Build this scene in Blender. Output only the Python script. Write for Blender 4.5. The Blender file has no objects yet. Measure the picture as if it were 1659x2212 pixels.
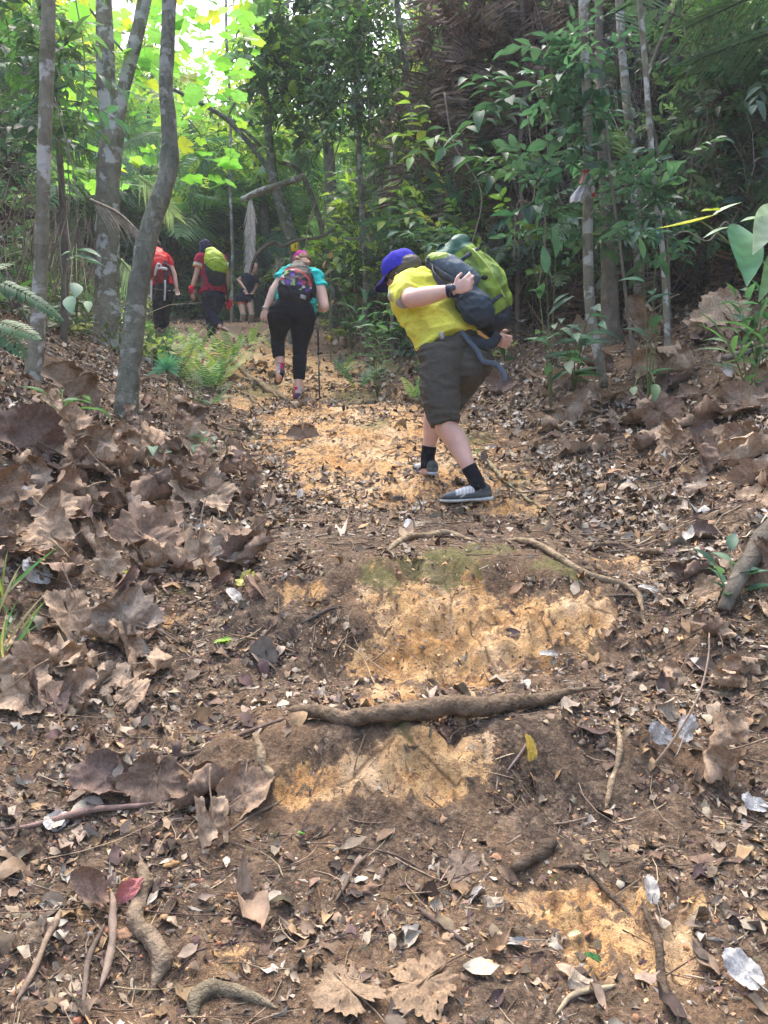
import bpy, math, random
import numpy as np
from mathutils import Vector, Matrix

# ------------------------------------------------------------ camera, world, sun
S = bpy.context.scene
C = S.collection
CAMZ = 1.5
cam_d = bpy.data.cameras.new("camera")
cam = bpy.data.objects.new("camera", cam_d); C.objects.link(cam)
cam.location = (0, 0, CAMZ); cam.rotation_euler = (math.radians(90), 0, 0)
cam_d.sensor_fit = 'VERTICAL'; cam_d.sensor_height = 24.0
cam_d.lens = 24.0 * 1853.0 / 2212.0
cam_d.clip_start = 0.05; cam_d.clip_end = 500
S.camera = cam
SUN_EL, SUN_AZ = math.radians(66), math.radians(-14)     # azimuth from +Y, negative = left
w = bpy.data.worlds.new("World"); S.world = w; w.use_nodes = True
nt = w.node_tree
sky = nt.nodes.new('ShaderNodeTexSky'); sky.sky_type = 'NISHITA'; sky.sun_disc = False
sky.sun_elevation = SUN_EL; sky.sun_rotation = SUN_AZ
sky.air_density = 1.0; sky.dust_density = 6.0; sky.ozone_density = 0.6
nt.links.new(sky.outputs[0], nt.nodes['Background'].inputs[0])
nt.nodes['Background'].inputs[1].default_value = 0.15
sl = bpy.data.lights.new("sun", 'SUN'); sl.energy = .75; sl.angle = math.radians(55); sl.color = (1, .99, .97)
so = bpy.data.objects.new("sun", sl); C.objects.link(so)
sd = Vector((math.cos(SUN_EL)*math.sin(SUN_AZ), math.cos(SUN_EL)*math.cos(SUN_AZ), math.sin(SUN_EL)))
so.rotation_euler = (-sd).to_track_quat('-Z', 'Y').to_euler()
S.view_settings.view_transform = 'Standard'; S.view_settings.look = 'None'
S.view_settings.exposure = 2.05; S.view_settings.gamma = 1.0
S.cycles.max_bounces = 8; S.cycles.diffuse_bounces = 4; S.cycles.glossy_bounces = 2
S.cycles.transmission_bounces = 4; S.cycles.transparent_max_bounces = 4

rng = np.random.default_rng(7)
random.seed(7)

# ------------------------------------------------------------ helpers
def hash3(ix, iy, iz, seed):
    h = (ix*374761393 + iy*668265263 + iz*2147483647 + seed*1274126177) & 0xFFFFFFFF
    h = ((h ^ (h >> 13)) * 1274126177) & 0xFFFFFFFF
    h = (h ^ (h >> 16)) & 0xFFFFFF
    return h / float(0xFFFFFF)
def noise(x, y, z=None, seed=0):
    x = np.asarray(x, float); y = np.asarray(y, float)
    z = np.zeros_like(x) if z is None else np.asarray(z, float)
    xi, yi, zi = np.floor(x).astype(np.int64), np.floor(y).astype(np.int64), np.floor(z).astype(np.int64)
    fx, fy, fz = x-xi, y-yi, z-zi
    fx, fy, fz = fx*fx*(3-2*fx), fy*fy*(3-2*fy), fz*fz*(3-2*fz)
    r = 0
    for a in (0, 1):
        for b in (0, 1):
            for c in (0, 1):
                r = r + hash3(xi+a, yi+b, zi+c, seed) * np.where(a, fx, 1-fx) * np.where(b, fy, 1-fy) * np.where(c, fz, 1-fz)
    return r*2-1
def fbm(x, y, seed=0, oct=4, z=None):
    r = 0; a = 1; f = 1
    for i in range(oct):
        r = r + a*noise(x*f, y*f, None if z is None else z*f, seed+i*17); a *= .5; f *= 2.03
    return r
def sst(a, b, x):
    t = np.clip((x-a)/(b-a), 0, 1); return t*t*(3-2*t)

def mesh_np(name, V, faces, col=None, smooth=True):
    """faces: list of int arrays (n,k)"""
    me = bpy.data.meshes.new(name)
    V = np.asarray(V, np.float32)
    faces = [np.asarray(f, np.int32) for f in faces if len(f)]
    nl = sum(f.size for f in faces); nf = sum(len(f) for f in faces)
    me.vertices.add(len(V)); me.vertices.foreach_set('co', V.ravel())
    me.loops.add(nl); me.loops.foreach_set('vertex_index', np.concatenate([f.ravel() for f in faces]))
    tot = np.concatenate([np.full(len(f), f.shape[1], np.int32) for f in faces])
    st = np.concatenate([[0], np.cumsum(tot)[:-1]]).astype(np.int32)
    me.polygons.add(nf); me.polygons.foreach_set('loop_start', st); me.polygons.foreach_set('loop_total', tot)
    if smooth: me.polygons.foreach_set('use_smooth', np.ones(nf, bool))
    me.update(calc_edges=True); me.validate()
    if col is not None:
        col = np.asarray(col, np.float32)
        if col.ndim == 1: col = np.tile(col[:3], (len(V), 1))
        c4 = np.ones((len(V), 4), np.float32); c4[:, :3] = col[:, :3]
        a = me.color_attributes.new('Col', 'FLOAT_COLOR', 'POINT'); a.data.foreach_set('color', c4.ravel())
    return me
def link(name, me, mat, parent=None):
    o = bpy.data.objects.new(name, me); C.objects.link(o)
    if mat is not None and len(me.materials) == 0: me.materials.append(mat)
    if parent is not None: o.parent = parent
    return o
def wloc(p):
    v = Vector((0, 0, 0))
    while p is not None: v += p.location; p = p.parent
    return np.array(v)
def part(name, V, faces, mat, parent=None, col=None, smooth=True):
    """V in world coordinates; parents are unrotated"""
    V = np.asarray(V, float)
    if parent is not None: return link(name, mesh_np(name, V - wloc(parent), faces, col, smooth), mat, parent)
    b = np.array([V[:, 0].mean(), V[:, 1].mean(), V[:, 2].min()])
    o = link(name, mesh_np(name, V - b, faces, col, smooth), mat); o.location = b
    return o
def tag(o, label=None, cat=None, group=None, kind=None):
    if label: o['label'] = label
    if cat: o['category'] = cat
    if group: o['group'] = group
    if kind: o['kind'] = kind
    return o
def thing(name, loc, label, cat, group=None):
    o = bpy.data.objects.new(name, None); C.objects.link(o); o.location = Vector([float(a) for a in loc]); o.empty_display_size = .1
    return tag(o, label, cat, group)
class MB:
    """collects pieces into one mesh"""
    def __init__(s): s.V = []; s.F = {}; s.C = []; s.n = 0
    def add(s, V, F, col=None):
        V = np.asarray(V, float)
        for f in (F if isinstance(F, list) else [F]):
            f = np.asarray(f)
            if len(f): s.F.setdefault(f.shape[1], []).append(f + s.n)
        s.V.append(V); s.n += len(V)
        c = np.array([.5, .5, .5]) if col is None else np.asarray(col, float)
        s.C.append(np.tile(c, (len(V), 1)) if c.ndim == 1 else c)
        return s
    def data(s): return np.concatenate(s.V), [np.concatenate(f) for f in s.F.values()], np.concatenate(s.C)
    def build(s, name, mat, parent=None, smooth=True):
        V, F, c = s.data(); return part(name, V, F, mat, parent, c, smooth)
def catmull(P, n):
    P = np.asarray(P, float)
    if len(P) < 3:
        t = np.linspace(0, 1, n)[:, None]; return P[0]*(1-t)+P[-1]*t
    Q = np.vstack([2*P[0]-P[1], P, 2*P[-1]-P[-2]])
    u = np.linspace(0, len(P)-1, n); i = np.minimum(u.astype(int), len(P)-2); t = (u-i)[:, None]
    a, b, c, d = Q[i], Q[i+1], Q[i+2], Q[i+3]
    return .5*((2*b)+(c-a)*t+(2*a-5*b+4*c-d)*t*t+(3*b-a-3*c+d)*t**3)
def nrm(v): return v/ (np.linalg.norm(v, axis=-1, keepdims=True)+1e-12)
def tube(P, R, n=10, side=None, sm=True, seg=None, caps=True, R2=None, rnd=False):
    """lofted tube. R radius along the side vector, R2 along the other one"""
    P = np.asarray(P, float); R = np.broadcast_to(np.asarray(R, float), (len(P),)); R2 = R if R2 is None else np.broadcast_to(np.asarray(R2, float), (len(P),))
    if sm:
        m = seg or (len(P)-1)*4+1
        A = catmull(np.column_stack([P, R, R2]), m); P, R, R2 = A[:, :3], np.maximum(A[:, 3], .0004), np.maximum(A[:, 4], .0004)
    if rnd:   # rounded ends
        def cap(p, q, r, r2):
            t = nrm(p-q); k = np.array([.35, .7, .93]); s = np.sqrt(1-k*k); m = max(r, r2)*.9
            return [p + t*m*a for a in k], r*s, r2*s
        a, ra, rb = cap(P[0], P[1], R[0], R2[0]); b, rc, rd = cap(P[-1], P[-2], R[-1], R2[-1])
        P = np.vstack([a[::-1], P, b]); R = np.concatenate([ra[::-1], R, rc]); R2 = np.concatenate([rb[::-1], R2, rd])
    T = nrm(np.gradient(P, axis=0))
    N = np.zeros_like(P)
    s0 = np.array(side, float) if side is not None else (np.array([0, 0, 1.]) if abs(T[0][2]) < .8 else np.array([1., 0, 0]))
    v = s0
    for i in range(len(P)):
        if side is not None: v = s0
        v = v - T[i]*v.dot(T[i]); v = nrm(v); N[i] = v
    B = np.cross(T, N)
    a = np.arange(n)*2*math.pi/n
    V = P[:, None] + N[:, None]*np.cos(a)[None, :, None]*R[:, None, None] + B[:, None]*np.sin(a)[None, :, None]*R2[:, None, None]
    m = len(P); i = np.arange(m-1)[:, None]*n; j = np.arange(n)[None]; j2 = (j+1) % n
    F = np.stack([i+j, i+j2, i+n+j2, i+n+j], -1).reshape(-1, 4)
    V = V.reshape(-1, 3); Fs = [F]
    if caps:
        k = len(V); V = np.vstack([V, P[0], P[-1]]); jj = np.arange(n); kk = (jj+1) % n
        Fs.append(np.vstack([np.column_stack([kk, jj, np.full(n, k)]), np.column_stack([(m-1)*n+jj, (m-1)*n+kk, np.full(n, k+1)])]))
    return V, Fs
def ellipsoid(c, r, n=16, ax=None):
    u = np.linspace(0, math.pi, n//2+1)[1:-1]; a = np.arange(n)*2*math.pi/n
    V = np.stack([np.sin(u)[:, None]*np.cos(a), np.sin(u)[:, None]*np.sin(a), np.cos(u)[:, None]+0*a], -1).reshape(-1, 3)
    V = np.vstack([V, [0, 0, 1], [0, 0, -1]]) * np.asarray(r, float)
    if ax is not None: V = V @ np.asarray(ax, float)
    m = len(u); i = np.arange(m-1)[:, None]*n; j = np.arange(n)[None]; j2 = (j+1) % n
    F = np.stack([i+j, i+n+j, i+n+j2, i+j2], -1).reshape(-1, 4); k = m*n; jj = np.arange(n); kk = (jj+1) % n
    T = np.vstack([np.column_stack([jj, kk, np.full(n, k)]), np.column_stack([(m-1)*n+kk, (m-1)*n+jj, np.full(n, k+1)])])
    return V + np.asarray(c, float), [F, T]
def frame(d, up=(0, 0, 1)):
    d = nrm(np.asarray(d, float)); u = np.asarray(up, float); s = nrm(np.cross(d, u)); return np.stack([s, d, np.cross(s, d)])   # rows: x=side, y=along, z=up
def rand_rot(N, tilt, nrmv=None):
    """N rotation matrices (rows = axes): random yaw, tilt around the given normals"""
    nv = np.tile([0, 0, 1.], (N, 1)) if nrmv is None else nrmv
    z = nrm(nv + rng.normal(0, 1, (N, 3))*np.reshape(tilt, (-1, 1)))
    a = rng.uniform(0, 2*math.pi, N); h = np.column_stack([np.cos(a), np.sin(a), 0*a])
    x = nrm(h - z*(h*z).sum(1)[:, None]); y = np.cross(z, x)
    return np.stack([x, y, z], 1)
def scatter(mb, TV, TF, R, Sc, T, cols, vj=0.0):
    N = len(T); k = len(TV)
    if N == 0: return
    Sc = np.asarray(Sc, float)
    Sc = np.tile(Sc[:, None], (1, 3)) if Sc.ndim == 1 else Sc
    V = np.einsum('nvi,nij->nvj', TV[None]*Sc[:, None], R) + T[:, None]
    off = (np.arange(N)*k)[:, None, None]
    F = [(f[None]+off).reshape(-1, f.shape[1]) for f in TF]
    c = np.repeat(cols, k, 0)
    if vj: c = c*(1+rng.normal(0, vj, (len(c), 1)))
    mb.add(V.reshape(-1, 3), F, np.clip(c, 0, 1))
# display pixel (photo seen 1659 x 2212) + depth -> world point
def P(px, py, d): return np.array([(px-829.5)/1853*d, d, CAMZ+(1106-py)/1853*d])
def PX(pts, d=None): return np.array([P(a[0], a[1], a[2] if len(a) > 2 else d) for a in pts])

# ------------------------------------------------------------ materials
def newmat(name):
    m = bpy.data.materials.new(name); m.use_nodes = True; t = m.node_tree
    return m, t, t.nodes['Principled BSDF'], t.nodes['Material Output']
def N_(t, kind, **kw):
    n = t.nodes.new(kind)
    for k, v in kw.items():
        if k.startswith('i_'):
            n.inputs[k[2:].replace('_', ' ')].default_value = v
        else: setattr(n, k, v)
    return n
def L_(t, a, b): t.links.new(a, b)
def ramp(t, src, stops):
    r = t.nodes.new('ShaderNodeValToRGB'); e = r.color_ramp.elements
    while len(e) < len(stops): e.new(.5)
    for x, (p, c) in zip(e, stops): x.position = p; x.color = (*c, 1) if len(c) == 3 else c
    L_(t, src, r.inputs[0]); return r.outputs[0]
def mix(t, fac, a, b, mode='MIX'):
    m = t.nodes.new('ShaderNodeMix'); m.data_type = 'RGBA'; m.blend_type = mode
    for s, v in ((0, fac), (6, a), (7, b)):
        if hasattr(v, 'is_output') or isinstance(v, bpy.types.NodeSocket): L_(t, v, m.inputs[s])
        else: m.inputs[s].default_value = v if s == 0 else ((*v, 1) if len(v) == 3 else v)
    return m.outputs[2]
def math_(t, op, a, b=0.0, clamp=False):
    m = t.nodes.new('ShaderNodeMath'); m.operation = op; m.use_clamp = clamp
    for s, v in ((0, a), (1, b)):
        if isinstance(v, bpy.types.NodeSocket): L_(t, v, m.inputs[s])
        else: m.inputs[s].default_value = v
    return m.outputs[0]
def coords(t): return N_(t, 'ShaderNodeTexCoord').outputs['Object']
def noise_n(t, scale, detail=4, rough=.6, vec=None, dist=0):
    n = N_(t, 'ShaderNodeTexNoise'); n.inputs['Scale'].default_value = scale; n.inputs['Detail'].default_value = detail
    n.inputs['Roughness'].default_value = rough; n.inputs['Distortion'].default_value = dist
    if vec is not None: L_(t, vec, n.inputs['Vector'])
    return n.outputs['Fac']
def bump(t, h, bs, strength=.5, dist=.01):
    b = N_(t, 'ShaderNodeBump'); b.inputs['Strength'].default_value = strength; b.inputs['Distance'].default_value = dist
    L_(t, h, b.inputs['Height']); L_(t, b.outputs[0], bs.inputs['Normal']); return b
def vcol_mat(name, rough=.7, var=.25, scale=40, bumps=.3, bdist=.004, transl=0.0, spec=.3, fine=400, coat=0):
    m, t, bs, out = newmat(name)
    at = N_(t, 'ShaderNodeAttribute', attribute_name='Col').outputs['Color']
    oc = coords(t)
    n = noise_n(t, scale, 5, .65, oc)
    k = ramp(t, n, [(.3, (1-var,)*3), (.7, (1+var*.6,)*3)])
    c = mix(t, 1.0, at, k, 'MULTIPLY')
    L_(t, c, bs.inputs['Base Color']); bs.inputs['Roughness'].default_value = rough; bs.inputs['Specular IOR Level'].default_value = spec
    if bumps: bump(t, noise_n(t, fine, 3, .6, oc), bs, bumps, bdist)
    if transl:
        tr = N_(t, 'ShaderNodeBsdfTranslucent'); mx = N_(t, 'ShaderNodeMixShader'); mx.inputs[0].default_value = transl
        c2 = mix(t, 1.0, c, (1.3, 1.5, .8), 'MULTIPLY')
        L_(t, c2, tr.inputs[0]); L_(t, bs.outputs[0], mx.inputs[1]); L_(t, tr.outputs[0], mx.inputs[2]); L_(t, mx.outputs[0], out.inputs[0])
    return m
M = {}
M['dead'] = vcol_mat('dead_leaf', .85, .45, 28, .6, .004, 0, .15, fine=90)
M['litter'] = vcol_mat('leaf_litter', .78, .45, 35, .4, .003, 0, fine=120)
M['green'] = vcol_mat('green_leaf', .5, .25, 14, .25, .003, .38, .3, fine=60)
M['lime'] = vcol_mat('backlit_leaf', .5, .22, 9, .2, .003, .6, .4, fine=40)
M['root'] = vcol_mat('root_bark', .9, .55, 30, 1.0, .014, 0, .15, fine=55)
M['far'] = vcol_mat('far_leaf', .55, .2, 6, 0, 0, .5, .3)
M['twig'] = vcol_mat('twig_bark', .85, .35, 50, .6, .004, 0, fine=160)
M['cloth'] = vcol_mat('woven_cloth', .85, .16, 16, .8, .012, 0, .2, fine=38)
M['nylon'] = vcol_mat('pack_nylon', .6, .2, 14, .8, .012, 0, .35, fine=30)
M['rubber'] = vcol_mat('shoe_rubber', .6, .2, 60, .3, .002, 0, .3, fine=300)
M['metal'] = vcol_mat('pole_metal', .35, .05, 10, 0, 0, 0, .5)
M['hair'] = vcol_mat('hair_strands', .5, .45, 90, .6, .003, 0, .4, fine=260)
M['stone'] = vcol_mat('clay_stone', .9, .3, 30, .7, .006, 0, .2, fine=120)
def skin_mat():
    m, t, bs, out = newmat('skin')
    at = N_(t, 'ShaderNodeAttribute', attribute_name='Col').outputs['Color']; oc = coords(t)
    k = ramp(t, noise_n(t, 9, 4, .6, oc), [(.3, (.9, .82, .8)), (.7, (1.06, 1.03, 1.0))])
    L_(t, mix(t, 1.0, at, k, 'MULTIPLY'), bs.inputs['Base Color']); bs.inputs['Roughness'].default_value = .5
    bs.inputs['Subsurface Weight'].default_value = .15; bs.inputs['Subsurface Radius'].default_value = (.02, .008, .004)
    bump(t, noise_n(t, 300, 2, .5, oc), bs, .15, .001); return m
M['skin'] = skin_mat()
def bark_mat(name, c1, c2, lichen, lamt, ring=0.0, scale=1.0):
    m, t, bs, out = newmat(name); oc = coords(t)
    mp = N_(t, 'ShaderNodeMapping'); mp.inputs['Scale'].default_value = (1, 1, .45); L_(t, oc, mp.inputs[0])
    n = noise_n(t, 22*scale, 6, .7, mp.outputs[0], .4)
    c = mix(t, ramp(t, n, [(.32, (0, 0, 0)), (.68, (1, 1, 1))]), c1, c2)
    c = mix(t, math_(t, 'MULTIPLY', ramp(t, noise_n(t, 3.1, 3, .6, oc), [(.4, (0, 0, 0)), (.62, (1, 1, 1))]), .5), c, tuple(x*.45 for x in c1))
    l = ramp(t, noise_n(t, 6.5*scale, 4, .55, oc, .3), [(1-lamt-.02, (0, 0, 0)), (1-lamt+.03, (1, 1, 1))])
    l = math_(t, 'MULTIPLY', l, .75)
    c = mix(t, l, c, lichen)
    g = math_(t, 'MULTIPLY', ramp(t, noise_n(t, 4.3, 5, .7, oc), [(.5, (0, 0, 0)), (.7, (1, 1, 1))]), .55)
    c = mix(t, g, c, (.07, .09, .035))
    L_(t, c, bs.inputs['Base Color']); bs.inputs['Roughness'].default_value = .88; bs.inputs['Specular IOR Level'].default_value = .2
    h = n
    if ring:
        wv = N_(t, 'ShaderNodeTexWave', wave_type='BANDS', bands_direction='Z'); wv.inputs['Scale'].default_value = ring; wv.inputs['Distortion'].default_value = 9; wv.inputs['Detail'].default_value = 4
        L_(t, oc, wv.inputs[0]); h = math_(t, 'ADD', n, math_(t, 'MULTIPLY', math_(t, 'POWER', wv.outputs['Fac'], 9), .13))
    bump(t, h, bs, .9, .022); return m
M['bark_a'] = bark_mat('pale_bark', (.19, .175, .13), (.32, .31, .24), (.55, .56, .54), .46, 4)
M['bark_b'] = bark_mat('brown_bark', (.12, .105, .085), (.24, .21, .17), (.3, .3, .25), .36, 4)
M['bark_c'] = bark_mat('greygreen_bark', (.14, .15, .12), (.28, .29, .24), (.40, .42, .38), .42, 1.6, ) if False else bark_mat('greygreen_bark', (.12, .13, .10), (.29, .30, .25), (.40, .42, .38), .42, 5, 1.3)
M['bark_d'] = bark_mat('reddish_bark', (.16, .09, .06), (.3, .18, .12), (.3, .28, .24), .3)
# ------------------------------------------------------------ terrain
CP = [(1106*0+2212, 1.67), (1900, 2.03), (1775, 2.22), (1740, 2.27), (1585, 2.40), (1480, 2.86), (1440, 2.93), (1215, 3.28), (1175, 3.55), (1095, 4.62), (1010, 5.25), (930, 6.0), (880, 7.3), (868, 8.2), (800, 9.8), (757, 12.0), (729, 14.0), (707, 19.0), (672, 26.0), (650, 34.0)]
pd = np.array([c[1] for c in CP]); pz = np.array([CAMZ+(1106-c[0])/1853*c[1] for c in CP])
pd = np.concatenate([[-12, 1.2], pd, [60, 140]]); pz = np.concatenate([[pz[0]-3.2, pz[0]-.13], pz, [pz[-1]+5.5, pz[-1]+20]])
_gd = np.arange(-12, 140, .02); _gz = np.interp(_gd, pd, pz)
def _gauss(a, s):
    k = np.arange(-int(3*s), int(3*s)+1); g = np.exp(-.5*(k/s)**2); g /= g.sum()
    return np.convolve(np.pad(a, len(k)//2, mode='edge'), g, mode='valid')
_gstep = _gauss(_gz, 1.6); _gsm = _gauss(_gz, 40)
def trail_x(y): return np.interp(y, [0, 2, 4.7, 8.2, 11, 14, 19, 26, 40], [.1, .12, 0.1, -.65, -1.7, -2.6, -3.3, -3.8, -4.5])
HL = np.array([(9.5, 3.0), (4.6, 6.7), (2.9, 8.3), (1.6, 10.2), (.6, 12.5), (-.2, 16), (-.3, 24), (-.2, 60)])   # foot of the steep thicket on the right
def hill_t(x, y):
    """signed distance into the right hand hill (positive = behind its foot)"""
    best = np.full(np.shape(x), 1e9); sg = np.ones(np.shape(x))
    for (a, b) in zip(HL[:-1], HL[1:]):
        d = b-a; L = d.dot(d); t = np.clip(((x-a[0])*d[0]+(y-a[1])*d[1])/L, 0, 1)
        cx, cy = x-(a[0]+t*d[0]), y-(a[1]+t*d[1]); dist = np.hypot(cx, cy)
        s = np.sign(-(d[0]*cy-d[1]*cx)); m = dist < best
        best = np.where(m, dist, best); sg = np.where(m, s, sg)
    return best*sg
HLL = np.array([(-6.5, 0), (-4.2, 4.5), (-3.9, 7.5), (-5.0, 12), (-6.8, 17), (-9, 30)])
def lhill_t(x, y): return np.interp(y, HLL[:, 1], HLL[:, 0]) - x
def H(x, y, fine=True):
    x = np.asarray(x, float); y = np.asarray(y, float)
    s = x - trail_x(y)
    warp = .07*noise(x*2.1+3, y*.6, seed=5) - .10*np.clip(s-.1, 0, 1)**1.5*(y < 3) + .03*noise(x*7, y*3, seed=9)
    wgt = np.exp(-(np.abs(s-.08)/.72)**4)
    yy = y + warp
    zc = wgt*np.interp(yy, _gd, _gstep) + (1-wgt)*np.interp(y, _gd, _gsm)
    far = sst(6, 14, y)
    zl = np.clip(-s-(.75+.5*far), 0, 30); zr = np.clip(s-(.85+.2*far), 0, 30)
    zc = zc + .50*zl*zl/(zl+.35) - .12*np.clip(zl-1.5, 0, 5) + .42*zr*zr/(zr+.35)
    t = hill_t(x, y); zc = zc + 2.0*np.clip(t, 0, 5.0)**1.08*(1+.15*noise(x*.5, y*.5, seed=21))
    tl = lhill_t(x, y); zc = zc + np.clip(tl, 0, 3.0)*.8*(1+.2*noise(x*.6, y*.6, seed=22))
    zc = zc + .05*fbm(x*1.3, y*1.3, 31, 3)*sst(.3, 1.4, np.abs(s)) + .018*fbm(x*4, y*4, 33, 2)
    zc = zc + .12*fbm(x*.35, y*.35, 35, 2)*sst(8, 16, y)
    if fine: zc = zc + .006*fbm(x*14, y*14, 41, 3)
    return zc
def Hn(x, y):
    e = .03; dx = (H(x+e, y)-H(x-e, y))/(2*e); dy = (H(x, y+e)-H(x, y-e))/(2*e)
    return nrm(np.column_stack([-dx, -dy, np.ones_like(dx)]))
_ds = np.concatenate([np.arange(1.35, 8, .012), np.arange(8, 40, .05)])
def G(px, py):
    """first ground point seen through a display pixel"""
    x = (px-829.5)/1853*_ds; z = CAMZ+(1106-py)/1853*_ds
    h = H(x, _ds); i = np.argmax(h >= z) if (h >= z).any() else len(_ds)-1
    return np.array([x[i], _ds[i], h[i]])

# clay and moss patches given through display pixels: (px, py, half width px, half height px, strength)
CL = [(1000, 1350, 270, 140, 1.0), (1200, 1350, 150, 85, .9), (850, 1400, 110, 90, 1.0), (1000, 1460, 150, 40, .6), (870, 1670, 200, 95, 1.0), (700, 1680, 120, 60, .75), (1010, 1640, 90, 50, .8), (900, 1600, 260, 25, .5),
      (1490, 2060, 95, 130, 1.0), (1260, 1960, 150, 60, .9), (1330, 2030, 100, 60, .8), (1520, 1950, 60, 40, .8), (640, 1290, 80, 30, .7), (360, 1330, 75, 35, .95), (1350, 1235, 110, 32, .6), (1110, 1095, 80, 28, .9),
      (700, 960, 130, 30, .9), (810, 960, 60, 40, .9), (620, 905, 70, 18, .8), (520, 870, 90, 28, 1.0), (900, 945, 60, 30, .6), (760, 900, 60, 16, .6), (850, 850, 60, 22, .5), (760, 1010, 140, 20, .5), (900, 1060, 130, 25, .4), (430, 2080, 70, 90, .45), (250, 1950, 160, 60, .35), (900, 2150, 150, 50, .45), (760, 800, 90, 25, .55), (560, 760, 60, 15, .3), (960, 1980, 100, 40, .4), (1560, 1600, 70, 40, .35), (840, 1500, 100, 40, .7)]
MS = [(930, 1225, 170, 45, 1.0), (800, 1270, 70, 50, .9), (1200, 1245, 70, 30, .9), (1050, 1200, 120, 30, .7), (560, 845, 70, 20, 1.0), (530, 940, 45, 16, .9), (770, 860, 90, 26, .9), (820, 805, 60, 30, .9), (810, 920, 35, 22, .8), (1120, 1040, 60, 25, .6), (1020, 940, 50, 30, .7), (1260, 990, 60, 22, .6), (850, 1610, 60, 25, .5), (350, 1280, 120, 25, .5), (1640, 1450, 90, 90, .5), (500, 800, 60, 20, .5), (1270, 1930, 60, 25, .4)]
def _mk(lst):
    out = []
    for (px, py, hw, hh, st) in lst:
        a = G(px, py); u = G(px, py-hh); d = G(px, py+hh)
        out.append((a[0], .5*(u[1]+d[1]), hw/1853*a[1], max(.06, .5*abs(u[1]-d[1])), st))
    return out
CLW, MSW = _mk(CL), _mk(MS)
def pmask(x, y, lst, seed):
    r = np.zeros(np.shape(x)); wx = .06*fbm(x*5, y*5, seed, 3); wy = .05*fbm(x*5+9, y*5, seed+3, 3)
    for (cx, cy, rx, ry, st) in lst:
        q = np.sqrt(((x+wx-cx)/rx)**2+((y+wy-cy)/ry)**2); r = np.maximum(r, st*(1-sst(.25, 1.3, q)))
    return r
def grid_axis(parts):
    return np.unique(np.round(np.concatenate([np.arange(a, b, s) for a, b, s in parts]), 4))
xs = grid_axis([(-40, -12, 1.6), (-12, -5, .3), (-5, -1.7, .05), (-1.7, 1.9, .0115), (1.9, 5, .05), (5, 12, .3), (12, 41, 1.6)])
ys = grid_axis([(-12, 0, .8), (0, 1.3, .1), (1.3, 4.0, .009), (4.0, 7, .018), (7, 12, .05), (12, 24, .15), (24, 60, .8), (60, 131, 5)])
GX, GY = np.meshgrid(xs, ys); GZ = H(GX, GY)
clay = pmask(GX, GY, CLW, 51); clay = np.maximum(clay, .66*(1-sst(.5, 1.3, np.abs(GX-trail_x(GY)-.05)))*sst(3.9, 5.0, GY)*(1-sst(10, 17, GY))); moss = pmask(GX, GY, MSW, 61)
near = (GY < 9)
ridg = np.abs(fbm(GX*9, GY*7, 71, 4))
rz = np.interp(GY, [2.15, 2.25, 2.42, 2.5, 2.8, 2.95, 3.3, 3.45], [0, 1, 1, 0, 0, 1, 1, 0])*np.exp(-(np.abs(GX-.1)/.9)**4)
clay2 = pmask(GX, GY, CLW, 51)
GZ = GZ + near*clay2*(.075*(.28-ridg) + .024*(.25-np.abs(fbm(GX*26, GY*22, 271, 3)))) + rz*.055*(.4-np.abs(fbm(GX*5, GY*4, 171, 4))) + near*.020*(.3-np.abs(fbm(GX*3, GY*3, 173, 4)))*sst(4, 5, GY) + near*.004*noise(GX*60, GY*60, seed=75) + near*(1-clay)*.010*np.abs(noise(GX*22, GY*22, seed=77))
V = np.column_stack([GX.ravel(), GY.ravel(), GZ.ravel()]); nx = len(xs)
i = (np.arange(len(ys)-1)[:, None]*nx + np.arange(nx-1)[None]).ravel()
F = np.column_stack([i, i+1, i+nx+1, i+nx])
cr_ = np.abs(fbm(GX*4.2, GY*3.4, 371, 4)); clay = clay*(1-near*.62*np.exp(-(np.minimum(ridg, cr_*1.2)/.045)**2))  # clay thinned to dark soil along creases, painting in their shade
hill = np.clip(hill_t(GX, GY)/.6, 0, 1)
col = np.column_stack([clay.ravel(), moss.ravel(), hill.ravel()])
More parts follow.
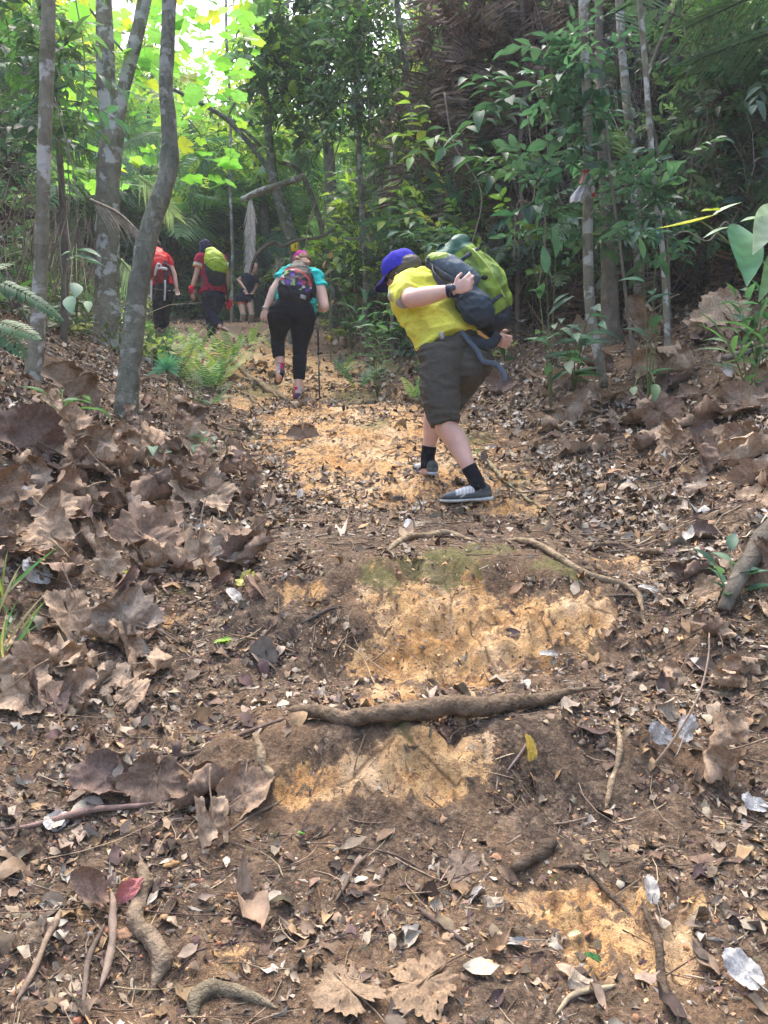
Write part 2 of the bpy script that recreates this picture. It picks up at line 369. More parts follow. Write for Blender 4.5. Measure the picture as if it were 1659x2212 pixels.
def ground_mat():
    m, t, bs, out = newmat('forest_soil'); oc = coords(t)
    at = N_(t, 'ShaderNodeAttribute', attribute_name='Col'); sp = N_(t, 'ShaderNodeSeparateColor'); L_(t, at.outputs['Color'], sp.inputs[0])
    big = noise_n(t, 2.2, 5, .6, oc); mid = noise_n(t, 17, 6, .7, oc); fin = noise_n(t, 95, 5, .7, oc)
    soil = mix(t, ramp(t, mid, [(.3, (0, 0, 0)), (.7, (1, 1, 1))]), (.10, .065, .045), (.33, .22, .15))
    def cells(sc, dist, stops):
        v = N_(t, 'ShaderNodeTexVoronoi'); v.inputs['Scale'].default_value = sc; v.inputs['Randomness'].default_value = 1
        nn = N_(t, 'ShaderNodeTexNoise', i_Scale=sc*.5); L_(t, oc, nn.inputs['Vector']); mv = N_(t, 'ShaderNodeMapping'); mv.inputs['Scale'].default_value = (1, .6, 1)
        L_(t, mix(t, dist, oc, nn.outputs['Color']), mv.inputs[0]); L_(t, mv.outputs[0], v.inputs['Vector']); s = N_(t, 'ShaderNodeSeparateColor'); L_(t, v.outputs['Color'], s.inputs[0])
        return ramp(t, s.outputs[0], stops), s.outputs[1]
    c1, k1 = cells(42, .08, [(0, (.03, .022, .018)), (.35, (.07, .052, .04)), (.6, (.15, .11, .08)), (.84, (.28, .21, .15)), (1, (.42, .33, .24))])
    c2, k2 = cells(120, .04, [(0, (.03, .022, .018)), (.4, (.09, .065, .048)), (.75, (.26, .18, .12)), (1, (.44, .31, .2))])
    soil = mix(t, ramp(t, mid, [(.3, (0, 0, 0)), (.7, (1, 1, 1))]), (.035, .027, .022), (.19, .145, .105))
    soil = mix(t, .55, soil, c1); soil = mix(t, .4, soil, c2)
    soil = mix(t, math_(t, 'MULTIPLY', ramp(t, big, [(.42, (0, 0, 0)), (.6, (1, 1, 1))]), .45), soil, (.34, .21, .115))
    soil = mix(t, math_(t, 'MULTIPLY', ramp(t, fin, [(.42, (1, 1, 1)), (.6, (0, 0, 0))]), .5), soil, (.045, .028, .02))
    cl = mix(t, ramp(t, noise_n(t, 5, 5, .65, oc), [(.35, (0, 0, 0)), (.65, (1, 1, 1))]), (.54, .29, .10), (.78, .53, .27))
    cl = mix(t, math_(t, 'MULTIPLY', ramp(t, noise_n(t, 40, 6, .75, oc), [(.48, (1, 1, 1)), (.6, (0, 0, 0))]), .6), (.74, .5, .26), cl) if False else cl
    cl = mix(t, math_(t, 'MULTIPLY', ramp(t, noise_n(t, 34, 6, .8, oc), [(.49, (0, 0, 0)), (.58, (1, 1, 1))]), .7), cl, (.27, .14, .075))
    cl = mix(t, math_(t, 'MULTIPLY', ramp(t, noise_n(t, 3.2, 4, .6, oc), [(.5, (0, 0, 0)), (.66, (1, 1, 1))]), .7), cl, (.78, .60, .40))
    cl = mix(t, math_(t, 'MULTIPLY', ramp(t, noise_n(t, 90, 4, .8, oc), [(.56, (0, 0, 0)), (.62, (1, 1, 1))]), .8), cl, (.12, .07, .045))
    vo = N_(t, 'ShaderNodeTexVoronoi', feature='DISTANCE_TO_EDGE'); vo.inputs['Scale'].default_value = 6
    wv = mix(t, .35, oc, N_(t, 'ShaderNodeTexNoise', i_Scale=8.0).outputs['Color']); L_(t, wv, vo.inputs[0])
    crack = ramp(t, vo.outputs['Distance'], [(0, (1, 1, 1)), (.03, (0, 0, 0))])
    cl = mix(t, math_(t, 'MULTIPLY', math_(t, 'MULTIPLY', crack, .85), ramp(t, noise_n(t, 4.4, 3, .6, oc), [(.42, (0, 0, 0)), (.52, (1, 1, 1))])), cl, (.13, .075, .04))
    ms = mix(t, noise_n(t, 60, 4, .7, oc), (.07, .075, .02), (.24, .24, .09))
    f = math_(t, 'ADD', sp.outputs[0], math_(t, 'MULTIPLY', math_(t, 'SUBTRACT', noise_n(t, 12, 9, .8, oc), .5), 2.3))
    f2 = ramp(t, f, [(.18, (0, 0, 0)), (.45, (1, 1, 1))]); soil = mix(t, math_(t, 'MULTIPLY', f2, .6), soil, mix(t, fin, (.12, .08, .05), (.40, .26, .15)))
    f = ramp(t, f, [(.44, (0, 0, 0)), (.55, (1, 1, 1))])
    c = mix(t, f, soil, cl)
    g = math_(t, 'ADD', sp.outputs[1], math_(t, 'MULTIPLY', math_(t, 'SUBTRACT', noise_n(t, 15, 8, .8, oc), .5), 2.6))
    g = math_(t, 'MULTIPLY', ramp(t, g, [(.46, (0, 0, 0)), (.66, (1, 1, 1))]), .72)
    c = mix(t, g, c, ms)
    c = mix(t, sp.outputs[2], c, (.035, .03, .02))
    L_(t, c, bs.inputs['Base Color']); bs.inputs['Roughness'].default_value = .9; bs.inputs['Specular IOR Level'].default_value = .25
    h = math_(t, 'ADD', math_(t, 'MULTIPLY', mid, 1.2), math_(t, 'ADD', math_(t, 'MULTIPLY', fin, .8), math_(t, 'MULTIPLY', noise_n(t, 320, 3, .6, oc), .35)))
    bump(t, math_(t, 'SUBTRACT', h, math_(t, 'MULTIPLY', crack, .2)), bs, 1.0, .016)
    return m
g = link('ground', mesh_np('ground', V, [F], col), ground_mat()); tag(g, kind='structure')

# ------------------------------------------------------------ leaf templates
def leaf_simple(curl=.2, fold=.15, n=5, wid=.4, wave=0.0, tip=1.0, seed=0, stem=.0):
    """pointed oval leaf, length 1 along +Y, 3 columns"""
    u = np.linspace(0, 1, n+1); ww = wid*np.sin(np.pi*np.clip(u, .02, .985)**.85)**tip
    r = np.random.default_rng(seed); z = -curl*u*u + wave*r.normal(0, .05, n+1)
    V = []
    for k in (-1, 0, 1):
        V.append(np.column_stack([k*ww*.5*(1+0*u), u, z + (abs(k)*fold*ww) + (wave*r.normal(0, .05, n+1) if k else 0)]))
    V = np.concatenate(V); m = n+1; i = np.arange(n)
    F = np.concatenate([np.column_stack([i, i+m, i+m+1, i+1]), np.column_stack([i+m, i+2*m, i+2*m+1, i+m+1])])
    return V, [F]
def leaf_lobed(seed, lobes=5, nr=4, na=30, crum=.0, curl=.3, depth=.35, holes=0, serr=.03, cut=0.4):
    """palmate leaf, radius about .5, petiole notch at -Y; creased and rolled when dry"""
    r = np.random.default_rng(seed)
    a = np.linspace(-math.pi*.96, math.pi*.96, na) + math.pi/2
    rel = a-math.pi/2; sec = (rel*lobes/(2*math.pi)+.5) % 1
    tri = 1-2*np.abs(sec-.5)
    R = .5*((1-depth)+depth*tri**.85)*(1-.22*(np.abs(rel)/math.pi)**2)*(1+serr*(2*np.abs((rel*lobes*2.3) % 1-.5)-.5)*2+serr*r.normal(0, .6, na))
    if cut:
        for _ in range(2): c0 = r.uniform(-2.8, 2.8); R = R*(1-cut*r.uniform(.3, 1)*np.clip(1-np.abs(rel-c0)/.16, 0, 1))
    rr = np.linspace(0, 1, nr+1)[1:]
    X = (rr[:, None]*R*np.cos(a)); Y = (rr[:, None]*R*np.sin(a))
    ang = np.broadcast_to(rel, X.shape); rad = np.broadcast_to(rr[:, None], X.shape)
    ph = r.uniform(0, 6, 6)
    um = np.abs(((rel*lobes/(2*math.pi)+.5) % 1)-.5)*2     # 0 on a vein, 1 between veins
    Z = crum*(-.10*(1-np.broadcast_to(um, X.shape))*rad**1.2 + .17*np.abs(noise(X*3.2+ph[1], Y*3.2, seed=seed)) - .10*np.abs(noise(X*6, Y*6+ph[2], seed=seed+5)) + .05*np.abs(noise(X*13, Y*13, seed=seed+9)) + .09*rad**3*noise(ang*1.7+ph[3], rad*0, seed=seed+11))
    ax = r.uniform(0, math.pi); q = X*math.cos(ax)+Y*math.sin(ax); p = -X*math.sin(ax)+Y*math.cos(ax)
    q0 = r.uniform(-.15, .15); qq = q-q0; k = curl*r.uniform(.8, 1.3)*(1+.6*p)*np.clip(np.abs(qq)/.2, .15, 1.6); k = np.where(np.abs(k) < 1e-3, 1e-3, k)
    q2 = np.sin(qq*k)/k; Z = Z + (1-np.cos(qq*k))/k; Z = Z-Z.mean()
    X = q2*math.cos(ax)-p*math.sin(ax); Y = q2*math.sin(ax)+p*math.cos(ax)
    V = np.column_stack([X.ravel(), Y.ravel(), Z.ravel()]); V = np.vstack([V, V[:na].mean(0)])
    i = (np.arange(nr-1)[:, None]*na+np.arange(na-1)[None]).ravel()
    Q = np.column_stack([i, i+1, i+na+1, i+na]); c = len(V)-1; j = np.arange(na-1); T = np.column_stack([np.full(na-1, c), j+1, j])
    if holes:
        Q = Q[r.uniform(0, 1, len(Q)) > holes]
    vein = np.broadcast_to(np.exp(-(um/.09)**2), X.shape)
    side = .5*np.maximum(0, np.sin((rad*9-um*3)*math.pi))**8
    vein = np.maximum(vein, side*.5); tint = 1+.22*np.append(vein.ravel(), 1)
    return V, [Q, T], tint
def frond(n=16, L=1.0, leaf=.3, droop=.5, wid=.035, vee=.5, back=.35, taper=1.0, rw=.008, ldroop=.3, jit=.04, seed=0, arc=0.0, skip=0, nl=2):
    """pinnate frond growing along +Y and drooping; leaflets as folded blades"""
    r = np.random.default_rng(seed); mb = MB()
    t = np.linspace(0, 1, 14); ang = droop*t; dy = np.cos(ang); dz = -np.sin(ang)
    y = np.concatenate([[0], np.cumsum((dy[1:]+dy[:-1])/2)])/13*L; z = np.concatenate([[0], np.cumsum((dz[1:]+dz[:-1])/2)])/13*L
    x = arc*L*t*t
    ctr = np.column_stack([x, y, z]); v, f = tube(ctr, np.linspace(rw, rw*.3, 14), 4, sm=False, caps=False); mb.add(v, f)
    for i in range(n):
        if r.uniform() < skip: continue
        u = (.12+.88*(i+.5)/n); c = np.array([np.interp(u, t, ctr[:, k]) for k in range(3)]); a = droop*u
        T = np.array([0, math.cos(a), -math.sin(a)]); U = np.array([0, math.sin(a), math.cos(a)])
        ll = leaf*L*(math.sin(math.pi*min(.98, (.18+.82*u)**taper))**.7*.9+.1)
        for s in (-1, 1):
            bk = back+r.normal(0, jit*2); d = nrm(np.array([s*math.cos(bk), 0, 0])+T*math.sin(bk)+U*(vee*.5+r.normal(0, jit)))
            pts = []; w_ = nrm(T-d*d.dot(T))
            for q in np.linspace(0, 1, nl+1):
                p = c+d*ll*q*(1-.15*q*ldroop)-np.array([0, 0, 1])*ldroop*ll*q*q
                wq = wid*L*(.35 if q == 0 else (1.0 if q < .8 else .12))
                pts += [p-w_*wq*.5, p+w_*wq*.5]
            k = np.arange(nl)*2
            mb.add(np.array(pts), np.column_stack([k, k+1, k+3, k+2]))
    v, f, _ = mb.data(); return v, f
# ------------------------------------------------------------ leaf litter (uncountable)
def pick(pal, N, j=.12):
    pal = np.array(pal); c = pal[rng.integers(0, len(pal), N)]; return np.clip(c*(1+rng.normal(0, j, (N, 1)))+rng.normal(0, .006, (N, 3)), .01, .95)
PAL_L = [(.31, .225, .15), (.24, .17, .115), (.15, .105, .075), (.40, .31, .22), (.44, .36, .27), (.10, .07, .055), (.33, .21, .12), (.50, .43, .34), (.28, .225, .17), (.18, .135, .10), (.42, .28, .15)]
PAL_P = [(.56, .52, .46), (.50, .47, .43), (.44, .40, .35), (.62, .58, .52)]
PAL_D = [(.10, .065, .05), (.14, .095, .07), (.2, .13, .09), (.075, .05, .04)]
def sample_ground(N, d0, d1, p=1.0, marg=1.35, xmax=9):
    d = (rng.uniform(d0**p, d1**p, N))**(1/p); x = rng.uniform(-1, 1, N)*(.4477*marg*d+.3)
    return x, d
lv = [leaf_simple(rng.uniform(-.3, .5), rng.uniform(-.3, .5), 4, rng.uniform(.35, .6), 1.6, 1.0, k) for k in range(8)]
def fragment(seed):
    r = np.random.default_rng(seed); a = np.sort(r.uniform(0, 2*math.pi, 7)); R = r.uniform(.25, .6, 7)
    V = np.column_stack([R*np.cos(a), R*np.sin(a)*.8, r.normal(0, .10, 7)]); V = np.vstack([V, [0, 0, .12]])
    j = np.arange(7); return V, [np.column_stack([j, (j+1) % 7, np.full(7, 7)])]
fr = [fragment(k) for k in range(8)]
def litter(name, N, d0, d1, p, size, palette, temps, mb, tilt=.25, keepclay=.06, lift=.006, bias=None, jit=.15, slim=1.0):
    x, y = sample_ground(N, d0, d1, p)
    s = np.abs(x-trail_x(y)); cm = pmask(x, y, CLW, 51)
    dens = np.where(y < 3, .5, .25)+np.where(y < 3, .5, .75)*sst(.3, 1.0, s)-.05*(y > 4)*(s < .8)
    if bias is not None: dens = bias(x, y, s)
    lo_ = np.where(y < 3.2, .5, .25); patch = lo_+(1-lo_)*sst(-.2, .4, fbm(x*2.6, y*2.6, 91, 4))
    keep = (rng.uniform(0, 1, N) < dens*patch*np.where(cm > .35, keepclay, 1)) & (hill_t(x, y) < .8)
    x, y = x[keep], y[keep]; n = len(x); z = H(x, y)+rng.uniform(0, lift, n)
    nv = Hn(x, y); R = rand_rot(n, np.abs(rng.normal(tilt, tilt*.5, n)), nv)
    sc = size*np.exp(rng.normal(0, .35, n)); S3 = np.column_stack([sc*slim, sc, sc*rng.uniform(.4, 1.8, n)])
    cols = pick(palette, n, jit)*.84; k = rng.integers(0, len(temps), n); T = np.column_stack([x, y, z])
    for q in range(len(temps)):
        m = k == q; scatter(mb, temps[q][0], temps[q][1], R[m], S3[m], T[m], cols[m], .06)
mb = MB()
litter('a', 60000, 1.35, 4.4, 1.6, .019, PAL_L+PAL_D*2, fr, mb, .28, .2, .006)
litter('a2', 42000, 1.35, 3.4, 1.6, .009, PAL_L+PAL_D+[(.5, .24, .12), (.55, .3, .15), (.6, .38, .2)], fr, mb, .5, .16, .004, bias=lambda x, y, s: 1+0*x)
litter('b', 15000, 1.35, 5.0, 1.5, .042, PAL_L+PAL_L+PAL_L+PAL_D+PAL_P[2:3], lv, mb, .22, .04, .012)
litter('c', 42000, 3.8, 9.5, 1.6, .045, PAL_L+PAL_L+PAL_D[:3]+PAL_P[:2], lv, mb, .3, .22, .02)
litter('d', 26000, 3.6, 9.5, 1.4, .026, PAL_L+PAL_D, fr, mb, .3, .12, .01, bias=lambda x, y, s: 1+0*x)
litter('e', 34000, 8.5, 26, 1.3, .075, PAL_L+PAL_P[:1]+[(.36, .2, .12)], lv, mb, .35, .6, .03, bias=lambda x, y, s: .55+.45*sst(.5, 1.4, s))
litter('f', 6500, 3.0, 8, 1.5, .055, PAL_P+PAL_L[3:5], lv, mb, .3, .0, .03, bias=lambda x, y, s: .5*sst(.5, 1.3, x-trail_x(y)))
litter('g', 26000, 1.35, 4.5, 1.5, .035, PAL_L+PAL_D, fr, mb, .2, .14, .006, bias=lambda x, y, s: .8+0*x, slim=.16)
litter('h', 16000, 4, 10, 1.5, .06, PAL_L+PAL_D, fr, mb, .2, .14, .01, bias=lambda x, y, s: .8+0*x, slim=.18)
litter('i', 9000, 1.35, 4.5, 1.5, .013, [(.6, .38, .18), (.5, .28, .12), (.3, .17, .09), (.68, .47, .26)], fr, mb, .6, 1.0, .004, bias=lambda x, y, s: .1+.9*(pmask(x, y, CLW, 51) > .2))
tag(mb.build('leaf_litter', M['litter']), 'carpet of small dry leaves and brown leaf bits over the slope', 'leaf litter', kind='stuff')
# fine twigs
mb = MB()
def twigs(N, d0, d1, L0, r0, pal, dens):
    x, y = sample_ground(N, d0, d1, 1.5); s = np.abs(x-trail_x(y)); cm = pmask(x, y, CLW, 51)
    k = (rng.uniform(0, 1, N) < dens(s)*np.where(cm > .35, .15, 1)) & (hill_t(x, y) < .5); x, y = x[k], y[k]
    c = pick(pal, len(x), .2)
    for i in range(len(x)):
        a = rng.normal(0, .8)+(0 if rng.uniform() < .7 else 1.6); L = L0*math.exp(rng.normal(0, .45)); n = 5; u = np.linspace(-.5, .5, n)
        b = rng.normal(0, .12); X = x[i]+math.cos(a)*L*u-math.sin(a)*L*b*u*u*4; Y = y[i]+math.sin(a)*L*u*.8+math.cos(a)*L*b*u*u*4
        Z = H(X, Y)+r0; Z = Z*.4+(Z[0]+(Z[-1]-Z[0])*(u+.5))*.6+abs(rng.normal(0, .004))
        v, f = tube(np.column_stack([X, Y, Z]), np.linspace(r0, r0*.5, n)*rng.uniform(.6, 1.5), 4, sm=False, caps=False); mb.add(v, f, c[i])
twigs(5000, 1.35, 4, .10, .0016, [(.12, .08, .06), (.2, .14, .1), (.3, .22, .15), (.08, .055, .045), (.42, .33, .22)], lambda s: .6+.4*sst(.3, .9, s))
twigs(2600, 3.5, 9, .22, .003, [(.12, .08, .06), (.22, .16, .12), (.33, .27, .2), (.1, .07, .055)], lambda s: .35+.65*sst(.4, 1, s))
tag(mb.build('twig_litter', M['twig']), 'fine broken twigs strewn across the muddy trail', 'twigs', kind='stuff')
# crumbs of clay and gravel
mb = MB()
def pebble(seed):
    r = np.random.default_rng(seed); V, F = ellipsoid((0, 0, 0), (.5, .4, .3), 8); V = V*(1+.22*r.normal(0, 1, (len(V), 1))); return V, F
pb = [pebble(k) for k in range(6)]
litter('p', 4500, 1.35, 4.5, 1.3, .007, [(.5, .27, .13), (.45, .2, .11), (.36, .2, .12), (.62, .4, .2), (.3, .19, .13)], pb, mb, 1, .8, .003, bias=lambda x, y, s: .3+.7*(y < 2.6))
litter('q', 260, 1.4, 2.6, 1.3, .015, [(.5, .27, .13), (.45, .2, .11), (.36, .2, .12), (.55, .34, .18)], pb, mb, .5, .6, .003, bias=lambda x, y, s: .8+0*x)
tag(mb.build('clay_crumbs', M['stone'], smooth=False), 'loose orange clay crumbs and small pebbles on the trail', 'gravel', kind='stuff')

# ------------------------------------------------------------ roots and sticks
def on_ground(pts, r, n, lift):
    A = catmull([G(*p)[:2] for p in pts], n); r = np.interp(np.linspace(0, 1, n), np.linspace(0, 1, len(r)), r)
    z = H(A[:, 0], A[:, 1], False); return np.column_stack([A, z+r*lift+.004]), r
def root(pts, r, label, col, lift=.55, name='tree_root', cat='root', n=40):
    Q, R = on_ground(pts, r, n, lift); k = np.arange(n)
    R = R*np.clip(np.minimum(np.linspace(0, 1, n), np.linspace(1, 0, n))/.14, .06, 1)**.6; R = R*(1+.22*noise(k*.13, k*0+pts[0][0], seed=3)); Q = Q+np.column_stack([.5*R*noise(k*.17, k*0, seed=4), .0*R, .5*R*noise(k*.15, k*0+5, seed=6)]); Q[:, 2] -= R*1.6*np.clip(np.abs(np.linspace(-1, 1, n))-.82, 0, 1)/.18*(lift < 1.2)
    V, F = tube(Q, R, 12, sm=False); ce = np.vstack([np.repeat(Q, 12, 0), Q[:1], Q[-1:]]); V = ce+(V-ce)*(1+.22*noise(V[:, 0]*26, V[:, 1]*26, V[:, 2]*26, 18)+.12*noise(V[:, 0]*70, V[:, 1]*70, V[:, 2]*70, 19))[:, None]
    nn = noise(V[:, 0]*60, V[:, 1]*60, V[:, 2]*60, 8)
    c = np.array(col)*(1+.25*nn[:, None]+.15*noise(V[:, 0]*14, V[:, 1]*14, V[:, 2]*14, 9)[:, None])
    o = part(name, V, F, M['root'] if name == 'tree_root' else M['twig'], None, np.clip(c, .01, .9)); return tag(o, label, cat)
rb = (.17, .125, .085); rl = (.30, .23, .15); rd = (.10, .075, .055)
root([(615, 1548), (650, 1562), (720, 1575), (800, 1580), (900, 1578), (1000, 1565), (1100, 1545), (1200, 1520), (1310, 1500)], [.010, .021, .028, .029, .028, .027, .024, .018, .009], 'thick brown root lying straight across the trail as a step edge', rb, 1.35, n=70)
root([(830, 1196), (870, 1178), (920, 1164), (980, 1162), (1040, 1182)], [.006, .013, .014, .012, .006], 'curved root arching over the moss above the yellow clay bank', rl, .8)
root([(1080, 1165), (1150, 1185), (1250, 1238), (1340, 1270), (1378, 1296), (1388, 1335), (1412, 1375)], [.01, .015, .016, .014, .012, .008, .004], 'long grey root bending down beside the yellow clay bank', rl, .8, n=60)
root([(1245, 1190), (1330, 1186), (1400, 1198), (1440, 1202)], [.006, .014, .014, .006], 'short dark root above the small orange clay hollow on the right', rb, .8)
root([(1035, 980), (1060, 1010), (1095, 1045), (1135, 1080), (1190, 1118)], [.01, .011, .009, .008, .005], 'pale crooked root trailing downhill behind the man in the yellow shirt', (.33, .29, .17), .9)
root([(300, 1850), (312, 1905), (300, 1960), (292, 2005), (325, 2050), (352, 2105), (318, 2170)], [.009, .016, .015, .018, .017, .02, .011], 'knobbly root running downhill in the lower left foreground', (.22, .17, .12), .35, n=60)
root([(415, 2215), (435, 2165), (490, 2155), (545, 2170), (600, 2195)], [.014, .015, .013, .010, .006], 'arched mossy root at the very bottom edge of the trail', (.19, .16, .11), .6)
root([(1100, 1905), (1140, 1880), (1180, 1845), (1200, 1828)], [.012, .019, .018, .009], 'short dark broken root stub above the right foreground clay', rd, .9)
root([(1195, 1882), (1265, 1892), (1325, 1955), (1378, 2005)], [.005, .007, .007, .005], 'thin dark root crossing above the right foreground clay patch', rd, .9)
root([(552, 1590), (562, 1640), (580, 1690), (612, 1712)], [.008, .011, .011, .006], 'small hooked root below the left end of the big cross root', rl, .9)
root([(1332, 1560), (1338, 1630), (1322, 1700), (1308, 1765)], [.006, .010, .010, .006], 'thin pale root going down right of the big cross root', rl, .9)
root([(470, 765), (520, 800), (565, 835), (600, 862)], [.02, .028, .028, .02], 'buttress-like root edging the trail left of the woman with the pole', rl, .7)
root([(425, 805), (500, 812), (560, 832), (610, 862), (640, 885)], [.01, .018, .018, .016, .01], 'forking root above the yellow clay ledge on the upper trail', rl, .8)
root([(500, 835), (540, 860), (570, 885), (600, 898)], [.01, .012, .012, .006], 'thin root hanging down the yellow clay ledge', rl, .8)
root([(1385, 1955), (1420, 2050), (1432, 2140), (1455, 2215)], [.007, .009, .009, .01], 'dark straight root left of the brightest foreground clay', rd, .9)
root([(1100, 760), (1200, 850), (1270, 890), (1320, 905)], [.01, .016, .016, .01], 'fallen root-like branch under the dead leaves on the right bank', rb, .9)
Q = PX([(1690, 1120, 3.2), (1650, 1165, 3.15), (1615, 1215, 3.1), (1590, 1265, 3.05), (1565, 1320, 3.0)]); g0 = G(1560, 1310)
V, F = tube(Q, [.04, .038, .034, .03, .024], 12); tag(part('tree_root', V+.012*np.column_stack([noise(V[:, 0]*9, V[:, 1]*9, V[:, 2]*9, 5), 0*V[:, 0], noise(V[:, 0]*14, V[:, 1]*14, V[:, 2]*14, 6)]), F, M['bark_b'], None), 'thick brown buttress root leaning in at the right edge', 'root')
SK = [([(0, 1472), (110, 1455), (230, 1425)], .006, 'long thin stick on the left below the two curled brown leaves', (.25, .16, .12)),
      ([(0, 1495), (120, 1465), (250, 1440), (330, 1400)], .004, 'slender dead stalk lying beside the left curled leaves', (.2, .13, .1)),
      ([(360, 1640), (500, 1605), (650, 1555)], .006, 'dark stick meeting the left end of the cross root', (.16, .11, .085)),
      ([(250, 1640), (360, 1633), (470, 1628)], .0035, 'pale twig beside the dark stick on the left', (.33, .26, .2)),
      ([(0, 1805), (110, 1790), (220, 1772), (340, 1748)], .008, 'brown leaf stalk reaching in from the left edge', (.28, .19, .16)),
      ([(1175, 1560), (1150, 1600), (1125, 1640), (1092, 1682)], .0055, 'grey stick leaning against the right of the lower clay step', (.2, .16, .15)),
      ([(495, 1378), (560, 1395), (640, 1422)], .005, 'brown tipped stick beside the green fallen leaf', (.26, .17, .1)),
      ([(130, 1985), (90, 2080), (30, 2185)], .009, 'leaning brown stick in the lower left corner', (.24, .18, .13)),
      ([(240, 1945), (245, 2040), (215, 2160)], .009, 'upright looking brown stick in the lower left foreground', (.25, .19, .15)),
      ([(225, 2010), (190, 2110), (175, 2212)], .006, 'dark thin stick between the two thicker corner sticks', (.13, .1, .08)),
      ([(795, 1855), (760, 1900), (722, 1965)], .006, 'thin dark stick in the middle of the foreground', (.15, .11, .08)),
      ([(900, 1975), (950, 2010), (1010, 2050)], .006, 'short dark stick left of the pale folded leaves', (.11, .08, .065)),
      ([(640, 1835), (740, 1838), (850, 1862), (920, 1900)], .0028, 'fine curved rootlet across the foreground mud', (.14, .1, .08)),
      ([(745, 1395), (790, 1445), (830, 1500)], .003, 'straw coloured twig on the yellow clay face', (.45, .33, .18)),
      ([(590, 1380), (700, 1335), (730, 1320)], .006, 'black wet stick left of the yellow clay face', (.06, .05, .045)),
      ([(920, 1500), (780, 1620), (770, 1670)], .002, 'hair thin root hanging over the lower clay step', (.2, .15, .1)),
      ([(1290, 1300), (1350, 1298), (1385, 1296)], .005, 'dark twig joining the long grey root', (.12, .09, .07)),
      ([(1240, 920), (1330, 905), (1430, 930)], .008, 'thin branch lying on the right bank leaves', (.2, .15, .12)),
      ([(470, 1830), (560, 1770), (620, 1730)], .004, 'twig poking out under the foreground leaf cluster', (.2, .15, .11)),
      ([(1090, 1835), (1180, 1790), (1290, 1770)], .004, 'faint brown twig right of the foreground centre', (.24, .18, .13)),
      ([(480, 1100), (500, 1040), (520, 1140)], .003, 'thin bent stalk standing in the leaf pile', (.28, .2, .14)),
      ([(1330, 2140), (1240, 2170), (1200, 2212)], .007, 'fallen stem at the bottom right of the trail', (.38, .31, .2))]
for pts, r, lb, c in SK: root(pts, [r*.8, r, r*.6], lb, c, 1.6, 'fallen_stick', 'stick', 16)
# standing thin stalk on the right
V, F = tube(np.array([G(1405, 1665)+[0, 0, .0], P(1460, 1590, 2.35), P(1510, 1500, 2.42), P(1530, 1420, 2.5), P(1532, 1368, 2.55)]), [.005, .004, .0035, .003, .002], 6)
tag(part('dry_stalk', V, F, M['twig'], None, (.3, .22, .16)), 'thin bare stalk rising over the white leaves on the right', 'stalk')

# ------------------------------------------------------------ large dead leaves (individuals)
BIG = [leaf_lobed(100+k, 5, 10, 90, [.7, .9, .8, .6, .9, .7, .8, .85, .7, .9][k], [1.4, 3.0, 3.8, 1.0, 2.4, 1.8, 4.6, 2.2, 1.2, 3.0][k], .24, .0 if k % 2 else .006, .05) for k in range(10)]
FLAT = [leaf_lobed(130+k, 5, 10, 90, .42, .5, .26, .01, .08, .5) for k in range(3)]
OV = [leaf_lobed(200+k, 1, 9, 70, .45, [1.2, 2.2, 3.2, 2.8, 1.0][k], .42, .0, .03, .12) for k in range(5)]
def big_mesh(k, pal, oval=False):
    V, F, t = (OV if oval else BIG+FLAT)[k]; V = V.copy()
    if oval: V[:, 0] *= .55
    c = np.array(pal)[None]*t[:, None]*(1+.18*noise(V[:, 0]*9, V[:, 1]*9, seed=k)[:, None])
    mb = MB(); mb.add(V, F, c)
    s, f = tube(np.array([[0, 0, .0], [.02, -.25, .02], [.05, -.5, .0], [.04, -.72, -.02]]), [.011, .012, .011, .014], 5); mb.add(s, f, np.array(pal)*.8)
    V, F, c = mb.data(); return mesh_np('dead_leaf', V, F, np.clip(c, 0, 1))
BP = [(.40, .29, .20), (.34, .245, .175), (.24, .17, .125), (.45, .335, .235), (.36, .285, .22), (.21, .15, .125)]
BW = ['tan', 'brown', 'dark brown', 'light tan', 'greyish tan', 'dark greyish']; CW = ['wavy', 'folded', 'rolled', 'flattish', 'creased', 'bent', 'tightly curled', 'cupped', 'spread', 'half rolled']
bigm = [big_mesh(k, BP[k % 6]) for k in range(10)]
flm = [big_mesh(10, (.29, .21, .14)), big_mesh(11, (.30, .21, .135)), big_mesh(12, (.2, .15, .115))]
ovm = [big_mesh(k, [(.5, .47, .42), (.33, .22, .16), (.40, .33, .25), (.26, .17, .13), (.58, .56, .53)][k], True) for k in range(5)]
def place_leaf(me, px, py, size, yaw, tx, ty, lift, label, group=None, cat='dead leaf', name='dead_leaf', mat='dead'):
    g = G(px, py); o = bpy.data.objects.new(name, me); C.objects.link(o)
    if not me.materials: me.materials.append(M[mat])
    o.location = (g[0], g[1], g[2]+lift); n = Hn(np.array([g[0]]), np.array([g[1]]))[0]
    q = Vector(n).to_track_quat('Z', 'Y').to_matrix() @ (Matrix.Rotation(tx, 3, 'X') @ Matrix.Rotation(ty, 3, 'Y') @ Matrix.Rotation(yaw, 3, 'Z'))
    o.rotation_euler = q.to_euler(); o.scale = (size, size, size*random.uniform(.8, 1.15)); return tag(o, label, cat, group)
rr = random.Random(11)
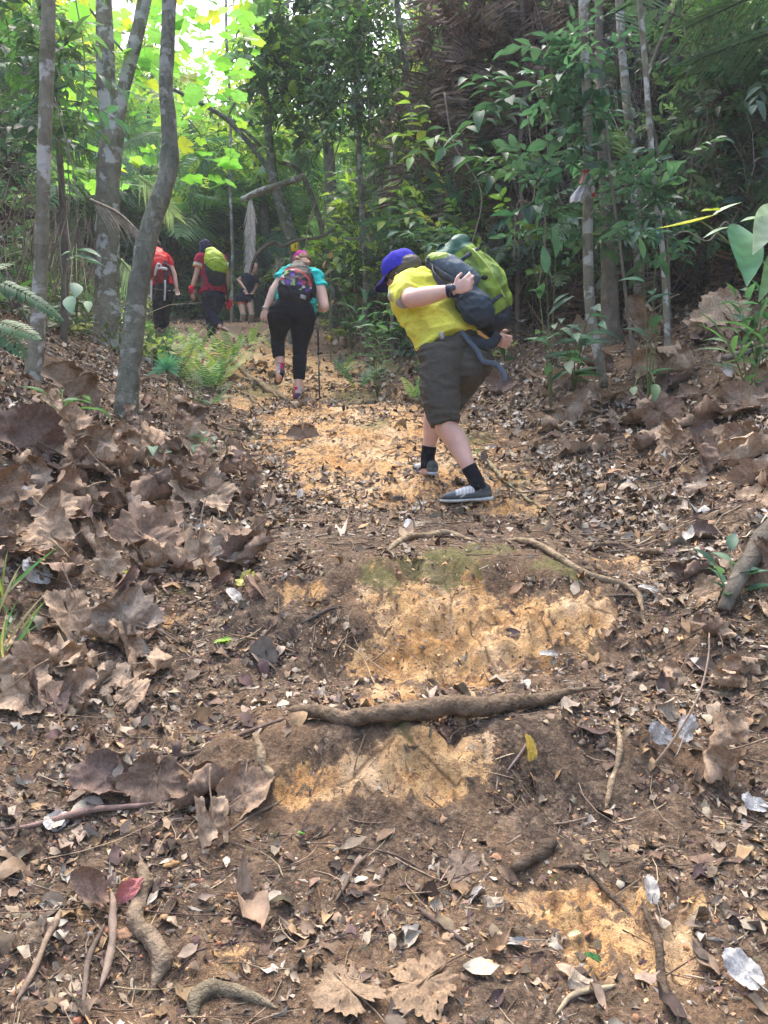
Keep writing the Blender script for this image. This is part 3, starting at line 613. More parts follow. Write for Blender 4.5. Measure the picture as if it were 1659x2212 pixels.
NOT = [  # notable ones: mesh, px, py, size m, yaw, tilt x, tilt y, lift, label
 (bigm[1], 165, 880, .42, 2.6, 1.0, -.3, .12, 'tall standing curled brown leaf at the left pile, below the spotted trunk'),
 (bigm[4], 230, 1010, .40, .6, .7, .2, .10, 'broad tan leaf with a torn hole in the left pile'),
 (bigm[0], 330, 990, .36, 5.6, .5, .5, .10, 'arched brown leaf at the foot of the curved trunk'),
 (bigm[3], 420, 985, .30, 4.2, .9, .1, .08, 'reddish brown leaf standing right of the curved trunk foot'),
 (bigm[5], 80, 1010, .46, 1.1, .9, .3, .12, 'large grey brown leaf drooping at the left edge'),
 (bigm[2], 280, 1100, .42, 3.6, .5, -.2, .07, 'wide pale brown leaf lying across the left pile'),
 (bigm[7], 150, 1110, .36, 1.9, .6, .4, .08, 'rumpled brown leaf left of the wide pale one'),
 (bigm[8], 300, 1190, .40, .2, .6, 0, .08, 'flat spread leaf with small holes above the small clay patch'),
 (bigm[6], 160, 1170, .36, 5.0, .5, .3, .08, 'crumpled leaf above the white leaf on the left'),
 (bigm[9], 425, 1240, .32, 2.9, .9, .3, .09, 'hanging crumpled leaf at the trail edge above the heart-shaped leaf'),
 (bigm[0], 170, 1370, .24, 3.3, .85, 0, .08, 'veined brown leaf standing upright left of the ragged one'),
 (bigm[4], 270, 1395, .28, 1.0, .95, -.2, .10, 'ragged grey brown leaf standing beside the veined one'),
 (bigm[2], 120, 1300, .28, .1, .6, .3, .07, 'tan leaf lying under the white split leaf on the left'),
 (bigm[3], 60, 1520, .22, .7, .3, .1, .03, 'tan holed leaf at the left edge under the sticks'),
 (bigm[5], 230, 1715, .20, 1.3, .45, .2, .035, 'mauve brown leaf, leftmost of the foreground leaf cluster'),
 (bigm[8], 340, 1735, .20, 2.9, .6, .1, .035, 'folded brown leaf in the middle of the foreground cluster'),
 (bigm[2], 430, 1730, .22, 4.0, .3, .1, .035, 'olive brown leaf behind the foreground cluster'),
 (bigm[7], 530, 1740, .19, 5.0, .35, -.2, .03, 'brown leaf, rightmost of the foreground cluster'),
 (bigm[9], 460, 1810, .19, 3.2, .7, .2, .03, 'pinkish brown leaf hanging down from the foreground cluster'),
 (flm[0], 740, 2140, .17, .4, .05, .05, .012, 'flat tan lobed leaf pressed in the mud at the bottom centre'),
 (flm[1], 900, 2150, .17, 2.4, .05, -.05, .012, 'flat orange tan leaf at the bottom, right of the lobed one'),
 (flm[2], 1000, 1880, .12, 3.1, .15, .1, .012, 'muddy brown torn leaf in the foreground centre'),
 (bigm[6], 1560, 1690, .26, 1.7, .9, .0, .08, 'big dark curled leaf with pale rim at the right edge'),
 (bigm[1], 1390, 770, .42, 2.0, 1.3, .2, .30, 'brown leaf draped high on a stem on the right bank'),
 (bigm[6], 1430, 850, .50, 3.6, 1.2, .9, .22, 'long rolled brown leaf hanging below the draped one'),
 (bigm[8], 1440, 930, .32, 3.9, 1.1, .3, .1, 'brown leaf bottom of the hanging leaves on the right bank'),
 (bigm[4], 1240, 920, .34, 4.4, .8, -.2, .10, 'big cupped brown leaf with dark inside on the right bank'),
 (bigm[0], 1440, 985, .28, .9, .6, .1, .06, 'golden brown rounded leaf on the right bank'),
 (bigm[2], 1540, 1010, .32, 2.2, .5, .4, .06, 'wrinkled dark brown leaf right of the golden one'),
 (bigm[9], 1600, 1010, .34, 5.2, .7, .2, .08, 'curled dark leaf near the right edge above the thick root'),
 (bigm[3], 1560, 700, .5, .7, .5, .2, .1, 'tan ribbed leaf shelf high on the right bank'),
 (bigm[7], 1600, 900, .36, 1.7, .5, .2, .08, 'heaped brown leaf at the right edge of the bank'),
 (bigm[5], 1070, 855, .34, 4.9, .6, .3, .08, 'brown leaf heap behind the man in the yellow shirt'),
 (bigm[1], 655, 955, .24, 3.1, .8, .0, .06, 'single brown leaf tent in the middle of the upper trail'),
 (bigm[6], 650, 880, .22, 1.1, .6, 0, .04, 'grey brown leaf at the standing foot of the woman with the pole'),
 (bigm[9], 745, 748, .3, 1.1, .6, 0, .06, 'small brown leaf heap on the far trail right of the pole'),
 (bigm[4], 1370, 1470, .12, 1.0, .3, .2, .02, 'dull tan leaf right of the yellow clay face'),
 (bigm[0], 1530, 1300, .16, 2.0, .4, .0, .03, 'beige torn leaf below the thick root on the right'),
 (bigm[2], 1490, 1250, .18, 4.0, .5, .2, .03, 'pinkish tan leaf left of the thick buttress root'),
 (bigm[8], 1640, 1270, .26, 2.2, .7, .1, .06, 'brown leaf tucked behind the thick root at the right edge'),
]
for me, px, py, sz, yaw, tx, ty, lf, lb in NOT: place_leaf(me, px, py, sz, yaw, tx, ty, lf, lb)
ANCH = [('lichen trunk', 80, 815), ('curved trunk foot', 272, 925), ('tall standing leaf', 165, 880), ('torn tan leaf', 230, 1010), ('small clay patch on the left', 360, 1330), ('heart-shaped yellow leaf', 537, 1255), ('white split leaf', 90, 1310), ('veined upright leaf', 170, 1370), ('ragged standing leaf', 270, 1395), ('fan palm seedling', 362, 795),
 ('lobed green seedling', 440, 960), ('grass tuft', 5, 1350), ('low seedling', 140, 880), ('two round green leaves', 330, 970), ('hanging trail edge leaf', 425, 1240), ('wide pale leaf', 280, 1100), ('flat holed leaf', 300, 1190), ('long pale trail edge leaf', 485, 1058), ('stick from the left edge', 110, 1455), ('rag sapling foot', 1300, 835),
 ('hanging brown leaves', 1430, 850), ('cupped leaf with dark inside', 1240, 920), ('golden rounded leaf', 1440, 985), ('thick buttress root', 1610, 1220), ('half sunk log', 1600, 765), ('ribbed leaf shelf', 1560, 700), ('thin pale stem foot', 1448, 860), ('strap leaf tuft', 1620, 740), ('tall seedling', 1240, 800), ('long grey root', 1250, 1238), ('dry bare stalk', 1532, 1370), ('small red leaf', 1588, 1310),
 ('pale cupped leaf', 1520, 1450), ('standing foot of the woman', 650, 870), ('trekking pole tip', 690, 872), ('maroon hiker', 460, 730), ('number sign tree', 640, 600), ('black-clad woman', 535, 705), ('yellow clay ledge', 540, 850), ('shrub beside the trail', 810, 710), ('mossy trunk', 1320, 780), ('moss patch on the right bank', 1260, 990)]
USED = set(); DIRS = ['right of', 'below and right of', 'below', 'below and left of', 'left of', 'above and left of', 'above', 'above and right of']
def own_label(px, py, me_i, size, s0, s1, bw=None):
    sw = 'small' if size < s0+.33*(s1-s0) else ('large' if size > s0+.67*(s1-s0) else 'medium')
    near_ = sorted(ANCH, key=lambda q: math.hypot(px-q[1], py-q[2]))[:7]
    for adj in ('', 'far '):
        for q in near_:
            dd = DIRS[int(round(math.atan2(py-q[2], px-q[1])/(math.pi/4))) % 8]
            far = math.hypot(px-q[1], py-q[2]) > 90
            lb = '%s %s %s %s %s%s the %s' % (sw, CW[me_i] if bw is None else 'oval', BW[me_i % 6] if bw is None else bw, 'leaf', 'well ' if far else 'just ', dd, q[0])
            if lb not in USED and len(lb.split()) <= 16: USED.add(lb); return lb
    return lb
def mass(N, box, smin, smax, label, group, lift=.08, tilt=.7, meshes=bigm, exclude=None):
    k = 0
    while k < N:
        px, py = rr.uniform(box[0], box[2]), rr.uniform(box[1], box[3])
        if exclude and exclude(px, py): continue
        k += 1; mi = rr.randrange(10); sz = rr.uniform(smin, smax)
        place_leaf(meshes[mi], px, py, sz, rr.uniform(0, 6.28), rr.gauss(.2, tilt), rr.gauss(0, tilt*.8), rr.uniform(.02, lift), own_label(px, py, mi, sz, smin, smax, ('brown' if mi % 2 == 0 else 'dark brown') if meshes is not bigm else None), group)
mass(30, (-60, 850, 560, 1300), .12, .22, '', 'oval leaves in the left pile', .06, .6, meshes=[ovm[1], ovm[3]]*5, exclude=lambda x, y: (x > 420 and y < 1000))
mass(96, (-60, 790, 560, 1260), .15, .27, 'large crumpled brown leaf heaped on the left bank', 'crumpled brown leaves on the left bank', .12, .55, exclude=lambda x, y: y < 900-.35*(x) + 100 - 60 or (x > 420 and y < 1000) or (x > 330 and y < 900))
mass(26, (-60, 1230, 330, 1560), .12, .24, 'crumpled brown leaf in the lower part of the left pile', 'brown leaves of the lower left pile', .06, .5)
mass(40, (1180, 850, 1720, 1120), .18, .34, 'crumpled brown leaf scattered on the right bank', 'brown leaves on the right bank', .06, .5, exclude=lambda x, y: y > 1010 and x < 1400)
mass(12, (1430, 1140, 1720, 1500), .1, .2, 'brown leaf in the gully below the thick root', 'brown leaves below the thick root', .04, .5)
mass(18, (1180, 640, 1720, 850), .25, .4, 'brown leaf high on the right bank among the stems', 'brown leaves high on the right bank', .08, .5)
mass(14, (460, 690, 900, 860), .15, .25, 'dry brown leaf on the far part of the trail', 'dry leaves on the far trail', .03, .4)
# paler medium leaves, oval
PALE = [(ovm[4], 90, 1310, .19, 1.2, .5, .2, .10, 'white split leaf resting on the tan leaf at left'), (ovm[4], 70, 1110, .14, .4, .3, 0, .05, 'pale grey leaf under the pile at the left edge'), (ovm[4], 130, 1790, .11, 2.0, .3, .2, .02, 'silver white leaf beside the stalk from the left edge'),
 (ovm[0], 515, 1308, .11, 1.0, .4, .3, .03, 'silvery leaf below the heart-shaped yellow leaf'), (ovm[4], 1435, 1625, .13, .9, .6, 0, .03, 'white leaf blade, left of the pair on the right side'), (ovm[4], 1478, 1612, .13, 5.4, .6, 0, .035, 'white leaf blade, right of the pair on the right side'),
 (ovm[2], 1450, 1560, .14, .1, .7, 0, .03, 'cream leaf standing above the white pair'), (ovm[0], 1410, 1285, .1, 1.2, .4, 0, .02, 'pale torn leaf below the long grey root'), (ovm[0], 1130, 1480, .075, 2.8, .2, .1, .012, 'small oval beige leaf at the foot of the clay face'),
 (ovm[0], 1195, 1420, .09, 1.5, .2, .1, .012, 'grey leaf lying flat at the foot of the clay face'), (ovm[0], 1520, 1450, .09, 1.0, .4, .1, .02, 'pale cupped leaf behind the thin stalk'), (ovm[2], 945, 1970, .07, .4, .3, .2, .012, 'pale yellow folded leaf left in the foreground trio'),
 (ovm[2], 1065, 1970, .10, 1.5, .3, .0, .012, 'long pale green beige leaf in the foreground trio'), (ovm[0], 1030, 1935, .08, 2.9, .2, .0, .012, 'grey beige leaf on top of the foreground trio'), (ovm[0], 1130, 2045, .08, 1.7, .2, .1, .01, 'beige leaf below the foreground trio'),
 (ovm[0], 1415, 1955, .09, .2, .4, .1, .02, 'pale upright leaf above the brightest foreground clay'), (ovm[4], 1620, 2150, .13, .9, .4, .1, .03, 'pale dried leaf in the bottom right corner'), (ovm[2], 905, 1140, .11, 1.3, .3, .0, .02, 'cream leaf lying just below the man in the yellow shirt'),
 (ovm[4], 880, 1145, .09, .3, .3, .0, .02, 'white leaf lying just left of the cream one below the man'), (ovm[2], 1250, 2140, .10, 1.0, .3, .2, .02, 'rolled tan leaf near the bottom right of the trail'), (ovm[1], 205, 1980, .15, .7, .6, .5, .04, 'brown rolled leaf leaning among the lower left sticks'),
 (ovm[0], 485, 1058, .14, 1.4, .2, .1, .02, 'long pale leaf at the trail edge beside the left pile'), (ovm[4], 1640, 1760, .1, 1.2, .3, .1, .02, 'white leaf at the right edge below the big curled leaf'), (ovm[1], 960, 1590, .06, 3.1, .8, .1, .01, 'small grey brown leaf hanging under the cross root'), (ovm[0], 240, 1230, .1, 3.1, .8, .1, .03, 'grey leaf under the flat spread leaf')]
for me, px, py, sz, yaw, tx, ty, lf, lb in PALE: place_leaf(me, px, py, sz, yaw, tx, ty, lf, lb)
def colored(px, py, size, yaw, col, label, tx=.2, lift=.015, wid=1.0, k=0, mat='green'):
    V, F, t = OV[k]; V = V.copy(); V[:, 0] *= .6*wid; c = np.array(col)[None]*t[:, None]
    me = mesh_np('fallen_leaf', V, F, np.clip(c, 0, 1)); me.materials.append(M[mat])
    return place_leaf(me, px, py, size, yaw, tx, .1, lift, label, None, 'leaf', 'fallen_leaf')
colored(537, 1255, .12, 3.0, (.55, .55, .16), 'yellow green heart-shaped leaf at the trail edge', .4, .02, 1.5, 4)
colored(1152, 1668, .1, .1, (.6, .42, .1), 'yellow leaf with brown spots on the right of the lower step', .3, .04, 1.0, 0)
colored(490, 1390, .09, 1.9, (.35, .55, .12), 'fresh green leaf fallen left of the clay face', .2, .015, .7, 0)
colored(278, 1246, .075, 1.6, (.5, .55, .14), 'small yellow green leaf below the left pile', .3, .02, .8, 0)
colored(292, 1950, .1, 2.3, (.5, .2, .19), 'pink red leaf lying on the knobbly root', .4, .03, .8, 1, 'dead')
colored(1588, 1310, .05, .2, (.5, .14, .09), 'small red leaf below the thick buttress root', .3, .02, .9, 0, 'dead')
colored(1290, 2083, .05, 1.2, (.03, .13, .04), 'dark green leaf scrap in the foreground clay', .2, .01, 1.3, 0)
colored(1105, 1305+5, .04, 1.2, (.3, .16, .1), 'tiny brown leaf on the clay face', .2, .01, 1.0, 0, 'dead')
colored(870, 1385, .06, 1.4, (.22, .13, .09), 'small dark leaf stuck on the left of the clay face', .2, .012, .8, 0, 'dead')
colored(655, 1810, .025, 1.4, (.2, .6, .15), 'tiny bright green leaf scrap right of the foreground cluster', .1, .01, 1.0, 0)
colored(1245, 2030, .04, 1.9, (.6, .68, .45), 'small pale green leaf scrap on the foreground clay', .3, .015, .8, 0)
colored(1480, 830, .06, 1.4, (.1, .3, .1), 'small green leaf under the hanging brown leaves', .2, .03, .8, 0)
# stones
def stone(px, py, s, col, lb):
    s = s*.75; col = tuple(np.array(col)*[.75, .85, .9]); g = G(px, py); V, F = ellipsoid((0, 0, 0), (.5*s, .38*s, .3*s), 20); n = nrm(V)
    V = V*(1+.5*noise(n[:, 0]*1.6+px, n[:, 1]*1.6, n[:, 2]*1.6, 3)+.22*noise(n[:, 0]*4, n[:, 1]*4+py, n[:, 2]*4, 4))[:, None] + g + [0, 0, .02*s]
    tag(part('clay_stone', V, F, M['stone'], None, col, False), lb, 'stone')
stone(800, 1925, .055, (.3, .17, .11), 'brown lump of earth in the middle of the foreground')
stone(370, 1870, .05, (.55, .3, .13), 'orange stone left of the foreground leaf cluster stalk')
stone(265, 2030, .06, (.42, .22, .13), 'reddish stone beside the knobbly root')
stone(500, 1945, .035, (.5, .26, .13), 'small orange stone right of the knobbly root')
stone(1070, 1860, .04, (.5, .25, .14), 'salmon coloured stone right of the muddy torn leaf')
stone(970, 2030, .045, (.55, .33, .2), 'buff stone under the pale foreground leaves')
stone(560, 2020, .05, (.33, .18, .12), 'flat brown stone right of the knobbly root')
stone(430, 1905, .03, (.5, .22, .14), 'small red stone above the knobbly root')
# ------------------------------------------------------------ trees given as trunks
def trunk(pts, ws, d, mat, nside=14, wob=.06, flare=0):
    pts = [(a[0], a[1], a[2] if len(a) > 2 else d) for a in pts]
    Q = PX(pts); R = np.interp(np.linspace(0, 1, len(pts)), np.linspace(0, 1, len(ws)), ws)/2/1853*Q[:, 1]
    m = (len(pts)-1)*8+1; A = catmull(np.column_stack([Q, R]), m); Q, R = A[:, :3], A[:, 3]
    k = np.arange(m); R = R*(1+wob*noise(k*.35, k*0+pts[0][0], seed=12))
    if flare: R = R*(1+flare*np.exp(-k/5.0))
    V, F = tube(Q, R, nside, sm=False)
    n = noise(V[:, 0]*18, V[:, 1]*18, V[:, 2]*7, 15); c = np.repeat(Q, nside, 0); c = np.vstack([c, Q[0], Q[-1]])
    V = c+(V-c)*(1+.07*n)[:, None]; return V, F
def foot(px, py, d):
    """down to the soil below a pixel at distance d"""
    p = P(px, py, d); return p
def tree(name, label, pts, ws, d, mat, group=None, branches=(), sink=True, flare=.25, twig=()):
    """pts from the base upwards; the base is pushed into the ground"""
    p0 = P(pts[0][0], pts[0][1], pts[0][2] if len(pts[0]) > 2 else d)
    b = np.array([p0[0], p0[1], float(H(p0[0], p0[1]))])
    t = thing(name, b, label, 'tree', group)
    if p0[2] > b[2]+.02:   # extend down to the soil
        py = 1106-(b[2]-.1-CAMZ)*1853/p0[1]; pts = [(pts[0][0]-2, py, p0[1])]+list(pts)
    V, F = trunk(pts, ws, d, mat, flare=flare); part('trunk', V, F, mat, t)
    for bp, bw in branches:
        V, F = trunk(bp, bw, d, mat, 10); part('limb', V, F, mat, t)
    return t
T1 = tree('forest_tree', 'slim tree with white lichen rings, leftmost straight trunk on the leaf bank', [(70, 830), (76, 770), (82, 690), (88, 560), (93, 420), (98, 260), (103, 100), (106, -60)], [38, 34, 31, 30, 29, 29, 30, 30], 5.3, M['bark_a'])
T2 = tree('forest_tree', 'thick forked tree behind the two left trunks, splitting in two near the top', [(232, 640), (233, 560), (232, 450), (236, 350), (245, 285), (232, 240), (228, 130), (222, -60)], [56, 52, 50, 50, 52, 40, 38, 36], 8.5, M['bark_a'],
          branches=[([(246, 300), (262, 215), (282, 130), (302, 50), (322, -50)], [34, 31, 30, 30, 30]), ([(225, 135), (170, 134), (120, 138)], [5, 4, 2]), ([(300, 150), (240, 80), (180, 0), (150, -40)], [4, 5, 5, 4])])
T3 = tree('forest_tree', 'grey green curved trunk bending right then up, in front of the person in red', [(268, 925), (272, 880), (280, 800), (290, 700), (302, 600), (322, 500), (352, 410), (366, 350), (364, 260), (358, 190), (362, 100), (368, -60)], [52, 50, 48, 46, 44, 42, 42, 40, 34, 31, 30, 30], 5.3, M['bark_c'])
T4 = tree('forest_tree', 'thin dark stem between the lichen trunk and the forked tree', [(140, 560), (138, 480), (132, 380), (124, 260), (118, 140), (92, 20), (80, -50)], [15, 14, 14, 14, 16, 20, 20], 7.2, M['bark_b'])
T5 = tree('forest_tree', 'leaning grey tree carrying the yellow number sign', [(642, 575), (628, 510), (606, 440), (590, 380), (578, 265), (567, 150), (556, 40), (552, -60)], [30, 28, 26, 24, 18, 17, 16, 14], 13, M['bark_c'],
          branches=[([(594, 392), (570, 350), (530, 300), (495, 262), (450, 232), (380, 196), (330, 178), (285, 148)], [13, 12, 11, 11, 10, 8, 7, 5]), ([(490, 262), (500, 235), (515, 205), (520, 168)], [4, 4, 3, 2]), ([(578, 265), (600, 180), (640, 110), (700, 60)], [8, 6, 5, 3])])
T6 = tree('forest_tree', 'thin arching tree to the right of the number sign, bowing left at the top', [(720, 600), (706, 530), (684, 455), (662, 395), (640, 362), (600, 348), (568, 320), (520, 275), (470, 245)], [15, 14, 13, 12, 11, 9, 8, 7, 6], 13.4, M['bark_c'])
T7 = tree('forest_tree', 'thin upright tree at the left margin of the dark thicket', [(790, 600), (783, 480), (777, 350), (771, 220), (778, 100), (786, -50)], [13, 12, 12, 11, 11, 11], 11.6, M['bark_a'])
T8 = tree('forest_tree', 'slender pale sapling on the right bank with a rag tied round it', [(1306, 835), (1290, 760), (1276, 680), (1270, 560), (1270, 420), (1269, 250), (1263, 100), (1258, -60)], [17, 20, 23, 23, 22, 21, 20, 20], 6.3, M['bark_a'])
T9 = tree('forest_tree', 'stout mossy trunk standing in shade just behind the rag sapling', [(1322, 780), (1318, 680), (1314, 560), (1308, 440), (1300, 300), (1296, 150), (1292, -40)], [46, 38, 31, 25, 20, 18, 17], 7.3, M['bark_b'], flare=.5)
T10 = tree('forest_tree', 'thin pale stem right of the rag sapling, behind the hanging leaves', [(1448, 860), (1442, 740), (1436, 620), (1428, 510), (1416, 420), (1404, 280), (1392, 120), (1376, -60)], [15, 13, 13, 12, 12, 12, 12, 14], 5.9, M['bark_a'])
T11 = tree('forest_tree', 'reddish brown trunk high on the right side of the thicket', [(1562, 620), (1556, 520), (1550, 430), (1548, 330), (1540, 210), (1526, 90), (1512, -50)], [26, 26, 26, 26, 28, 30, 32], 8.0, M['bark_d'])
T12 = tree('forest_tree', 'pale leaning trunk between the rag sapling and the reddish trunk', [(1380, 560), (1372, 430), (1364, 320), (1352, 200), (1342, 80), (1336, -50)], [22, 20, 20, 19, 18, 16], 7.8, M['bark_a'])
T13 = tree('forest_tree', 'short yellowish cane at the trail side above the woman with the pole', [(848, 610), (845, 520), (842, 430), (846, 330)], [9, 8, 8, 6], 10.3, vcol_mat('cane', .6, .3, 20) and M['bark_a'])
T14 = tree('forest_tree', 'very thin stem next to the mossy trunk', [(1378, 850), (1366, 750), (1352, 640), (1338, 520), (1322, 400), (1310, 260)], [8, 8, 7, 7, 6, 5], 6.0, M['bark_b'])
T15 = tree('forest_tree', 'dark thin pole-like stem right of the pale thin stem', [(1446, 700), (1443, 560), (1440, 460), (1420, 320), (1400, 180), (1440, 60), (1490, -40)], [7, 7, 7, 7, 6, 8, 9], 6.8, M['bark_b'])
T16 = tree('forest_tree', 'distant pale stem left of the hanging dry frond', [(502, 560), (500, 480), (497, 400), (498, 250), (490, 100), (488, -30)], [7, 6, 6, 6, 6, 6], 17, M['bark_a'])
T17 = tree('forest_tree', 'dark leaning stem at the right edge of the photo', [(1600, 640), (1592, 480), (1580, 330), (1570, 180), (1575, 40), (1580, -60)], [14, 14, 13, 12, 12, 12], 8.4, M['bark_b'])
T18 = tree('forest_tree', 'slender trunk rising from the thicket right of the thin upright tree', [(1120, 600), (1128, 470), (1122, 330), (1135, 180), (1128, 20), (1130, -60)], [11, 11, 10, 10, 10, 10], 9.0, M['bark_b'])
T19 = tree('forest_tree', 'grey trunk deep in the thicket above the man in the yellow shirt', [(905, 560), (898, 430), (890, 300), (880, 160), (862, 40), (850, -50)], [12, 12, 12, 12, 13, 14], 11.0, M['bark_c'])
# fallen wood
CLR = None
V, F = trunk([(522, 432), (560, 415), (610, 398), (660, 380)], [12, 15, 15, 14], 12.4, None); tag(part('fallen_log', V, F, M['bark_a']), 'broken log lodged against the leaning tree above the dry frond', 'log')
V, F = trunk([(540, 590), (556, 548), (590, 524), (611, 532), (640, 520), (691, 512), (724, 492), (745, 470)], [6, 8, 8, 8, 7, 7, 6, 4], 12.2, None); tag(part('hanging_branch', V, F, M['bark_b']), 'crooked grey branch looping behind the number sign', 'branch')
V, F = trunk([(1560, 775), (1600, 765), (1680, 745)], [14, 15, 15], 5.6, None); tag(part('fallen_log', V, F, M['bark_b']), 'dark log half sunk in the right bank at the photo edge', 'log')
VINES = [([(135, 600), (130, 520), (150, 440), (148, 330), (175, 230), (182, 120), (160, -20)], 3, 6.2, 'thin vine snaking up left of the forked tree'),
         ([(150, 700), (142, 600), (168, 470), (160, 380), (142, 300), (118, 210)], 2.5, 5.6, 'hair thin vine between the lichen trunk and the curved trunk'),
         ([(1160, 640), (1178, 520), (1172, 430), (1150, 330), (1140, 250)], 3, 6.6, 'pale vine dangling left of the rag sapling'),
         ([(1110, 560), (1118, 440), (1152, 430), (1160, 300)], 2.5, 7.2, 'kinked pale vine in the thicket above the backpack'),
         ([(1490, 430), (1500, 330), (1530, 260), (1490, 150), (1470, -20)], 4, 7.5, 'loose vine hanging beside the reddish trunk'),
         ([(660, 600), (668, 480), (735, 300), (742, 180), (800, 60), (840, -30)], 3, 11, 'long slanting vine in front of the thicket margin'),
         ([(1010, 560), (1040, 420), (980, 310), (960, 200)], 3, 8.4, 'dark vine arching over the man in the yellow shirt'),
         ([(1590, 560), (1570, 480), (1530, 520), (1480, 500), (1440, 520)], 3, 5.6, 'thin fallen stem arching behind the yellow long leaf')]
for pts, w_, d, lb in VINES:
    V, F = trunk(pts, [w_, w_], d, None, 6, .1); tag(part('vine', V, F, M['twig'], None, (.26, .22, .17)), lb, 'vine')
# number sign nailed on the leaning tree
sp_ = P(637, 533, 12.78); t = thing('number_sign', sp_-[0, 0, .065], 'small yellow board with the number 3 on the leaning tree', 'sign')
def plate(c, w_, h_, th, tilt=0, yaw=0):
    b = .12*w_; pts = []
    for (sx, sz) in ((1, 1), (-1, 1), (-1, -1), (1, -1)):
        for a in (0, 45, 90):
            aa = math.radians(a); ex, ez = (math.cos(aa), math.sin(aa)) if sx*sz > 0 else (math.sin(aa), math.cos(aa))
            pts.append((sx*(w_/2-b+b*ex), sz*(h_/2-b+b*ez)))
    pts = np.array(pts); n = len(pts); R = np.array([[math.cos(tilt), -math.sin(tilt)], [math.sin(tilt), math.cos(tilt)]]); pts = pts@R.T
    V = np.vstack([np.column_stack([pts[:, 0], np.full(n, s*th/2), pts[:, 1]]) for s in (-1, 1)])+c
    j = np.arange(n); Q = np.column_stack([j, (j+1) % n, n+(j+1) % n, n+j]); cc = np.vstack([V[:n].mean(0), V[n:].mean(0)]); V = np.vstack([V, cc])
    return V, [Q, np.vstack([np.column_stack([j, np.full(n, 2*n), (j+1) % n]), np.column_stack([n+j, n+(j+1) % n, np.full(n, 2*n+1)])])]
V, F = plate(sp_, .118, .135, .006, .06); part('board', V, F, vcol_mat('yellow_paint', .45, .06, 20, .1), t, (.85, .62, .02), smooth=False)
fc = bpy.data.curves.new('digit', 'FONT'); fc.body = '3'; fc.size = .085; fc.extrude = .001; fc.align_x = 'CENTER'; fc.align_y = 'CENTER'
fo = bpy.data.objects.new('digit_tmp', fc); C.objects.link(fo); bpy.context.view_layer.update()
dg = bpy.context.evaluated_depsgraph_get(); dm = bpy.data.meshes.new_from_object(fo.evaluated_get(dg)); bpy.data.objects.remove(fo)
mdk = vcol_mat('dark_paint', .6, .05); dm.materials.clear(); dm.materials.append(mdk)
a = dm.color_attributes.new('Col', 'FLOAT_COLOR', 'POINT'); a.data.foreach_set('color', np.tile([.03, .03, .03, 1], len(dm.vertices)).astype(np.float32))
do = bpy.data.objects.new('digit', dm); C.objects.link(do); do.parent = t; do.location = (0.004, -.0045, .068); do.rotation_euler = (math.radians(90), 0, 0)

# ------------------------------------------------------------ foliage templates
def sprig(seed, n=8, leafL=.3, wid=.42, spread=.9, curl=.25):
    r = np.random.default_rng(seed); mb = MB(); ctr = catmull(np.array([[0, 0, 0], [.05*r.normal(), .5, .08], [.1*r.normal(), 1, -.05]]), 5)
    v, f = tube(ctr, [.012, .011, .009, .007, .004], 3, sm=False, caps=False); mb.add(v, f, (.6, .45, .4))
    for i in range(n):
        u = .15+.85*i/(n-1); p = np.array([np.interp(u, np.linspace(0, 1, 5), ctr[:, k]) for k in range(3)]); s = 1 if i % 2 else -1
        yaw = s*r.uniform(.5, 1.2)*spread if i < n-1 else 0
        lvv, lf = leaf_simple(curl+r.uniform(-.1, .25), r.uniform(.1, .3), 3, wid*r.uniform(.8, 1.2), 0, 1, seed+i)
        d = np.array([math.sin(yaw), math.cos(yaw), r.normal(0, .3)]); fr_ = frame(d, (r.normal(0, .3), r.normal(0, .3), 1))
        mb.add(lvv*leafL*r.uniform(.75, 1.2) @ fr_ + p, lf, np.array([1, 1, 1.])*r.uniform(.8, 1.2))
    return mb.data()
SPR = [sprig(300+k, 8, .3) for k in range(6)]; SPW = [sprig(320+k, 7, .42, .5) for k in range(4)]; SPN = [sprig(340+k, 12, .28, .2, 1.1) for k in range(4)]
FRD = [(*frond(16, 1, .26, dr, .05, .3, .35, 1, .008, .4, .08, k, .1), None) for k, dr in enumerate((.4, .9, 1.3))]
PLM = [(*frond(22, 1, .34, dr, .028, .5, .5, 1, .010, .7, .06, k, .15), None) for k, dr in enumerate((.7, 1.2, 1.6))]
DED = [(*frond(12, 1, .24, dr, .05, .2, .2, 1, .009, 1.6, .25, 40+k, .2, .15), None) for k, dr in enumerate((.6, 1.1, .9, 1.5))]
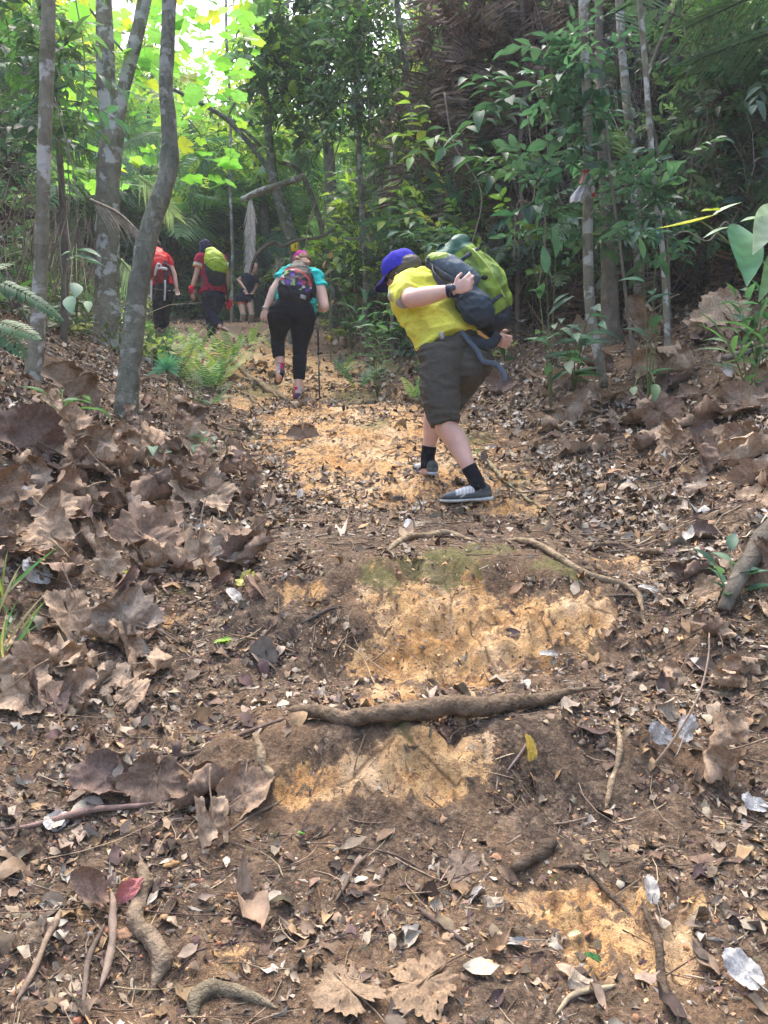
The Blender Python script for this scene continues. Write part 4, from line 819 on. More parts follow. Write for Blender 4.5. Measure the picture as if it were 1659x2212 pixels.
def cloud(mb, temps, pos, size, cols, mode='up', tilt=.5, face=None):
    """mode up: roughly horizontal pieces; hang: hang down; out: point along face (N,3)"""
    pos = np.asarray(pos); qx = 829.5+1853*pos[:, 0]/pos[:, 1]; qy = 1106-1853*(pos[:, 2]-CAMZ)/pos[:, 1]
    ok = ~((qx > 290) & (qx < 590) & (qy > 470) & (qy < 745) & (pos[:, 1] < 19.7) & (pos[:, 1] > 4) & (pos[:, 2] > H(pos[:, 0], pos[:, 1], False)+.3)) | (np.abs(pos[:, 1]-7) < -1)
    ok &= ~((qx > 505) & (qx < 580) & (qy > 400) & (qy < 600) & (pos[:, 1] < 20.8) & (pos[:, 1] > 4))
    ok &= ~((qx > 560) & (qx < 720) & (qy > 500) & (qy < 880) & (pos[:, 1] < 13) & (pos[:, 1] > 4)); ok &= ~((qx > 800) & (qx < 1150) & (qy > 520) & (qy < 1100) & (pos[:, 1] < 5.6))
    pos, size, cols = pos[ok], size[ok], cols[ok]; face = None if face is None else face[ok]
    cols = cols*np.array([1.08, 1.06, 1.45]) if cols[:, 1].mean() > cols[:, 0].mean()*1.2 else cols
    n = len(pos); k = rng.integers(0, len(temps), n)
    if mode == 'hang':
        y = nrm(np.column_stack([rng.normal(0, .35, n), rng.normal(0, .35, n), -np.ones(n)]))
    elif mode == 'out': y = nrm(face+rng.normal(0, tilt, (n, 3)))
    else:
        a = rng.uniform(0, 2*math.pi, n); y = nrm(np.column_stack([np.cos(a), np.sin(a), rng.normal(0, tilt, n)]))
    h = rng.normal(0, .35 if mode != 'hang' else 1, (n, 3))+(np.array([0, 0, 1.]) if mode != 'hang' else 0); z = nrm(h-y*(h*y).sum(1)[:, None]); x = np.cross(y, z); R = np.stack([x, y, z], 1)
    for q in range(len(temps)):
        m = k == q; tv, tf, tc = temps[q]
        if m.sum() == 0: continue
        S1 = size[m]; V = np.einsum('nvi,nij->nvj', tv[None]*S1[:, None, None], R[m])+pos[m][:, None]
        off = (np.arange(m.sum())*len(tv))[:, None, None]; F = [(f[None]+off).reshape(-1, f.shape[1]) for f in tf]
        c = np.repeat(cols[m], len(tv), 0)
        if tc is not None: c = c*np.tile(tc, (int(m.sum()), 1))
        mb.add(V.reshape(-1, 3), F, np.clip(c, 0, 1))
G_DK = [(.045, .085, .045), (.06, .11, .05), (.08, .14, .06), (.06, .11, .07), (.10, .16, .08)]
G_MD = [(.07, .15, .05), (.10, .20, .06), (.06, .13, .06), (.13, .23, .08), (.08, .17, .09)]
G_LT = [(.20, .36, .07), (.28, .44, .08), (.16, .30, .06), (.34, .46, .07), (.40, .48, .08)]
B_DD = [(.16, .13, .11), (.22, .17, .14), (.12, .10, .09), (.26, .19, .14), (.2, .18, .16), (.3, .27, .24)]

# ---- right thicket
def hill_pts(N, t0, t1, x0, x1, y0, y1):
    out = []
    while sum(len(o) for o in out) < N:
        x = rng.uniform(x0, x1, N*4); y = rng.uniform(y0, y1, N*4); t = hill_t(x, y); m = (t > t0) & (t < t1) & (np.abs(x) < .62*y+1.2)
        x, y = x[m], y[m]; out.append(np.column_stack([x, y, H(x, y, False)]))
    return np.concatenate(out)[:N]
HLN = lambda p: nrm(np.column_stack([-.75+0*p[:, 0], -.65+0*p[:, 0], .35+0*p[:, 0]]))
mb = MB(); p = hill_pts(9500, -.15, 5.0, -.5, 9, 5, 20); p += HLN(p)*rng.uniform(0, .9, (len(p), 1)); cloud(mb, DED, p, rng.uniform(.35, .8, len(p)), pick(B_DD, len(p), .2), 'hang')
for i in range(15):   # reddish curtains of dead fern
    c = P(rng.uniform(930, 1200), rng.uniform(-60, 260), rng.uniform(9.0, 9.8)); q = c+rng.normal(0, 1, (26, 3))*[.28, .15, .35]
    cloud(mb, DED, q, rng.uniform(.4, .7, 26), pick([(.20, .15, .12), (.26, .19, .14), (.15, .12, .10)], 26, .15), 'hang')
tag(mb.build('dead_fern_thicket', M['dead']), 'curtain of dead brown fern fronds hanging over the steep right hillside', 'dead ferns', kind='stuff')
mb = MB(); p = hill_pts(10500, -.2, 5.2, -.5, 9, 5, 20); n_ = fbm(p[:, 0]*1.1, p[:, 1]*1.1, 201, 3, p[:, 2]*.9); p = p[n_ > -.45]; p += HLN(p)*rng.uniform(.2, 1.25, (len(p), 1))
cloud(mb, SPR+SPW, p, rng.uniform(.13, .34, len(p)), pick(G_DK+G_MD, len(p), .28)*[.95, .82, 1.0], 'out', .6, HLN(p))
p = hill_pts(1700, -.2, 5.0, -.5, 9, 5, 20)+0; p += HLN(p)*rng.uniform(.3, 1.3, (len(p), 1)); cloud(mb, FRD, p, rng.uniform(.35, .7, len(p)), pick(G_DK+G_MD, len(p), .2), 'out', .5, HLN(p))
p = hill_pts(900, -.2, 3.5, -.5, 2.5, 9, 20); p += HLN(p)*rng.uniform(.5, 1.5, (len(p), 1)); cloud(mb, SPW+SPR, p, rng.uniform(.3, .55, len(p)), pick(G_LT+G_MD, len(p), .2), 'out', .5, HLN(p))
tag(mb.build('hillside_foliage', M['green']), 'mixed green climbers and small leaves over the steep right hillside', 'undergrowth', kind='stuff')
# tangle of thin stems
mb = MB()
def stems(N, gen, L0, r0, pal, lean=.35):
    p = gen(N)
    for i in range(N):
        L = L0*math.exp(rng.normal(0, .4)); d = nrm(np.array([rng.normal(0, lean), rng.normal(0, lean), 1.])); b = rng.normal(0, .12, 3); u = np.linspace(0, 1, 5)[:, None]
        v, f = tube(p[i]+d*L*u+b*L*np.sin(u*3), np.linspace(r0, r0*.5, 5)*rng.uniform(.6, 1.5), 3, sm=False, caps=False); mb.add(v, f, pick(pal, 1, .2)[0])
def gen_v(N): p = hill_pts(N, -.3, 4.5, -.5, 8, 5, 18); return p+HLN(p)*rng.uniform(.5, 1.3, (N, 1))
def gen_r(N): p = hill_pts(N, -.5, 3.5, -.5, 8, 5, 18); return p+HLN(p)*rng.uniform(0, .9, (N, 1))
def lh_pts(N, t0, t1, y0, y1):
    out = []
    while sum(len(o) for o in out) < N:
        x = rng.uniform(-12, -2, N*4); y = rng.uniform(y0, y1, N*4); t = lhill_t(x, y); m = (t > t0) & (t < t1) & (np.abs(x) < .62*y+1.2)
        x, y = x[m], y[m]; out.append(np.column_stack([x, y, H(x, y, False)]))
    return np.concatenate(out)[:N]
def gen_l(N): p = lh_pts(N, -1.2, 3, 4.5, 16); p[:, 2] += rng.uniform(0, .6, N); return p
stems(2600, gen_r, .8, .004, [(.25, .2, .16), (.34, .29, .24), (.16, .12, .1), (.4, .36, .3)])
stems(900, gen_v, 1.7, .004, [(.25, .22, .18), (.34, .3, .26), (.18, .16, .13)], .16)
stems(1300, gen_l, .8, .005, [(.22, .17, .14), (.3, .25, .2), (.14, .1, .09)])
def gen_b(N): # both trail sides
    y = rng.uniform(7.5, 20, N); s = rng.choice([-1, 1], N); x = trail_x(y)+s*rng.uniform(1.3, 3.2, N); return np.column_stack([x, y, H(x, y, False)-.02])
stems(900, gen_b, .5, .004, [(.3, .25, .2), (.4, .34, .28), (.2, .15, .12)], .7)
tag(mb.build('stem_tangle', M['twig']), 'tangle of thin bare stems and twigs rising from both banks', 'brushwood', kind='stuff')
# ---- left thicket
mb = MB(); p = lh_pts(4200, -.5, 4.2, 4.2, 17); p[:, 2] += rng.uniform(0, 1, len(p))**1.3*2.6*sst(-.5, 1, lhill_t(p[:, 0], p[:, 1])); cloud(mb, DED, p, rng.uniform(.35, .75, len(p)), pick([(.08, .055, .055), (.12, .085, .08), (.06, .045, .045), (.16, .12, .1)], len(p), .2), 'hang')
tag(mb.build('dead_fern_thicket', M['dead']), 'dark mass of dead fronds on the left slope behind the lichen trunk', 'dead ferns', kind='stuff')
mb = MB(); p = lh_pts(3600, -.8, 4.0, 4.6, 22); p[:, 2] += rng.uniform(0, 1, len(p))*3.0*sst(-.8, 1.5, lhill_t(p[:, 0], p[:, 1])); cloud(mb, SPR+SPN+FRD, p, rng.uniform(.25, .6, len(p)), pick(G_DK+G_MD, len(p), .2), 'up', .4)
tag(mb.build('slope_foliage', M['green']), 'dark green leaves over the left slope', 'undergrowth', kind='stuff')
# ---- distant background
mb = MB()
def box_pts(N, x0, x1, y0, y1, zmax, thr=-.2, seed=230, top=0.0):
    x = rng.uniform(x0, x1, N*3); y = rng.uniform(y0, y1, N*3); u = rng.uniform(0, 1, N*3); z = H(x, y, False)+u*zmax
    n = fbm(x*.45, y*.45, seed, 3, z*.45); m = (n > thr+top*u) & (hill_t(x, y) < .3); return np.column_stack([x, y, z])[m][:N]
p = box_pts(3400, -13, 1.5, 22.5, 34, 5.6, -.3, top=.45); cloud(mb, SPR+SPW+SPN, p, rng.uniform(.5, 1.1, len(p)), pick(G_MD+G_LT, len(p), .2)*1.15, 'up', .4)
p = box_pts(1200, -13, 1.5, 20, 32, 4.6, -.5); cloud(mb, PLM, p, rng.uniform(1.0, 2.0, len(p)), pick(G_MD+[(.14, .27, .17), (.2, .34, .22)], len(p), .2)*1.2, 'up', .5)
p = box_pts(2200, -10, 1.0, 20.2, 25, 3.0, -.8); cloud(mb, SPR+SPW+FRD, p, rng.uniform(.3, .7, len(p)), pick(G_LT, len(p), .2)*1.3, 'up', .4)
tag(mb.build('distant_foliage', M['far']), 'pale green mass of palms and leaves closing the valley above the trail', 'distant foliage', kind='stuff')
# ---- dark backing far away: a wooded slope
mb = MB(); p = box_pts(1700, -34, 10, 34, 48, 6.5, -.3, 240, .5); cloud(mb, SPW+SPR, p, rng.uniform(1.2, 2.6, len(p)), pick(G_MD+G_LT, len(p), .2), 'up', .4)
tag(mb.build('far_wood', M['far']), 'far off wood on the ridge showing as soft green', 'wood', kind='stuff')

# ---- crowns
def crown(t, name, temps, pos, size, cols, mat, mode='up', tilt=.35, face=None):
    mb = MB(); cloud(mb, temps, pos, size, cols, mode, tilt, face); return mb.build(name, mat, t)
LOB = [(*leaf_lobed(400+k, 5, 3, 31, .25, .5, .3, 0, .02, 0)[:2], None) for k in range(4)]
for q in range(4):
    v = LOB[q][0].copy(); v[:, 1] += .35; s_, f_ = tube(np.array([[0, -.35, .1], [0, 0, .02], [0, .35, 0]]), [.012, .01, .01], 3, sm=False, caps=False); mb_ = MB(); mb_.add(v, LOB[q][1]); mb_.add(s_, f_); v, f, _ = mb_.data(); LOB[q] = (v, f, None)
def px_pts(boxes):
    out = []
    for (x0, y0, x1, y1, d0, d1, n) in boxes:
        for _ in range(n): out.append(P(rng.uniform(x0, x1), rng.uniform(y0, y1), rng.uniform(d0, d1)))
    return np.array(out)
p = px_pts([(110, -60, 330, 120, 8, 11, 62), (300, -60, 560, 150, 8, 11.5, 90), (370, 130, 520, 260, 8.5, 11, 34), (130, 120, 330, 240, 8.5, 11, 32), (130, 215, 250, 420, 9.5, 11.5, 22), (395, 240, 440, 300, 8.2, 8.8, 3), (395, 315, 510, 350, 8.0, 9, 9), (410, 375, 500, 405, 8.2, 8.8, 5), (250, 240, 350, 420, 10, 12, 14)])
crown(T2, 'crown', LOB, p, rng.uniform(.13, .27, len(p)), pick([(.17, .34, .08), (.20, .38, .10), (.16, .36, .06), (.22, .42, .07), (.13, .30, .05), (.28, .42, .06), (.19, .38, .08), (.40, .42, .05)], len(p), .15), M['lime'], 'up', .35)
p = px_pts([(540, -60, 760, 230, 11.5, 13.5, 420), (600, 150, 700, 330, 12, 13.5, 60)]); crown(T5, 'crown', SPR+SPW, p, rng.uniform(.25, .5, len(p)), pick(G_DK+G_MD+G_LT[:2], len(p), .2), M['green'])
p = px_pts([(700, -60, 860, 300, 10.5, 12, 300)]); crown(T7, 'crown', SPR, p, rng.uniform(.25, .5, len(p)), pick(G_DK+G_MD, len(p), .2), M['green'])
p = px_pts([(470, 210, 620, 330, 13, 14.5, 60)]); crown(T6, 'crown', SPW, p, rng.uniform(.25, .4, len(p)), pick(G_LT+G_MD, len(p), .2), M['green'])
p = px_pts([(-40, -60, 130, 300, 5.6, 8, 70), (60, 120, 150, 330, 5.8, 7, 26)]); crown(T4, 'crown', SPR+FRD, p, rng.uniform(.25, .5, len(p)), pick(G_DK+G_MD, len(p), .2), M['green'])
p = px_pts([(1480, -60, 1680, 180, 6.5, 8, 130), (1560, 100, 1700, 520, 7, 8.5, 150)]); crown(T17, 'crown', SPR+SPN, p, rng.uniform(.25, .5, len(p)), pick(G_DK+G_MD, len(p), .2), M['green'])
p = px_pts([(1170, 60, 1300, 300, 6.0, 6.8, 60), (1150, 330, 1420, 520, 5.9, 6.8, 70)]); crown(T8, 'crown', SPW+SPR, p, rng.uniform(.2, .36, len(p)), pick([(.06, .13, .07), (.08, .17, .09), (.05, .11, .06)], len(p), .2), M['green'])
p = px_pts([(1330, 330, 1520, 560, 5.5, 6.2, 34)]); crown(T10, 'crown', SPW+SPR, p, rng.uniform(.18, .3, len(p)), pick([(.06, .13, .07), (.08, .17, .09)], len(p), .2), M['green'])
# background trees
BT = [(150, 24, 6.5, 'rounded green tree filling the gap left of the forked tree'), (330, 27, 7.5, 'tall pale green tree beyond the curved trunk'), (470, 25, 6.0, 'bright tree behind the lime leaves in the middle'), (560, 21, 6.5, 'dense green tree behind the leaning sign tree'), (700, 19, 8, 'tree with fine leaves left of the thicket'), (40, 20, 8, 'dark tree rising at the far left behind the slope')]
for px, d, h, lb in BT:
    x = (px-829.5)/1853*d; z = float(H(x, d)); t = thing('forest_tree', (x, d, z), lb, 'tree')
    V, F = tube(np.array([[x, d, z-.2], [x+.15, d, z+h*.35], [x-.1, d, z+h*.7], [x+.1, d, z+h]]), [.16, .13, .09, .03], 8); part('trunk', V, F, M['bark_b'], t)
    n = 300; q = nrm(rng.normal(0, 1, (n, 3)))*rng.uniform(.3, 1, (n, 1))**.5*np.array([1.9, 1.5, h*.34])*(1+.3*rng.normal(0, 1, (n, 1)))+[x, d, z+h*.72]
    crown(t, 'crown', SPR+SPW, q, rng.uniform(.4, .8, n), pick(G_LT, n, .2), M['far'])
# palms
PT = [(480, 22, 3.2, 'feathery green palm above the heads of the hikers'), (380, 21, 3.0, 'low palm with drooping fronds behind the curved trunk'), (190, 19.5, 3.2, 'palm left of the forked tree'), (540, 23, 4.5, 'tall pale palm in the bright gap'), (290, 20.5, 2.6, 'dark low palm between the forked tree and the curved trunk'), (430, 21, 3.6, 'palm right of the curved trunk, farther back')]
for px, d, h, lb in PT:
    x = (px-829.5)/1853*d; z = float(H(x, d)); t = thing('palm', (x, d, z), lb, 'palm')
    V, F = tube(np.array([[x, d, z-.1], [x+.05, d, z+h*.4], [x, d, z+h*.6]]), [.09, .07, .06], 8); part('trunk', V, F, M['bark_b'], t)
    mbp = MB(); n = 14; a = np.arange(n)*2.4; y = nrm(np.column_stack([np.cos(a), np.sin(a), rng.uniform(.3, 1.4, n)])); hz = np.tile([0, 0, 1.], (n, 1)); zz = nrm(hz-y*(hz*y).sum(1)[:, None]); R = np.stack([np.cross(y, zz), y, zz], 1)
    for i in range(n):
        v, f, _ = PLM[i % 3]; mbp.add(v*rng.uniform(1.8, 2.6) @ R[i] + [x, d, z+h*.6], f, pick(G_MD+[(.12, .25, .13)], 1, .2)[0]*1.5)
    mbp.build('fronds', M['far'], t)
# dry hanging frond
def hang_frond(c0, c1, n, ll, wid, col, label, splay=.45, seed=1, name='dry_palm_frond', mat='dead', onesided=False):
    r = np.random.default_rng(seed); mb = MB(); A = catmull(np.array([c0, .5*(c0+c1)+[.03, 0, .02], c1]), 12); v, f = tube(A, np.linspace(.014, .005, 12), 5, sm=False); mb.add(v, f, np.array(col)*.8)
    ax = nrm(c1-c0)
    for i in range(n):
        u = .04+.94*i/n; p = np.array([np.interp(u, np.linspace(0, 1, 12), A[:, k]) for k in range(3)])
        for s in ((1,) if onesided else (-1, 1)):
            d = nrm(ax*1+np.cross(ax, [0, 1, 0])*s*(splay+r.normal(0, .06))+np.array([0, r.normal(0, .15), 0])+np.array([0, 0, -.25])); L = ll*(1-.35*u)*r.uniform(.8, 1.1)
            q = np.linspace(0, 1, 4)[:, None]; c = p+d*L*q+np.array([0, 0, -1])*L*.25*q*q; w_ = nrm(np.cross(d, [0, 1, .3]))*wid*np.array([.5, 1, .7, .08])[:, None]
            V = np.vstack([c-w_/2, c+w_/2]); k = np.arange(3); mb.add(V, np.column_stack([k, k+1, k+5, k+4]), np.array(col)*r.uniform(.75, 1.2))
    return tag(mb.build(name, M[mat]), label, 'palm frond')
hang_frond(P(541, 420, 19.7), P(536, 592, 19.7), 40, .55, .032, (.75, .64, .55), 'dry pinkish palm frond hanging straight down beside the black-clad woman', .35)
hang_frond(P(195, 432, 6.6), P(300, 500, 6.4), 14, .34, .012, (.42, .36, .28), 'dry palm frond leaning from the left behind the curved trunk', .12, 2)
hang_frond(P(590, 600, 12.0), P(600, 560, 12.0), 6, .2, .012, (.5, .44, .36), 'small withered frond at the base of the leaning sign tree', .5, 3)
hang_frond(P(1300, 40, 7.5), P(1500, -60, 7.0), 20, .42, .014, (.10, .17, .10), 'green palm frond slanting at the top of the right side', .6, 4, 'palm_frond', 'green')
for k, (a, b, lb) in enumerate([((1700, -40, 6), (1480, 60, 6.4), 'dark palm frond reaching in at the upper right corner'), ((1700, 60, 6), (1500, 130, 6.5), 'second dark palm frond below the upper right corner'), ((1700, 330, 6.5), (1610, 520, 6.6), 'green palm frond drooping at the right edge'), ((300, 380, 9.5), (378, 470, 9.5), 'pale palm frond behind the curved trunk'), ((262, 560, 8.6), (300, 640, 8.4), 'pale fan of palm leaf left of the curved trunk, beside the person in red')]):
    hang_frond(P(*a), P(*b), 18, .42 if k < 3 else .3, .013 if k < 3 else .02, (.05, .10, .045) if k < 3 else (.5, .6, .35), lb, .7, 10+k, 'palm_frond', 'green')
# ------------------------------------------------------------ single plants
def plant(name, label, base, stems_, leafL, wid, cols, n=7, cat='plant', temps=None, seed=0, curl=.35, mat='green', serr=0, group=None, opp=False, tips=True):
    """stems_: list of tip positions (world); leaves set along each stem"""
    r = np.random.default_rng(seed); base = np.asarray(base, float); t = thing(name, base, label, cat, group); ms = MB(); ml = MB()
    for tip in stems_:
        tip = np.asarray(tip, float); mid = .5*(base+tip)+[0, 0, .12*np.linalg.norm(tip-base)]; A = catmull(np.array([base, mid, tip]), 8)
        v, f = tube(A, np.linspace(.006, .002, 8)*max(.5, leafL/.1)*.5, 5, sm=False); ms.add(v, f, (.16, .2, .08)); T = nrm(np.gradient(A, axis=0))
        for i in range(n):
            u = .18+.82*i/(n-1) if n > 1 else 1; p = np.array([np.interp(u, np.linspace(0, 1, 8), A[:, k]) for k in range(3)]); tt = T[min(7, int(u*7))]
            for s in ((-1, 1) if opp else ((1,) if i % 2 else (-1,))):
                sd_ = nrm(np.cross(tt, [0, 0, 1])+1e-3); d = nrm(sd_*s*r.uniform(.7, 1.2)+tt*r.uniform(.4, .9)+[0, 0, r.uniform(-.25, .25)]) if i < n-1 or not tips else nrm(tt+[0, 0, -.2])
                V, F = leaf_simple(curl*r.uniform(.5, 1.4), r.uniform(.1, .3), 7, wid*r.uniform(.85, 1.15), 0, 1, i)
                if serr: m = 8; V[:m, 0] *= 1+serr*np.tile([1, -1], 4); V[2*m:, 0] *= 1+serr*np.tile([1, -1], 4)
                V = V*leafL*r.uniform(.7, 1.15) @ frame(d, (r.normal(0, .25), r.normal(0, .25)-.25, 1)) + p; ml.add(V, F, pick(cols, 1, .12)[0])
    ms.build('stem', M['twig'], t); ml.build('leaves', M[mat], t); return t
GG = [(.09, .20, .09), (.12, .24, .11), (.07, .16, .09)]; GB = [(.09, .20, .13), (.12, .25, .16), (.07, .16, .11)]; GY_ = [(.3, .42, .08), (.22, .36, .08), (.38, .42, .12), (.15, .3, .08)]
def gp(px, py, d):  # on the soil at that column and depth
    p = P(px, py, d); p[2] = float(H(p[0], p[1])); return p
plant('broad_leaf_seedling', 'seedling with pale oval leaves between the lichen trunk and the curved trunk', G(165, 720), [P(165, 612, 4.7), P(150, 640, 4.6), P(190, 650, 4.8)], .16, .42, GB, 4, seed=1)
plant('broad_leaf_seedling', 'low seedling left of the foot of the curved trunk', G(135, 905), [P(135, 845, 4.6), P(100, 850, 4.5), P(175, 855, 4.7), P(200, 880, 4.6)], .14, .3, GG, 4, seed=2)
plant('lobed_seedling', 'small lobed green plant right of the curved trunk foot', G(440, 985), [P(440, 935, 5.0), P(455, 945, 5), P(425, 960, 5)], .09, .5, GB, 3, seed=3)
plant('broad_leaf_seedling', 'two round leaves poking out of the left leaf pile', G(330, 1000), [P(330, 965, 4.3)], .1, .6, GB, 2, seed=4)
plant('broad_leaf_seedling', 'tall seedling with long leaves at the foot of the rag sapling', G(1240, 850), [P(1215, 690, 5.6), P(1245, 720, 5.5), P(1280, 665, 5.6), P(1230, 780, 5.5), P(1290, 700, 5.7), P(1200, 700, 5.5)], .17, .4, GB+[(.07, .16, .1)], 6, seed=5)
plant('broad_leaf_seedling', 'little two-leaved plant under the hanging brown leaves', G(1395, 850), [P(1370, 835, 5.0), P(1415, 830, 5.0)], .13, .45, GG, 2, seed=6)
plant('broad_leaf_seedling', 'seedling by the thick buttress root at the right edge', G(1575, 1310), [P(1580, 1190, 3.1), P(1545, 1225, 3.05), P(1625, 1210, 3.1), P(1640, 1270, 3.1)], .11, .42, GB, 4, seed=7)
plant('broad_leaf_seedling', 'leafy shrub at the right edge under the pale torn leaf', gp(1640, 760, 5.2), [P(1610, 610, 5.2), P(1650, 590, 5.2), P(1680, 640, 5.1), P(1600, 680, 5.2), P(1640, 640, 5.0), P(1590, 640, 5.1)], .13, .4, GG+GB, 7, seed=8)
plant('narrow_leaf_plant', 'tuft of narrow strap leaves at the right edge of the bank', gp(1620, 760, 5.0), [P(1560, 720, 5.0), P(1590, 700, 5.0), P(1640, 700, 4.9), P(1570, 745, 4.9), P(1660, 720, 4.9)], .24, .12, GG, 5, seed=9)
plant('broad_leaf_seedling', 'small shrub with star-like leaf rosettes left of the pale thin stem', gp(1400, 700, 5.6), [P(1420, 530, 5.6), P(1390, 560, 5.5), P(1450, 550, 5.5)], .17, .35, GB, 5, seed=10)
plant('broad_leaf_seedling', 'dark shrub with drooping leaves left of the rag sapling', gp(1190, 720, 6.2), [P(1150, 540, 6.2), P(1200, 555, 6.1), P(1180, 590, 6.1)], .2, .4, GB, 5, seed=11)
plant('broad_leaf_shrub', 'shrub with large blue green leaves high in the thicket centre', P(1090, 271, 8.3), [P(1010, 170, 7.6), P(1060, 150, 7.6), P(1100, 210, 7.6), P(1040, 240, 7.5), P(1130, 120, 7.7), P(960, 320, 7.5)], .22, .42, [(.05, .12, .08), (.07, .15, .09)], 8, seed=12)
plant('broad_leaf_shrub', 'bright green shrub left of the blue green one in the thicket', P(932, 348, 9.3), [P(880, 210, 8.6), P(900, 250, 8.6), P(860, 290, 8.6), P(930, 300, 8.5), P(890, 340, 8.5)], .22, .42, GY_, 7, seed=13)
plant('broad_leaf_shrub', 'drooping large leaves in the thicket above the green backpack', P(1067, 405, 7.7), [P(1000, 340, 7), P(1090, 330, 7), P(960, 290, 7), P(1060, 380, 7)], .2, .4, [(.05, .12, .06), (.06, .14, .08)], 6, seed=14)
plant('broad_leaf_shrub', 'light green leafy branch hanging beside the thin upright tree', P(892, 512, 10.2), [P(840, 430, 9.6), P(860, 390, 9.6), P(830, 480, 9.5), P(880, 470, 9.5)], .2, .45, GY_+GG, 7, seed=15)
plant('broad_leaf_shrub', 'shrub with pinnate leaves over the purple cap', P(968, 571, 8.9), [P(900, 480, 8.2), P(960, 490, 8.2), P(860, 500, 8.2), P(930, 530, 8.0), P(990, 505, 8.2)], .16, .3, GG+GB, 9, seed=16, opp=True)
plant('trail_side_shrub', 'leafy green shrub between the woman with the pole and the yellow shirt man', gp(815, 720, 8.3), [P(790, 650, 8.2), P(830, 640, 8.2), P(850, 665, 8), P(770, 680, 8.1), P(810, 690, 7.9)], .13, .35, GB+GG, 8, seed=17, opp=True)
plant('trail_side_shrub', 'shiny dark leaved bush right of the leaning sign tree', gp(760, 640, 11), [P(720, 540, 11), P(745, 560, 11), P(770, 585, 11), P(735, 590, 10.8)], .17, .5, [(.05, .12, .06), (.3, .4, .3), (.07, .16, .06)], 9, seed=18)
plant('trail_side_shrub', 'orange and yellow leaved twig above the turquoise shirt', gp(715, 630, 10.4), [P(700, 580, 10.4), P(715, 560, 10.4)], .11, .4, [(.5, .25, .08), (.45, .4, .1)], 4, seed=19)
# right edge foreground leaf branch
t = thing('leafy_branch', P(1700, 640, 2.9), 'branch with a yellow strap leaf and big green leaves reaching in at the right edge', 'branch')
V, F = trunk([(1720, 640, 2.9), (1650, 570, 2.9), (1600, 545, 2.9), (1545, 500, 2.9), (1500, 468, 2.9)], [7, 6, 5, 4, 3], 2.9, None, 8); part('twig', V, F, M['twig'], t, (.2, .22, .12))
def bleaf(a, b, wpx, col, name='leaf', curl=.15, side=(0, -.3, 1), mat='green'):
    A, B = P(*a), P(*b); L = np.linalg.norm(B-A); V, F = leaf_simple(curl, .18, 12, wpx/1853*a[2]/L, 0, 1.0, 3); V = V*L
    m = 13; V[:m, 0] *= 1+.03*np.sin(np.arange(m)*2.7); V[:, 2] += curl*V[:, 1]**2/L*.5; fr_ = frame(B-A, side); c = np.array(col)*(1+.12*np.sin(np.abs(V[:, 0]/L)*30+V[:, 1]/L*40))[:, None]
    part(name, V @ fr_ + A, F, M[mat], t, c)
bleaf((1552, 462, 2.9), (1420, 512, 2.8), 22, (.42, .44, .03), curl=-.2)
bleaf((1555, 455, 2.9), (1515, 452, 2.85), 26, (.3, .36, .04)); bleaf((1540, 465, 2.9), (1602, 430, 2.95), 18, (.45, .55, .4))
bleaf((1590, 485, 2.9), (1625, 600, 2.6), 80, (.10, .26, .15), side=(.2, -1, .4)); bleaf((1580, 490, 2.9), (1520, 500, 2.7), 14, (.35, .5, .35))
bleaf((1665, 440, 2.8), (1635, 540, 2.65), 56, (.42, .5, .38), side=(.2, -1, .3)); bleaf((1660, 470, 2.8), (1600, 470, 2.7), 24, (.35, .45, .33)); bleaf((1640, 560, 2.9), (1595, 520, 2.8), 14, (.4, .5, .36)); bleaf((1690, 520, 2.8), (1650, 640, 2.6), 46, (.14, .26, .12), side=(.2, -1, .3))
# fern with serrated leaflets from the left edge
def frond_at(base, tip, n, leaf, wid, col, up=(0, 0, 1), droop=.5, seed=0, ld=.3, serr=True):
    v, f = frond(n, 1, leaf, droop, wid, .2, .35, .8, .006, ld, .05, seed, .05, nl=3); L = np.linalg.norm(np.asarray(tip)-base); e = np.array([0, math.sin(droop)/droop, -(1-math.cos(droop))/droop]) if droop > .01 else np.array([0, 1, 0])
    d = nrm(np.asarray(tip)-base); R = frame(d, up); R0 = frame(e); v = v @ R0.T @ R * L/np.linalg.norm(e) + base; return v, f
def fern(label, base, tips, n, leaf, wid, cols, seed=0, droop=.6, name='fern', ld=.3, group=None, up=(0, -.35, 1)):
    base = np.asarray(base, float); t = thing(name, base, label, 'fern', group)
    for i, tp in enumerate(tips):
        b = base+(np.asarray(tp)-base)*.12; v, f = frond_at(b, tp, n, leaf, wid, None, up, droop, seed+i, ld); part('frond', v, f, M['green'], t, pick(cols, 1, .12)[0])
        s, fs = tube(np.array([base, base+(b-base)*1.0+[0, 0, .01]]), [.004, .003], 4, sm=False); part('stalk', s, fs, M['twig'], t, (.15, .12, .06))
    return t
fern('big bright fern frond arching in from the left edge', P(-40, 590, 3.2), [P(140, 690, 3.3), P(30, 570, 3.4), P(20, 640, 3.2)], 17, .2, .05, [(.035, .11, .05), (.045, .13, .055)], 1, .5, up=(0, -.8, 1))
fern('small fern low at the left edge below the arching frond', P(-30, 690, 3.3), [P(90, 730, 3.2), P(60, 770, 3.2)], 13, .24, .055, [(.055, .15, .065)], 5, .4, up=(0, -.8, 1))
